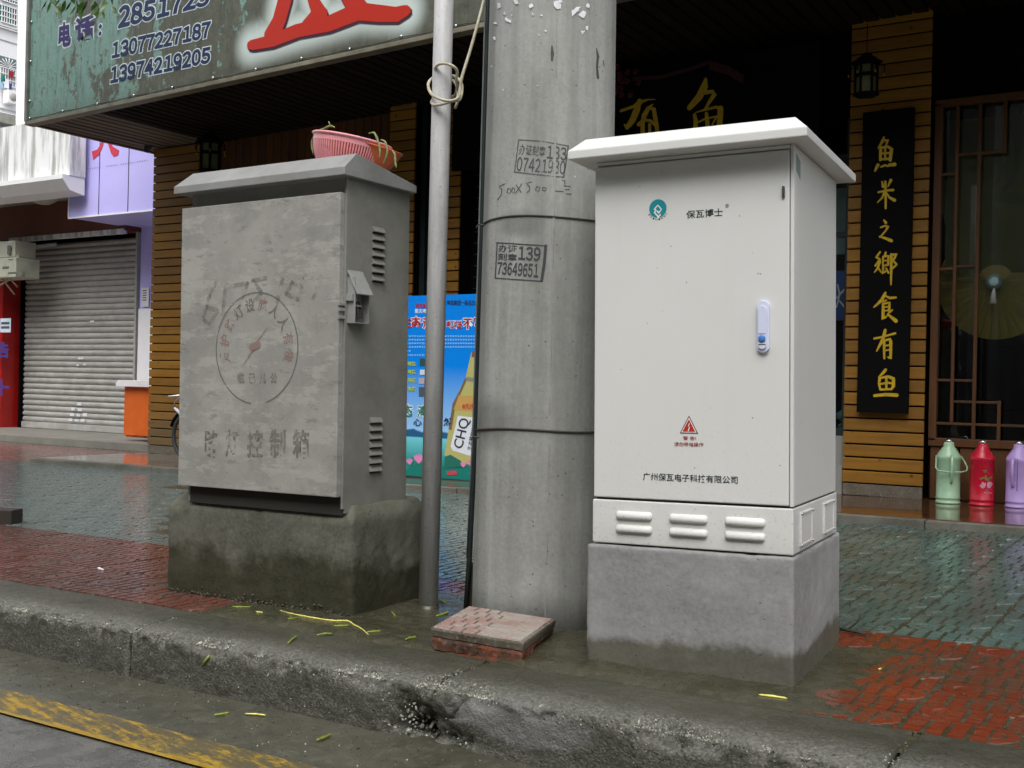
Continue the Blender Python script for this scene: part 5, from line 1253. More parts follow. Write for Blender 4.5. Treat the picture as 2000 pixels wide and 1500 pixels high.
# faded print on the door
FD = FLAT('faded_grey_ink', 112, 108, 102, holes=0.44, scale=90, lo=0.8); FR = FLAT('faded_red_ink', 150, 124, 116, holes=0.44, scale=90, lo=0.75); FG = FLAT('ghost_grey_ink', 118, 115, 108, holes=0.45, scale=60, lo=0.6)
ccx, ccz, rr = -0.463, 0.978, 0.212
yd = -0.0372
ring = MB()
for i in range(120):
    a, b = R(i * 3), R(i * 3 + 3); w_ = 0.0028
    if 262 < i * 3 < 285: continue
    ring.add([(ccx + (rr + s_) * math.cos(t), yd, ccz + (rr + s_) * math.sin(t)) for s_, t in ((-w_, a), (w_, a), (w_, b), (-w_, b))], [(0, 1, 2, 3)])
build('emblem_ring', ring, FD, gc, normals=False)
for i, ch in enumerate('爱护路灯设施人人有责'):
    a = R(192 - i * 22.5); P = Vector((ccx + rr * 0.79 * math.cos(a), yd, ccz + rr * 0.79 * math.sin(a))); u = Vector((math.sin(a), 0, -math.cos(a))) * 0.023; v = Vector((math.cos(a), 0, math.sin(a))) * 0.026
    lettering(ch, [P - u - v, P + u - v, P + u + v, P - u + v], FR if i in (0, 1, 2, 5, 8, 9) else FD, gc, bold=0.02)
sm = MB(); tg = lambda x, y: Vector((ccx + x, yd, ccz + y))
sm.stroke([(0.055, 0.075), (0.0, 0.02)], [0.002, 0.010], tg, Vector((0, -1, 0))); sm.stroke([(-0.01, 0.0), (-0.075, -0.075)], [0.010, 0.002], tg, Vector((0, -1, 0)))
sm.stroke([(-0.02, 0.005), (0.012, 0.014)], [0.03, 0.028], tg, Vector((0, -1, 0)))
build('emblem_arrow', sm, FR, gc, normals=False)
for ch, x0 in (('临', -0.095), ('己', -0.035), ('儿', 0.02), ('公', 0.075)): lettering(ch, rectq(ccx + x0, ccx + x0 + 0.036, ccz - 0.135, ccz - 0.095, yd), FG, gc, bold=0.03)
for i, ch in enumerate('路灯控制箱'):
    x0 = -0.735 + i * 0.116; lettering(ch, rectq(x0, x0 + 0.082, 0.552 + i * 0.004, 0.660 + i * 0.004, yd), FD if i == 0 else FG, gc, bold=0.03)
sm = MB(); tg = lambda x, y: Vector((-0.80 + (x - 100) / 780 * 0.745, yd, 1.545 - (y - 180) / 1290 * 1.0))
for pts in ([(235, 560), (190, 640), (150, 760), (190, 790), (235, 720), (170, 700)], [(280, 590), (265, 740)], [(300, 600), (400, 590), (340, 760)], [(500, 570), (430, 580), (480, 640), (440, 680)], [(590, 580), (560, 690)], [(640, 600), (610, 650), (670, 680), (690, 620), (640, 600)], [(790, 580), (750, 680)]):
    sm.stroke(pts, [26] * len(pts), tg, Vector((0, -1, 0)), 0.00006)
sm.v = [(a, yd - 0.0001 - (b % 0.0001), c) for a, b, c in sm.v]
FGR = FLAT('rubbed_graffiti', 122, 119, 111, holes=0.5, scale=40, lo=0.4)
sm2 = MB()
def gstroke(pts, w_):
    sm2.stroke(pts, [w_] * len(pts), tg, Vector((0, -1, 0)), 0.0001)
for pts in ([(235, 560), (190, 640), (150, 760), (190, 790), (235, 720), (170, 700)], [(280, 590), (265, 740)], [(300, 600), (400, 590), (340, 760)], [(500, 570), (430, 580), (480, 640), (440, 680)], [(590, 580), (560, 690)], [(640, 600), (610, 650), (670, 680), (690, 620), (640, 600)], [(790, 580), (750, 680)]): gstroke(pts, 0.0)
sm3 = MB()
def ribbon(pts, w_):
    P = [tg(*p) for p in pts]
    for i in range(len(P) - 1):
        d = (P[i + 1] - P[i]).normalized(); n_ = Vector((-d.z, 0, d.x)) * w_ / 2; o_ = Vector((0, -0.0002 * (i % 2), 0)); e_ = d * w_ * 0.35
        sm3.add([P[i] - n_ - e_ + o_, P[i] + n_ - e_ + o_, P[i + 1] + n_ + e_ + o_, P[i + 1] - n_ + e_ + o_], [(0, 1, 2, 3)])
for pts in ([(235, 560), (190, 640), (150, 760), (190, 790), (235, 720), (170, 700)], [(280, 590), (265, 740)], [(300, 600), (400, 590), (340, 760)], [(500, 570), (430, 580), (480, 640), (440, 680)], [(590, 580), (560, 690)], [(640, 600), (610, 650), (670, 680), (690, 620), (640, 600)], [(790, 580), (750, 680)]): ribbon(pts, 0.018)
build('graffiti', sm3, FGR, gc, normals=False)

# ------------------------------------------------------------------ colander with wilted beans on the grey lid
CM = G @ Matrix.Translation((-0.228, 0.20, 1.668)) @ Matrix.Rotation(R(11), 4, 'Y') @ Matrix.Rotation(R(-2), 4, 'X')
co = thing('pink_colander', 'tilted pink plastic colander on top of the grey cabinet', 'colander', CM)
zb_ = 0.012
def slotted(r0, r1, z0, z1, n, mat, parent, name):
    m_ = MB(); T = 0.003; lev = [0, 0.22, 0.82, 1]
    def rad(t): return r0 + (r1 - r0) * math.sin(t * math.pi / 2) ** 0.8
    for li in range(3):
        za, zc2 = z0 + (z1 - z0) * lev[li], z0 + (z1 - z0) * lev[li + 1]; ra, rb_ = rad(lev[li]), rad(lev[li + 1])
        for i in range(n):
            f = 0.52 if li == 1 else 1.0
            a, b = 2 * math.pi * i / n, 2 * math.pi * (i + f) / n
            sub = 3 if li == 1 else 1
            for q in range(sub):
                ta, tb = lev[li] + (lev[li + 1] - lev[li]) * q / sub, lev[li] + (lev[li + 1] - lev[li]) * (q + 1) / sub
                zz0, zz1 = z0 + (z1 - z0) * ta, z0 + (z1 - z0) * tb; rr0, rr1 = rad(ta), rad(tb)
                pts = [(rr * math.cos(t), rr * math.sin(t), z) for rr, t, z in ((rr0, a, zz0), (rr0, b, zz0), (rr1, b, zz1), (rr1, a, zz1))]
                pin = [((rr - T) * math.cos(t), (rr - T) * math.sin(t), z) for rr, t, z in ((rr0, a, zz0), (rr0, b, zz0), (rr1, b, zz1), (rr1, a, zz1))]
                m_.add(pts + pin, [(0, 1, 2, 3), (7, 6, 5, 4), (0, 3, 7, 4), (1, 5, 6, 2)])
    m_.lathe([(0.004, z0), (r0, z0), (r0, z0 + 0.003), (0.004, z0 + 0.003)], 40)
    return build(name, m_, mat, parent)
slotted(0.108, 0.150, 0.0, 0.118, 84, MT['pink'], co, 'bowl')
build('rim', MB().lathe([(0.148, 0.116), (0.155, 0.118), (0.158, 0.123), (0.155, 0.127), (0.147, 0.126), (0.147, 0.117)], 48, closed=False), MT['pink'], co)
OM = CM @ Matrix.Translation((0.026, 0.04, 0.028)) @ Matrix.Rotation(R(3), 4, 'Y')
oc = thing('orange_colander', 'orange plastic bowl nested inside the pink colander', 'bowl', OM)
build('bowl', MB().lathe([(0.09, 0.0), (0.115, 0.02), (0.138, 0.06), (0.147, 0.085), (0.152, 0.086), (0.152, 0.09), (0.144, 0.09), (0.134, 0.06), (0.11, 0.024), (0.085, 0.006)], 48), MT['orange'], oc)
def strand(pts, name, label, cat, mat, r, parent=None, grp=None, seg=7):
    P = [Vector(p) for p in pts]; Q = []
    for i in range(len(P) - 1):
        p0, p1, p2, p3 = P[max(i - 1, 0)], P[i], P[i + 1], P[min(i + 2, len(P) - 1)]
        for k_ in range(4):
            t = k_ / 4; Q.append(0.5 * ((2 * p1) + (p2 - p0) * t + (2 * p0 - 5 * p1 + 4 * p2 - p3) * t * t + (3 * p1 - p0 - 3 * p2 + p3) * t ** 3))
    Q.append(P[-1]); n = len(Q)
    rs = [r * (0.45 + 0.55 * min(1, 4 * i / n, 4 * (n - 1 - i) / n) + 0.18 * math.sin(i * 2.1)) for i in range(n)]
    o = build(name, MB().tube(Q, rs, seg), mat)
    return tag(o, label, cat, grp)
gp = lambda px, py, yy: onP(px, py, G @ Vector((0, yy, 0)), (G.to_3x3() @ Vector((0, 1, 0))))
BG = 'wilted beans draped over the colander'
for pts, lab in [([(654, 249), (645, 246), (634, 251), (622, 255)], 'wilted bean lying over the colander rim at its highest point'),
                 ([(624, 259), (615, 264), (609, 280), (612, 302)], 'wilted bean drooping over the left side of the colander'),
                 ([(720, 261), (731, 260), (738, 275), (742, 292), (741, 308)], 'thin wilted bean hanging down the pink front of the colander'),
                 ([(744, 273), (752, 277), (756, 290), (755, 305), (748, 321)], 'wilted bean hanging where the pink and orange bowls meet'),
                 ([(766, 294), (771, 302), (772, 316), (774, 328)], 'wilted bean hanging off the right tip of the orange bowl')]:
    yy = 0.035 if 'front' in lab else (0.12 if 'left' in lab else 0.09)
    yy = {'highest': 0.07}.get('', yy)
    strand([gp(a, b, yy) for a, b in pts], 'wilted_bean', lab, 'bean', MT['bean_old'], 0.0042, grp=BG)
strand([gp(645, 246, .06), gp(643, 240, .06), gp(642, 237, .06)], 'bean_stalk', 'short pale bean stalk standing above the colander rim', 'bean', MT['bean_old'], 0.0028)

# ------------------------------------------------------------------ utility pole
PC = Vector((-2.03, 3.47, 0)); PB, PT = 0.2445, 0.1985; PH = 7.5
def prad(z): return PB + (PT - PB) * z / 6.0
pl = thing('utility_pole', 'thick grey round concrete utility pole between the two cabinets', 'pole', PC + Vector((0, 0, -0.1)))
pm_ = MB(); prof = [(prad(z * 0.25 - 0.1) + 0.0, z * 0.25 - 0.1) for z in range(31)]
pm_.lathe(prof, 72, Matrix.Translation((PC.x, PC.y, 0)))
build('shaft', pm_, MT['pole'], pl, world=True)
# casting seam
sa = math.atan2(-CF.y, -CF.x) + 0.05
mb = MB()
for i in range(60):
    z = -0.05 + i * 0.05; w_ = 0.002 + 0.0025 * abs(noise.noise(Vector((0, 0, z * 9))))
    mb.v += [(PC.x + (prad(z) + 0.0005) * math.cos(sa - w_ * 6), PC.y + (prad(z) + 0.0005) * math.sin(sa - w_ * 6), z), (PC.x + (prad(z) + 0.0035) * math.cos(sa), PC.y + (prad(z) + 0.0035) * math.sin(sa), z), (PC.x + (prad(z) + 0.0005) * math.cos(sa + w_ * 6), PC.y + (prad(z) + 0.0005) * math.sin(sa + w_ * 6), z)]
for i in range(59):
    if noise.noise(Vector((3, 1, i * 0.31))) > 0.12: continue
    for j in (0, 1): a = i * 3 + j; mb.f.append((a, a + 1, a + 4, a + 3)); mb.s.append(True)
tag(build('casting_seam', mb, MT['pole'], pl, world=True), kind='stuff')
def onpole(px, py, lift=0.001):
    d = ray(px, py); o = CP - Vector((PC.x, PC.y, 0)); a = d.x ** 2 + d.y ** 2; t = 3.5
    for _ in range(6):
        r = prad((CP + d * t).z) + lift; b = 2 * (o.x * d.x + o.y * d.y); c = o.x ** 2 + o.y ** 2 - r * r; D = max(0, b * b - 4 * a * c); t = (-b - math.sqrt(D)) / (2 * a)
    return CP + d * t
def pole_text(mb, body, q_, bold=0.0):
    vs, fs = glyphs(body, bold); x0 = min(v[0] for v in vs); x1 = max(v[0] for v in vs); y0 = min(v[1] for v in vs); y1 = max(v[1] for v in vs)
    (ax, ay), (bx, by), (cx_, cy), (dx, dy) = q_; o = []
    for v in vs:
        u = (v[0] - x0) / (x1 - x0); t = (v[1] - y0) / (y1 - y0)
        px = (ax * (1 - u) + bx * u) * (1 - t) + (dx * (1 - u) + cx_ * u) * t; py = (ay * (1 - u) + by * u) * (1 - t) + (dy * (1 - u) + cy * u) * t
        o.append(onpole(px, py))
    mb.add(o, fs)
def pole_line(mb, pts, w_):
    if not hasattr(w_, '__len__'): w_ = [w_] * len(pts)
    P2, W2 = [pts[0]], [w_[0]]
    for (a, b), (wa, wb_) in zip(zip(pts[:-1], pts[1:]), zip(w_[:-1], w_[1:])):
        n_ = max(1, int(math.hypot(b[0] - a[0], b[1] - a[1]) / 5))
        for i in range(1, n_ + 1): P2.append((a[0] + (b[0] - a[0]) * i / n_, a[1] + (b[1] - a[1]) * i / n_)); W2.append(wa + (wb_ - wa) * i / n_)
    pts, w_ = P2, W2
    mb.stroke(pts, w_ if hasattr(w_, '__len__') else [w_] * len(pts), lambda x, y: onpole(x, y, 0.0008), -CF, 0.00012)
ST1 = FLAT('stamp_ink', 66, 66, 68, holes=0.30, scale=160, lo=0.9); ST2 = FLAT('faint_stamp_ink', 70, 70, 72, holes=0.42, scale=120, lo=0.75)
mb = MB()
pole_text(mb, '办证', [(973, 492), (1009, 494), (1010, 479), (974, 477)], 0.02); pole_text(mb, '刻章', [(972, 508), (1009, 510), (1010, 496), (973, 494)], 0.02)
pole_text(mb, '139', [(1012, 508), (1055, 511), (1057, 483), (1013, 480)], 0.03); pole_text(mb, '73649651', [(970, 536), (1051, 543), (1053, 515), (972, 511)], 0.03)
for pts, w_ in (([(970, 474), (1018, 477), (1066, 480)], 2.4), ([(1066, 480), (1063, 515), (1058, 548)], 6.0), ([(967, 543), (1010, 546), (1058, 549)], 2.2), ([(971, 475), (969, 510), (967, 543)], 2.2)): pole_line(mb, pts, w_)
build('stamped_number', mb, ST1, pl, world=True, normals=False)['label'] = 'crisp dark stamped phone number'
mb = MB()
pole_text(mb, '办证刻章', [(1013, 302), (1064, 306), (1066, 286), (1015, 280)], 0.015); pole_text(mb, '133', [(1068, 310), (1106, 314), (1107, 288), (1070, 283)], 0.02); pole_text(mb, '07421930', [(1008, 334), (1103, 341), (1105, 314), (1011, 306)], 0.015)
for pts, w_ in (([(1013, 273), (1060, 276), (1110, 285)], 2), ([(1110, 285), (1106, 315), (1101, 346)], 2.5), ([(1005, 336), (1050, 341), (1101, 346)], 2.2), ([(1013, 273), (1009, 305), (1005, 336)], 2)): pole_line(mb, pts, w_)
build('stamped_number', mb, ST2, pl, world=True, normals=False)['label'] = 'fainter upper stamped phone number'
mb = MB()
hw = [[(986, 359), (975, 364), (980, 370), (979, 380), (972, 390)], [(992, 368), (990, 376), (996, 378), (998, 369), (992, 368)], [(1001, 367), (999, 375), (1004, 377), (1006, 368), (1001, 367)], [(1008, 361), (1018, 376)], [(1019, 359), (1007, 377)], [(1038, 355), (1028, 358), (1034, 363), (1035, 371), (1029, 376)], [(1048, 364), (1046, 371), (1052, 374), (1055, 366), (1048, 364)], [(1060, 366), (1059, 371), (1065, 373), (1067, 367), (1060, 366)], [(1085, 373), (1100, 374)], [(1098, 353), (1103, 352), (1103, 360)], [(1102, 363), (1114, 364)], [(1104, 370), (1112, 370)], [(1106, 378), (1116, 379)]]
for p in hw: pole_line(mb, p, 1.5)
tag(build('handwriting', mb, ST1, pl, world=True, normals=False), kind='stuff')
for zc, dx in ((1.425, 0), (0.69, 0)):
    cy = []
    for i in range(49):
        a = 2 * math.pi * i / 48; ca = a - sa
        z = zc + 0.020 * math.cos(ca) ** 3 * 0 + 0.004 * math.sin(3 * a) + (0.008 if zc < 1 else 0.0) * math.cos(ca)
        r = prad(z) + 0.0022; cy.append((PC.x + r * math.cos(a), PC.y + r * math.sin(a), z))
    bn = build('binding_wire', MB().tube(cy, 0.0032 if zc > 1 else 0.0042, 6, cap=False), MT['wire'], pl, world=True)
    tw = onpole(946 if zc > 1 else 936, 440 if zc > 1 else 855, 0.006)
    build('twist', MB().tube([tw, tw + Vector((-0.02, -0.01, 0.003)), tw + Vector((-0.03, -0.005, -0.008)), tw + Vector((-0.018, -0.02, -0.006))], 0.003, 5), MT['wire'], bn, world=True)
# scraps of pasted paper near the top, dark drips
FLK = MT['paper']; random.seed(21)
spots = [(975, 10, 9), (985, 25, 8), (992, 40, 10), (968, 45, 7), (965, 75, 5), (1000, 30, 6), (1010, 5, 10), (1037, 12, 8), (1040, 28, 5), (1058, 30, 6), (1088, 10, 12), (1095, 3, 9), (1125, 22, 14), (1138, 28, 13), (1148, 10, 9), (1147, 55, 9), (1140, 62, 8), (1128, 18, 9), (1065, 60, 5), (1052, 68, 4), (975, 140, 3), (960, 130, 4), (1050, 167, 3), (982, 175, 3), (1110, 305, 3), (1123, 345, 3)]
for (px, py, s_) in spots:
    n_ = random.randint(5, 8); ph = random.random() * 6; q_ = []
    for i in range(n_):
        a = ph + 2 * math.pi * i / n_; rr_ = s_ * random.uniform(0.15, 1.0); sk_ = (px % 3 - 1) * 0.5; ux, uy = rr_ * math.cos(a) * 0.75, rr_ * math.sin(a) * 0.85; q_.append(onpole(px + ux + uy * sk_, py + uy - ux * sk_ * 0.6, 0.0015 + 0.002 * random.random()))
    c0 = onpole(px, py, 0.003)
    build('paper_scrap', MB().add([c0] + q_, [(0, 1 + i, 1 + (i + 1) % n_) for i in range(n_)]), FLK, pl, world=True, normals=False)
mb = MB()
pole_line(mb, [(1165, 95), (1168, 110), (1166, 130), (1168, 152)], [2, 5, 4, 5]); pole_line(mb, [(1078, 90), (1079, 105), (1078, 118)], [3, 7, 4]); pole_line(mb, [(1178, 118), (1180, 128)], [1.5, 1.5])
tag(build('dark_drip', mb, FLAT('dark_drip_stain', 70, 68, 64), pl, world=True, normals=False), kind='stuff')

# galvanised pipe and cable
gpipe = thing('steel_pipe', 'slim galvanised steel pipe post beside the grey cabinet', 'pipe', (-2.485, 3.415, -0.01))
pb0 = Vector((-2.485, 3.415, 0.0)); pt0 = Vector((-2.468, 3.415, 3.4))
build('tube', MB().tube([pb0 + Vector((0, 0, -0.05)), pb0.lerp(pt0, 0.5), pt0], 0.0365, 32), MT['galv'], gpipe, world=True)
build('collar', MB().tube([pb0 + Vector((0, 0, -0.03)), pb0 + Vector((0, 0, 0.016))], 0.040, 28), MT['mud'], gpipe, world=True)
cc = []
def PP(px, py, dy=0.0): cc.append(onY(px, py, 3.415 + dy))
for a in [(958, -60, 0.05), (945, 0, 0.03), (932, 50, 0.0), (918, 100, -0.02), (903, 148, -0.04), (899, 170, -0.04), (896, 190, -0.045), (880, 197, -0.06), (862, 194, -0.065), (845, 186, -0.055), (837, 172, -0.03), (838, 160, -0.01), (848, 151, 0.03), (868, 147, 0.07), (890, 150, 0.05), (901, 163, 0.01), (902, 180, -0.03), (897, 195, -0.04), (884, 197, -0.05), (875, 200, -0.06), (860, 204, -0.06), (848, 205, -0.05), (843, 200, -0.02), (848, 194, 0.02), (870, 192, 0.07), (888, 187, 0.05), (893, 170, 0.01), (891, 155, -0.02), (893, 140, -0.03), (886, 130, -0.05), (870, 124, -0.06), (856, 126, -0.055), (850, 135, -0.03), (852, 143, 0.02), (868, 148, 0.07), (888, 160, 0.05), (894, 178, 0.02), (893, 200, 0.0), (888, 213, 0.01)]: PP(*a)
Q = []
for i in range(len(cc) - 1):
    p0, p1, p2, p3 = cc[max(i - 1, 0)], cc[i], cc[i + 1], cc[min(i + 2, len(cc) - 1)]
    for k_ in range(4):
        t = k_ / 4; Q.append(0.5 * ((2 * p1) + (p2 - p0) * t + (2 * p0 - 5 * p1 + 4 * p2 - p3) * t * t + (3 * p1 - p0 - 3 * p2 + p3) * t ** 3))
tag(build('cable', MB().tube(Q, 0.0058, 8), MT['cable']), 'cream cable coming down and looped round the steel pipe', 'cable')
cd = thing('conduit', 'thin dark grey conduit strip running up beside the concrete pole', 'conduit', onY(910, 1190, 3.45))
cpts_ = [(910, 1192), (917, 1090), (928, 850), (936, 600), (941, 440), (946, 250), (953, 0), (956, -150)]
build('strip', MB().tube([onY(a, b, 3.46) for a, b in cpts_], 0.010, 6), MT['darkframe'], cd, world=True)
build('edge_strip', MB().tube([onY(a - 5, b, 3.45) for a, b in cpts_[1:]], 0.0035, 5), plain('pale_conduit_edge', (0.16, 0.18, 0.17), 0.5), cd, world=True)
build('timber_stake', MB().prism([(0, 0), (0.04, 0), (0.036, 0.17), (0.006, 0.19)], 'y', 0, 0.03, Matrix.Translation(onY(907, 1196, 3.47))), plain('wet_timber', (0.035, 0.03, 0.02), 0.6), cd, world=True)

# ------------------------------------------------------------------ loose paving slabs
zs = mudz(-1.93, 3.0)
SM = Matrix.Translation((-1.957, 3.055, 0.018)) @ Matrix.Rotation(R(11.7), 4, 'Z') @ Matrix.Rotation(R(3.0), 4, 'Y') @ Matrix.Rotation(R(2.2), 4, 'X')
def slabthing(name, label, w_, d_, z0, z1, mat, topmat, jag):
    t = thing(name, label, 'paving slab', SM @ Matrix.Translation((0, 0, z0)), 'loose paving slabs in front of the pole')
    bm = bmesh.new(); n = 18; h = z1 - z0; bot = []; mid_ = []; topv = []
    per = []
    for i in range(n): per.append((-w_ / 2 + w_ * i / n, -d_ / 2))
    for i in range(n): per.append((w_ / 2, -d_ / 2 + d_ * i / n))
    for i in range(n): per.append((w_ / 2 - w_ * i / n, d_ / 2))
    for i in range(n): per.append((-w_ / 2, d_ / 2 - d_ * i / n))
    for k_, (x_, y_) in enumerate(per):
        q = noise.noise(Vector((x_ * 22, y_ * 22, z0 * 90))); s_ = 1 - jag * abs(q) * 0.25
        if jag > 0.3 and x_ > w_ * 0.35 and y_ > -0.05: s_ *= 0.93 - 0.05 * q
        bot.append(bm.verts.new((x_ * s_ * 0.985, y_ * s_ * 0.985, (0.006 * abs(q) * (jag * 2)) - 0.002))); mid_.append(bm.verts.new((x_ * (1 - jag * abs(q) * 0.05), y_ * (1 - jag * abs(q) * 0.05), h * 0.75))); topv.append(bm.verts.new((x_ * 0.99, y_ * 0.99, h)))
    m = len(per)
    for i in range(m):
        j = (i + 1) % m; bm.faces.new((bot[i], bot[j], mid_[j], mid_[i])); bm.faces.new((mid_[i], mid_[j], topv[j], topv[i]))
    bm.faces.new(bot[::-1]); bm.faces.new(topv)
    me = bpy.data.meshes.new('slab'); fixnormals(bm); bm.to_mesh(me); bm.free(); me.materials.append(mat); mesh_obj('slab_body', me, t)
    if topmat:
        m_ = MB(); random.seed(5)
        def pd_(x0, x1, y0, y1): m_.add([(x0, y0, h - 0.001), (x1, y0, h - 0.001), (x1, y1, h - 0.001), (x0, y1, h - 0.001), (x0 + .002, y0 + .002, h + 0.004), (x1 - .002, y0 + .002, h + 0.004), (x1 - .002, y1 - .002, h + 0.004), (x0 + .002, y1 - .002, h + 0.004)], [(4, 5, 6, 7), (0, 1, 5, 4), (1, 2, 6, 5), (2, 3, 7, 6), (3, 0, 4, 7)])
        y_ = -d_ / 2 + 0.006
        for r_ in range(6):
            x_ = -w_ / 2 + 0.006; wds = [0.05, 0.055, 0.05, 0.22] if r_ % 2 else [0.075, 0.05, 0.06, 0.19]
            s_ = sum(wds); wds = [q * (w_ - 0.012) / s_ for q in wds]
            for q in wds: pd_(x_ + 0.001, x_ + q - 0.004, y_, y_ + (d_ - 0.012) / 6 - 0.005); x_ += q
            y_ += (d_ - 0.012) / 6
        build('relief', m_, topmat, t)
    return t
slabthing('loose_slab', 'chipped brick-red slab, the lower of the two in front of the pole', 0.305, 0.31, -0.012, 0.0265, MT['slab_side'], None, 0.5)
slabthing('loose_slab', 'pinkish patterned slab, the upper of the two in front of the pole', 0.315, 0.315, 0.0315, 0.057, MT['slab_grey'], MT['slab_top'], 0.12)

# ------------------------------------------------------------------ litter
def scrap(pts, label, mat, r=0.0045, road_=False, name='bean_scrap', cat='bean', dz=None):
    P = []
    for px, py in pts:
        q = onG(px, py, -0.162 if road_ else 0.004)
        if not road_: q.z = mudz(q.x, q.y) if q.y > 2.86 else g(q.x) + 0.006
        q.z += r * 0.7; P.append(q)
    return strand(P, name, label, cat, mat, r, grp='green bean scraps on the kerb and road' if cat == 'bean' else None)
B = MT['bean']
for pts, lab, rd in [([(453, 1188), (470, 1189), (491, 1188)], 'straight green bean scrap against the foot of the grey plinth', 0),
    ([(562, 1216), (582, 1213)], 'short pale green bean scrap above the left part of the yellow strip', 0), ([(651, 1230), (666, 1229), (684, 1227)], 'green bean scrap under the middle of the yellow strip', 0),
    ([(619, 1243), (636, 1240), (650, 1238)], 'thin bean scrap left of the yellow strip end, near the kerb edge', 0), ([(716, 1240), (730, 1239), (744, 1237)], 'green bean scrap touching the right end of the yellow strip', 0),
    ([(562, 1259), (572, 1250), (580, 1245)], 'bean scrap lying slantwise on the kerb top below the yellow strip', 0), ([(792, 1255), (800, 1250), (813, 1247)], 'curled green bean scrap left of the loose slabs', 0),
    ([(764, 1197), (772, 1205)], 'small bean scrap between the grey plinth and the steel pipe', 0), ([(852, 1209), (864, 1205), (876, 1201)], 'green bean scrap right against the loose slabs at the pipe foot', 0),
    ([(857, 1176), (864, 1178), (870, 1180)], 'small bean scrap behind the foot of the steel pipe', 0),
    ([(418, 1398), (434, 1396), (448, 1393)], 'green bean scrap in the gutter, left of the pale one', 1), ([(618, 1448), (632, 1443), (646, 1437)], 'thick green bean scrap in the gutter, nearest the camera', 1)]:
    scrap(pts, lab, B, 0.0048 if 'thick' in lab or 'curled' in lab or 'right against' in lab else 0.0036, rd)
scrap([(478, 1395), (500, 1396), (519, 1398)], 'pale straight bean scrap in the gutter below the kerb', MT['straw'], 0.0028, 1)
tag(build('bean_scrap', MB().tube([onY(394, 1302, 2.552), onY(400, 1292, 2.546), onY(409, 1280, 2.55)], 0.004, 6), B), 'olive bean scrap stuck on the kerb face', 'bean', 'green bean scraps on the kerb and road')
scrap([(546, 1194), (570, 1202), (600, 1209), (640, 1214), (665, 1216), (680, 1216), (692, 1226), (705, 1233), (720, 1244)], 'long crooked yellow plastic strip in front of the grey plinth', MT['straw'], 0.0027, 0, 'plastic_strip', 'litter')
scrap([(500, 1200), (513, 1201)], 'tiny yellow strip end left of the long yellow strip', MT['straw'], 0.0030, 0, 'plastic_strip', 'litter')
scrap([(1482, 1361), (1510, 1364), (1538, 1367)], 'short straight yellow strip in front of the white cabinet plinth', MT['straw'], 0.0035, 0, 'plastic_strip', 'litter')
scrap([(1716, 1306), (1722, 1304)], 'tiny yellow crumb on the red tiles right of the white cabinet', MT['straw'], 0.003, 0, 'plastic_crumb', 'litter')
scrap([(191, 1109), (202, 1113)], 'white cigarette end on the red tiles at left', MT['paper'], 0.0055, 0, 'cigarette_end', 'litter')
P = onG(211, 868); tag(build('paper_litter', MB().box(P.x - 0.05, P.x + 0.05, P.y - 0.03, P.y + 0.03, P.z, P.z + 0.02, None), MT['paper'], bevel=0.008), 'crumpled white paper litter near the left shop step', 'litter')
tw = [onG(a, b, 0.012) for a, b in [(1642, 1228), (1655, 1231), (1672, 1234), (1690, 1238)]]
tag(build('black_twig', MB().tube(tw, 0.006, 6).tube([tw[1], tw[1] + Vector((0.03, 0.02, 0.03)), tw[1] + Vector((0.04, 0.02, 0.06))], 0.003, 5), MT['rubber']), 'black twig of rubber beside the white cabinet plinth', 'litter')
a = onG(22, 1025); tag(build('dark_brick', MB().box(-0.30, 0.0, 0.0, 0.12, -0.02, 0.085, Matrix.Translation(a) @ Matrix.Rotation(R(24), 4, 'Z')), plain('soot_dark_brick', (0.03, 0.022, 0.018), 0.7, bump=0.5), bevel=0.006), 'dark brick lying on the paving at the left edge', 'brick')

gr_ = MB(); random.seed(31)
for i in range(2600):
    if random.random() < 0.6:
        X = random.uniform(-4.4, 0.2); Y = random.uniform(2.87, 4.6); Z_ = mudz(X, Y)
        if (-3.7 < X < -2.55 and 3.08 < Y < 3.68) or (-1.7 < X < -0.9 and 3.0 < Y < 3.85): continue
        pebble(gr_, Vector((X, Y, Z_ + 0.001)), random.choice((0.0012, 0.0018, 0.0025, 0.004)), 0.5)
    else:
        X = random.uniform(-4.2, -0.6); Y = random.triangular(2.0, 2.545, 2.53); pebble(gr_, Vector((X, Y, g(X) - 0.165)), random.choice((0.0012, 0.0018, 0.0025, 0.005)), 0.5)
tag(build('grit', gr_, plain('dark_and_pale_grit', (0.07, 0.065, 0.045), 0.6, var=0.95, scale=40), normals=False), 'fine grit and crumbs scattered over wet mud and gutter', 'grit', kind='stuff')

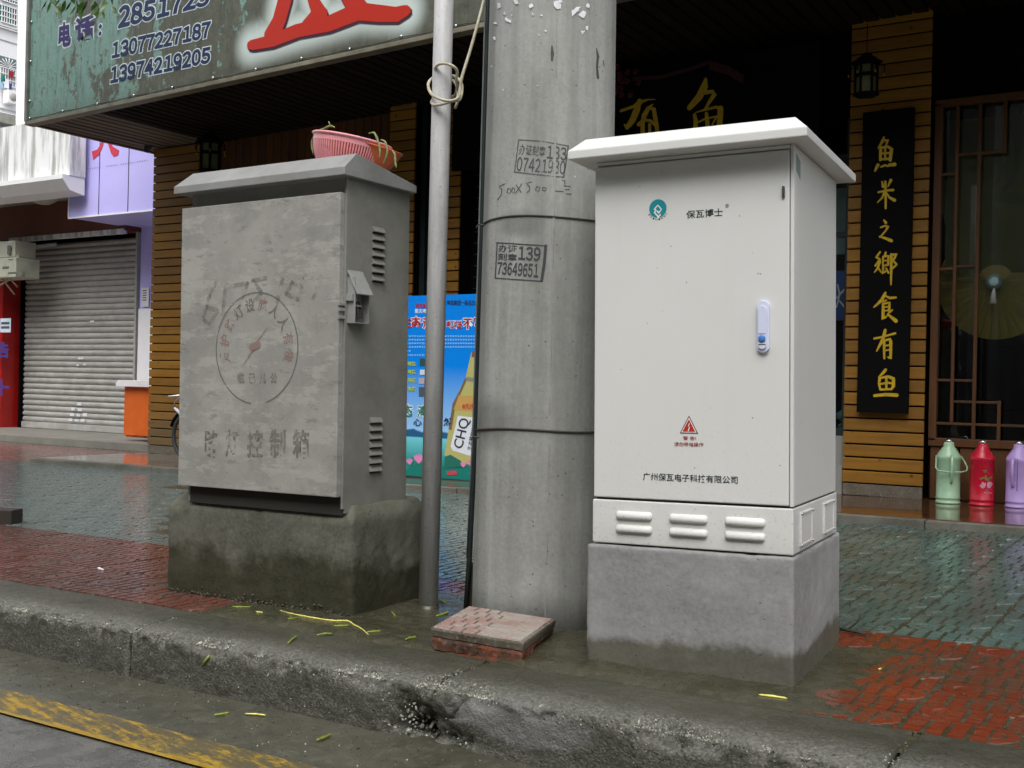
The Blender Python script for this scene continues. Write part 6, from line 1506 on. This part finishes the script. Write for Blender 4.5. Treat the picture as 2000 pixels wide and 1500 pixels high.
# ------------------------------------------------------------------ bicycle behind the grey cabinet
bk = thing('bicycle', 'small dark bicycle parked against the left plank pillar, mostly behind the grey cabinet', 'bicycle', (-9.1, 8.2, g(-9.1) + 0.05))
z0 = g(-9.1) + 0.05 - 0.01
def wheel(X):
    Rw = 0.26; M_ = Matrix.Translation((X, 8.25, z0 + Rw)) @ Matrix.Rotation(R(90), 4, 'X')
    w_ = build('wheel', MB().lathe([(0.012, -0.03), (0.02, -0.03), (0.02, 0.03), (0.012, 0.03)], 12, M_), MT['chrome'], bk, world=True)
    build('tyre', MB().tube([M_ @ Vector((math.cos(R(i * 15)) * (Rw - 0.02), math.sin(R(i * 15)) * (Rw - 0.02), 0)) for i in range(25)], 0.022, 8, cap=False), MT['rubber'], w_, world=True)
    build('mudguard', MB().tube([M_ @ Vector((math.cos(R(i)) * (Rw + 0.03), math.sin(R(i)) * (Rw + 0.03), 0)) for i in range(10, 175, 15)], 0.02, 6), MT['black'], w_, world=True)
    for i in range(14): build('spoke', MB().tube([M_ @ Vector((0, 0, 0)), M_ @ Vector((math.cos(i * 0.449) * (Rw - 0.03), math.sin(i * 0.449) * (Rw - 0.03), 0))], 0.0015, 4), MT['chrome'], w_, world=True)
wheel(-9.19); wheel(-8.25)
build('frame', MB().tube([(-9.19, 8.25, z0 + .26), (-9.05, 8.25, z0 + .6)], 0.014, 8).tube([(-9.07, 8.25, z0 + .55), (-8.65, 8.25, z0 + .28), (-8.25, 8.25, z0 + .26), (-8.58, 8.25, z0 + .58)], 0.014, 8).tube([(-8.66, 8.25, z0 + .28), (-8.55, 8.25, z0 + .72)], 0.014, 8), MT['darkframe'], bk, world=True)
build('saddle', MB().lathe([(0.02, 0), (0.07, 0.01), (0.08, 0.03), (0.03, 0.05)], 12, Matrix.Translation((-8.55, 8.25, z0 + .71))), MT['black'], bk, world=True)
build('handlebar', MB().tube([(-9.05, 8.25, z0 + .6), (-9.06, 8.25, z0 + .68), (-9.18, 8.12, z0 + .70), (-9.24, 8.0, z0 + .68)], 0.011, 8).tube([(-9.06, 8.25, z0 + .68), (-9.1, 8.38, z0 + .7)], 0.011, 8), MT['chrome'], bk, world=True)
build('lamp', MB().tube([onY(341, 797, 8.2), onY(347, 802, 8.2), onY(352, 810, 8.2)], [0.012, 0.018, 0.012], 8), plain('bright_enamel', (0.75, 0.75, 0.8), 0.3), bk, world=True)
build('brake_cable', MB().tube([onY(350, 776, 8.2), onY(342, 785, 8.2), onY(338, 796, 8.2), onY(340, 802, 8.2)], 0.006, 6), plain('grey_cable', (0.2, 0.2, 0.19), 0.5), bk, world=True)

# ------------------------------------------------------------------ neighbouring shop on the left
NY = 11.0
shop = thing('closed_shop', 'closed shop at the left with a lilac fascia over a grey roller shutter', 'building', (-14, NY, 0))
def nbld(name, mb, mat, **kw): return build(name, mb, mat, shop, world=True, **kw)
nst = tag(build('shop_step', MB().box(-22, -10.72, 9.52, 11.3, -0.2, 0.0), concrete('worn_step_cement', (0.24, 0.23, 0.2), (0.16, 0.155, 0.13), grime=0.5, rough=0.6), bevel=0.008), kind='structure')
P_bl, P_br = onY(40, 833, NY), onY(270, 850, NY)
SX0, SX1 = -16.15, -13.42
nbld('wall', MB().box(-13.38, -10.5, NY + 0.02, NY + 0.3, 0, 4.6), MT['purple']); nbld('wall', MB().box(-22, SX0 - 0.55, NY, NY + 0.3, 0, 4.6), MT['purple'])
nbld('wall_base', MB().box(-13.38, -10.6, NY + 0.0, NY + 0.018, 0.0, 1.85), MT['bright_white'])
nbld('header_wall', MB().box(SX0 - 0.3, SX1 + 0.02, NY - 0.25, NY + 0.1, 2.98, 4.6), MT['brownwall'])
nbld('shutter_housing', MB().box(SX0, SX1, NY - 0.27, NY - 0.2, 2.93, 3.0), MT['fascia'])
sh = nbld('roller_shutter', MB().box(SX0, SX1, NY + 0.06, NY + 0.08, 0, 3.0), MT['dark'])
slm2 = MB(); ph = 0.088; pf = [(0, 0), (-0.022, 0.018), (-0.03, 0.044), (-0.022, 0.07), (0, ph - 0.004)]
for X in (SX0 + 0.03, SX1 - 0.03): slm2.v += [(X, y, z) for y, z in pf]
for j in range(4): slm2.f.append((j, j + 5, j + 6, j + 1)); slm2.s.append(True)
slm2 = meshof(slm2, MT['shutter'], name='slat')
inv = WM[sh].inverted(); z = 0.10
while z < 2.9:
    mesh_obj('slat', slm2, sh, mw=inv @ Matrix.Translation((0, NY + 0.05, z))); z += ph
build('bottom_bar', MB().box(SX0 + 0.02, SX1 - 0.02, NY - 0.0, NY + 0.05, 0.005, 0.10), MT['shutter'], sh, world=True, bevel=0.006)
build('guide_rail', MB().box(SX1 - 0.03, SX1 + 0.01, NY - 0.02, NY + 0.09, 0, 3.0), MT['shutter'], sh, world=True)
build('guide_rail', MB().box(SX0 - 0.02, SX0 + 0.03, NY - 0.03, NY + 0.09, 0, 3.0), MT['dark'], sh, world=True)
for (px, py, w_, h_) in [(155, 789, 11, 6), (143, 799, 10, 6), (156, 800, 11, 6), (141, 810, 11, 6), (153, 811, 9, 5), (166, 810, 11, 7), (138, 820, 10, 6), (150, 821, 10, 5), (162, 821, 10, 6), (134, 832, 16, 8), (166, 833, 10, 6), (158, 700, 14, 4), (152, 713, 6, 3), (165, 712, 6, 3), (219, 836, 2, 8), (180, 628, 10, 4)]:
    a = onY(px, py, NY + 0.012); s_ = 15 / F_PX * 0.62 * 1.0
    build('sticker', MB().box(a.x - w_ * 0.0045, a.x + w_ * 0.0045, NY + 0.010, NY + 0.012, a.z - h_ * 0.0037, a.z + h_ * 0.0037), MT['paper'], sh, world=True)
# lilac fascia box
fa = nbld('fascia', MB().box(-13.56, -10.5, 9.93, 10.0, 3.05, 4.7).box(-13.56, -10.5, 10.0, NY + 0.02, 3.05, 3.10), MT['purple'])
for px in (193, 250):
    a = onY(px, 400, 9.93); build('panel_joint', MB().box(a.x - 0.006, a.x + 0.006, 9.926, 9.9285, 3.055, 4.7), MT['dark'], fa, world=True)
build('edge_trim', MB().box(-13.575, -10.5, 9.915, 9.93, 3.035, 3.055).box(-13.58, -13.562, 9.915, 9.99, 3.055, 4.7), MT['bright_white'], fa, world=True)
sm = MB(); to3 = lambda x, y: onY(x, y, 9.925)
for pts, ws in [([(222, 250), (205, 275), (196, 290), (185, 298)], [10, 8, 10, 14]), ([(196, 240), (212, 275), (222, 298)], [6, 8, 20]), ([(190, 262), (225, 255)], [6, 6])]: sm.stroke(pts, ws, to3, nrm)
sm = MB()
def polyf(pts): sm.add([onY(x, y, 9.924) for x, y in pts], [tuple(range(len(pts)))])
polyf([(200, 262), (204, 262), (201, 285), (193, 302), (182, 312), (179, 296), (190, 292), (197, 280)]); polyf([(209, 262), (220, 286), (233, 294), (230, 303), (222, 306), (217, 300), (207, 268)])
build('lettering', sm, FLAT('fascia_red', 205, 60, 80), fa, world=True, normals=False)
sm = MB()
for i in range(26): 
    px = 171 + i * 4.6; py = 331 - i * 0.68
    if i in (6, 7, 13, 20): continue
    a = onY(px, py, 9.9235); sm.add([a, a + Vector((0.02, 0, 0.003)), a + Vector((0.02, 0, 0.014)), a + Vector((0, 0, 0.011))], [(0, 1, 2, 3)])
tag(build('residue_marks', sm, FLAT('glue_residue', 140, 128, 170), fa, world=True, normals=False), kind='stuff')
# paper notice on the lilac strip
no = thing('paper_notice', 'pale paper notice pasted on the lilac wall beside the plank pillar', 'notice', onY(282, 580, NY))
a = onY(275, 562, NY - 0.02); build('sheet', MB().box(a.x, a.x + 0.16, NY - 0.006, NY - 0.002, a.z - 0.28, a.z), MT['paper'], no, world=True)
sm = MB()
for r_ in range(5): sm.box(a.x + 0.03, a.x + 0.11, NY - 0.0075, NY - 0.0065, a.z - 0.05 - r_ * 0.035, a.z - 0.035 - r_ * 0.035)
build('printed_lines', sm, FLAT('notice_ink', 80, 84, 92), no, world=True)
# counter with a white top and orange cloth
ct = thing('orange_counter', 'small counter with white top and orange cloth front beside the shutter', 'counter', (-11.9, 9.8, 0.0))
cx0 = onY(240, 800, 9.8).x; ctz = onY(240, 742, 9.8).z
m_ = MB(); n_ = 14
for i in range(n_ + 1):
    for j in range(9):
        t = j / 8; X = cx0 + (0.9) * i / n_; m_.v.append((X, 9.82 + 0.012 * math.sin(i * 1.9) * t + (0.02 * math.exp(-((t - 0.85) / 0.1) ** 2) * math.sin(i * 0.9)), 0.08 + (1 - t) * (ctz - 0.16)))
for i in range(n_):
    for j in range(8): a_ = i * 9 + j; m_.f.append((a_, a_ + 9, a_ + 10, a_ + 1)); m_.s.append(True)
build('cloth_front', m_, plain('orange_cloth', (0.70, 0.13, 0.01), 0.6, var=0.08), ct, world=True)
build('carcass', MB().box(cx0 + 0.01, cx0 + 0.9, 9.85, 10.4, 0.05, ctz - 0.09), MT['orange'], ct, world=True)
build('top', MB().prism([(cx0 - 0.08, ctz - 0.085), (cx0 + 0.95, ctz - 0.085), (cx0 + 0.95, ctz), (cx0 - 0.03, ctz), (cx0 - 0.08, ctz - 0.04)], 'y', 9.74, 10.45), MT['whitewash'], ct, world=True, bevel=0.004)
# red pilaster with blue characters, notice
rp = thing('red_pilaster', 'red painted shopfront pilaster with blue characters at the left edge', 'pilaster', (-16.6, NY - 0.3, 0))
build('front', MB().box(-17.6, -16.52, NY - 0.42, NY - 0.1, 0.0, 2.75), MT['red_paint'], rp, world=True, bevel=0.01)
build('return', MB().box(-16.52, -16.22, NY - 0.30, NY + 0.05, 0.0, 2.75), plain('darker_red_panel', (0.36, 0.008, 0.006), 0.35), rp, world=True)
build('edge_trim', MB().box(-16.545, -16.515, NY - 0.435, NY - 0.42, 0.0, 2.4), MT['shutter'], rp, world=True)
ry = NY - 0.425
lettering('浩', [onY(-14, 698, ry), onY(17, 700, ry), onY(17, 668, ry), onY(-14, 666, ry)], FLAT('blue_paint', 58, 48, 130), rp, True, 0.03)
lettering('十', [onY(-12, 772, ry), onY(18, 774, ry), onY(18, 742, ry), onY(-12, 740, ry)], FLAT('blue_paint', 58, 48, 130), rp, True, 0.03)
na = onY(1, 622, ry); nb_ = onY(21, 649, ry)
build('notice', MB().box(na.x, nb_.x, ry - 0.004, ry - 0.001, nb_.z, na.z), plain('pale_blue_notice', (0.62, 0.74, 0.86), 0.5), rp, world=True)
sm = MB()
for zz in (0.35, 0.65): sm.box(na.x + 0.03, nb_.x - 0.03, ry - 0.006, ry - 0.005, nb_.z + (na.z - nb_.z) * zz - 0.02, nb_.z + (na.z - nb_.z) * zz + 0.02)
build('printed_lines', sm, FLAT('notice_ink', 80, 84, 92), rp, world=True)
# air conditioner condenser and hoses
ac = thing('condenser_unit', 'grimy cream air conditioner unit mounted above the red pilaster', 'air conditioner', onY(10, 500, 10.2))
q1, q2 = onY(33, 541, 10.2), onY(-30, 470, 10.2)
build('casing', MB().box(q2.x - 0.3, q1.x - 0.06, 10.2, 10.55, onY(10, 503, 10.2).z, onY(10, 471, 10.2).z).box(q2.x - 0.3, q1.x, 10.18, 10.58, q1.z, onY(10, 504, 10.2).z), MT['acwhite'], ac, world=True, bevel=0.012)
sm = MB()
for (a_, b_, c_, d_) in [(5, 17, 520, 525), (16, 32, 531, 535), (14, 21, 479, 497), (16, 25, 506, 508)]:
    p_, r_ = onY(a_, d_, 10.176), onY(b_, c_, 10.176); sm.box(p_.x, r_.x, 10.174, 10.177, p_.z, r_.z)
tag(build('rating_plate', sm, FLAT('faded_plate', 96, 100, 92), ac, world=True), kind='stuff')
build('bracket', MB().tube([onY(-5, 560, 10.3), onY(20, 545, 10.3), onY(34, 560, 10.5)], 0.014, 6).tube([onY(5, 545, 10.3), onY(28, 575, 10.6)], 0.012, 6), MT['acwhite'], ac, world=True)
build('hose', MB().tube([onY(28, 470, 10.25), onY(31, 490, 10.25), onY(36, 505, 10.25), onY(40, 520, 10.3), onY(44, 538, 10.3)], [0.02, 0.024, 0.03, 0.035, 0.035], 8), MT['acwhite'], ac, world=True)
build('pipe', MB().tube([onY(32, 488, 10.3), onY(42, 482, 10.5), onY(70, 482, 10.7), onY(110, 477, 10.8)], 0.03, 8), MT['shutter'], ac, world=True)

# white building above with streaked parapet, and the tower beyond
wbld = thing('white_building', 'overexposed white building with a rain-streaked parapet above the shuttered shop', 'building', (-16, 9.6, 3.3))
build('parapet', MB().box(-20, -13.13, 9.6, 9.85, 3.56, 4.36), MT['fascia'], wbld, world=True)
build('cornice', MB().prism([(9.55, 3.44), (9.62, 3.36), (9.85, 3.32), (9.85, 3.56), (9.5, 3.56), (9.5, 3.50)], 'x', -20, -13.14), MT['whitewash'], wbld, world=True)
build('soffit', MB().box(-20, -13.57, 9.85, NY + 0.1, 3.50, 3.56), MT['grey_soffit'], wbld, world=True)
build('side_wall', MB().box(-20, -16.45, NY - 0.08, NY + 0.3, 2.75, 3.5), MT['grey_soffit'], wbld, world=True)
lp = thing('ceiling_lamp', 'round pale dome lamp under the white building soffit', 'lamp', (-14.66, 10.2, 3.4))
build('dome', MB().lathe([(0.20, 0.1), (0.20, 0.06), (0.17, 0.02), (0.10, -0.02), (0.02, -0.035)], 24, Matrix.Translation((-14.75, 10.35, 3.41))), MT['acwhite'], lp, world=True)
build('bulb_socket', MB().lathe([(0.03, 0.1), (0.035, 0.03), (0.02, 0.0)], 10, Matrix.Translation((-14.6, 10.9, 3.3))), MT['acwhite'], lp, world=True)
tw_ = thing('white_tower', 'plain bright white tower wall rising behind the signboard', 'building', (-27, 20, 0))
xl = onY(36, 0, 20).x
build('wall', MB().box(xl, -21.0, 20, 30, 0, 16), MT['bright_white'], tw_, world=True)
apt = thing('apartment_building', 'white apartment block with grilled windows and drying laundry at the far left', 'building', (-48, 32, 0))
AX = -48.0
def onX(px, py, X):
    d = ray(px, py); return CP + d * (X / d.x)
build('wall', MB().box(AX - 8, AX, 24, 44, -1, 28), MT['bright_white'], apt, world=True)
def aw(name, p1, p2, mat, parent=apt, d=0.02, t=0.04):   # rectangle on the wall given by its far-left-top and near-right-bottom sight lines
    a = onX(*p1, AX); b = onX(*p2, AX)
    return build(name, MB().box(AX + d, AX + d + t, min(a.y, b.y), max(a.y, b.y), min(a.z, b.z), max(a.z, b.z)), mat, parent, world=True)
yA, yB = onX(-2, 50, AX).y, onX(32, 50, AX).y
def zz(px, py): return onX(px, py, AX).z
def grille(zlo, zhi, mat, lab=None):
    f_ = build('window', MB().box(AX + 0.02, AX + 0.06, yA, yB, zlo, zhi), mat, apt, world=True)
    if lab: f_['label'] = lab
    for i in range(7):
        y_ = yA + (yB - yA) * (i + 0.5) / 7; build('grille_bar', MB().box(AX + 0.1, AX + 0.13, y_ - 0.015, y_ + 0.015, zlo, zhi), MT['bright_white'], f_, world=True)
    for t in (0.0, 0.33, 0.66, 1.0):
        z_ = zlo + (zhi - zlo) * t; build('grille_rail', MB().box(AX + 0.09, AX + 0.14, yA, yB, z_ - 0.02, z_ + 0.02), MT['bright_white'], f_, world=True)
    return f_
grille(zz(15, 47), zz(15, 14), MT['pane'], 'green glazed grilled window')
grille(zz(15, 5), zz(15, -14), MT['pane'])
f_ = grille(zz(12, 168), zz(12, 134), plain('shaded_balcony', (0.3, 0.34, 0.36), 0.6), 'laundry balcony window')
fan = MB()
c0 = onX(14, 132, AX); c0.x = AX + 0.12
for a in range(0, 181, 22): fan.tube([c0, c0 + Vector((0, math.cos(R(a)) * 0.5, math.sin(R(a)) * 0.42))], 0.018, 4)
f2 = build('fanlight', MB().box(AX + 0.02, AX + 0.05, yA, yB, zz(12, 133), zz(12, 112)), plain('fanlight_glass', (0.12, 0.17, 0.16), 0.3), apt, world=True)
build('sunburst', fan, MT['bright_white'], f2, world=True)
for (px, py, w_, h_, cc_) in [(24, 145, 10, 14, (150, 20, 40)), (8, 152, 8, 14, (40, 130, 110)), (14, 163, 12, 18, (235, 235, 245)), (22, 170, 6, 16, (60, 60, 120)), (6, 166, 8, 12, (160, 200, 225))]:
    a = onX(px, py, AX + 0.3)
    build('laundry', MB().box(AX + 0.2, AX + 0.23, a.y - w_ * 0.012, a.y + w_ * 0.012, a.z - h_ * 0.011, a.z + h_ * 0.011), FLAT('laundry_%d' % cc_[0], *cc_), apt, world=True)
ab = onX(19, 190, AX + 0.3)
au = build('condenser', MB().box(AX + 0.1, AX + 0.5, ab.y - 0.2, ab.y + 0.35, ab.z - 0.3, ab.z + 0.3), MT['bright_white'], apt, world=True)
build('fan_grille', MB().lathe([(0.2, 0), (0.19, 0.02), (0.02, 0.03)], 20, Matrix.Translation((AX + 0.5, ab.y + 0.05, ab.z)) @ Matrix.Rotation(R(90), 4, 'Y')), MT['shutter'], au, world=True)
for py in (53, 57, 80, 213, 222): 
    z_ = zz(12, py); build('ledge', MB().box(AX, AX + (0.15 if py != 80 else 0.03), 30, 36, z_ - 0.03, z_ + 0.02), MT['shutter'] if py in (80,) else MT['whitewash'], apt, world=True)
z_ = zz(10, 243); build('balcony_underside', MB().box(AX, AX + 0.7, 28, 34.5, z_ - 0.1, z_ + 0.25), MT['grey_soffit'], apt, world=True)

# ------------------------------------------------------------------ street tree whose leaves hang into the top left
random.seed(11)
tr = thing('street_tree', 'leafy street tree hanging its lowest green leaves over the signboard', 'tree', (-8.8, 4.3, g(-8.8)))
def tube_w(name, pts, rs, mat): return build(name, MB().tube(pts, rs, 10), mat, tr, world=True)
tube_w('trunk', [(-8.8, 4.3, -0.2), (-8.82, 4.32, 1.5), (-8.75, 4.35, 3.2), (-8.7, 4.4, 5.0), (-8.6, 4.5, 6.4)], [0.15, 0.12, 0.11, 0.09, 0.04], MT['bark'])
for pts in ([(-8.75, 4.35, 3.4), (-8.2, 4.6, 3.95), (-7.4, 4.9, 3.95), (-6.5, 5.1, 3.8)], [(-8.7, 4.4, 4.4), (-7.8, 3.9, 5.0), (-7.0, 3.6, 5.4)], [(-8.7, 4.4, 4.8), (-9.4, 5.0, 5.4), (-10.0, 5.5, 5.8)]):
    tube_w('limb', pts, [0.05, 0.035, 0.025, 0.012][:len(pts)], MT['bark'])
def leafmesh():
    m_ = MB(); L = 0.1; pts = [(0, 0), (0.012, 0.02), (0.02, 0.045), (0.017, 0.07), (0.0, 0.1), (-0.017, 0.07), (-0.02, 0.045), (-0.012, 0.02)]
    m_.add([(x, y, -0.10 * abs(x) + 0.0 - y * y * 1.2) for x, y in pts] + [(0, 0.05, 0.004)], [(8, i, (i + 1) % 8) for i in range(8)], True); return m_
lme = meshof(leafmesh(), MT['leaf'], name='leaf')
twig_targets = [(100, 4), (118, 8), (108, 12), (128, 2), (140, 4), (150, 10), (158, 14), (165, 5), (172, 2), (186, 4), (195, 10), (203, 12), (212, 5), (218, 14), (196, 20), (92, 2), (180, 10), (146, -4), (208, -6), (120, -8), (168, -10), (98, -8), (190, -12), (216, -12), (134, -14), (155, -16)]
inv = WM[tr].inverted()
for px, py in twig_targets:
    P = onY(px, py - 2, 5.0 + random.uniform(-0.1, 0.15))
    o = mesh_obj('leaf', lme, tr, mw=inv @ (Matrix.Translation(P) @ Euler((R(random.uniform(-115, -60)), R(random.uniform(-40, 40)), R(random.uniform(-60, 60)))).to_matrix().to_4x4() @ Matrix.Scale(random.uniform(0.8, 1.15), 4)))
tw2 = MB()
for px in (105, 150, 200): 
    a = onY(px, -4, 5.05); tw2.tube([a, a + Vector((-0.1, 0.02, 0.15)), a + Vector((-0.3, 0, 0.35))], 0.004, 5)
build('twigs', tw2, MT['bark'], tr, world=True)
lf = MB(); vs0 = [v.co.copy() for v in lme.vertices]; fs0 = [tuple(p.vertices) for p in lme.polygons]
for i in range(2600):
    c0 = random.choice([(-8.7, 4.5, 6.0, 1.3), (-7.3, 3.9, 5.6, 1.0), (-9.6, 5.2, 6.0, 1.1), (-7.4, 5.0, 4.9, 0.75)])
    d = Vector((random.gauss(0, 1), random.gauss(0, 1), random.gauss(0, 0.7))).normalized() * c0[3] * random.random() ** 0.4
    P = Vector(c0[:3]) + d
    v = P - CP; zc = v.dot(CF)
    if 750 - F_PX * v.dot(CU) / zc > -25: continue
    M = Matrix.Translation(P) @ Euler((random.uniform(-3, 3), random.uniform(-3, 3), random.uniform(-3, 3))).to_matrix().to_4x4() @ Matrix.Scale(1.3, 4)
    lf.add([M @ v_ for v_ in vs0], fs0, True)
tag(build('crown', lf, MT['leaf'], tr, world=True, normals=False), kind='stuff')
# a second tree, added unseen right of the view to shade the restaurant's right end
shade_tree = thing('street_tree', 'unseen tree added just right of the view, its crown shading the plank shopfront', 'tree', (2.6, 4.6, 0.03))
build('trunk', MB().tube([(2.6, 4.6, -0.1), (2.62, 4.62, 1.5), (2.5, 4.6, 3.2), (2.3, 4.8, 5.2), (2.2, 5.0, 6.6)], [0.17, 0.14, 0.12, 0.1, 0.04], 12), MT['bark'], shade_tree, world=True)
for pts in ([(2.5, 4.6, 3.2), (1.4, 5.2, 4.6), (0.2, 5.6, 5.4)], [(2.4, 4.7, 4.0), (3.4, 5.4, 5.2), (4.2, 6.0, 5.8)], [(2.35, 4.75, 4.4), (1.8, 3.8, 5.3), (1.2, 3.2, 6.0)]):
    build('limb', MB().tube(pts, [0.06, 0.04, 0.015], 8), MT['bark'], shade_tree, world=True)
lf = MB()
for i in range(9000):
    c0 = random.choice([(2.2, 5.2, 5.9, 1.9), (0.5, 5.6, 5.6, 1.35), (3.6, 5.6, 5.8, 1.6), (1.6, 3.9, 6.1, 1.3), (1.2, 6.0, 5.0, 1.1)])
    d = Vector((random.gauss(0, 1), random.gauss(0, 1), random.gauss(0, 0.7))).normalized() * c0[3] * random.random() ** 0.4
    P = Vector(c0[:3]) + d; v = P - CP; zc = v.dot(CF)
    if P.y > 7.1 or (zc > 0.1 and 750 - F_PX * v.dot(CU) / zc > -40 and 1000 + F_PX * v.dot(CR) / zc < 2100): continue
    M = Matrix.Translation(P) @ Euler((random.uniform(-3, 3), random.uniform(-3, 3), random.uniform(-3, 3))).to_matrix().to_4x4() @ Matrix.Scale(1.7, 4)
    lf.add([M @ v_ for v_ in vs0], fs0, True)
tag(build('crown', lf, MT['leaf'], shade_tree, world=True, normals=False), kind='stuff')
print('objects', len(bpy.data.objects))
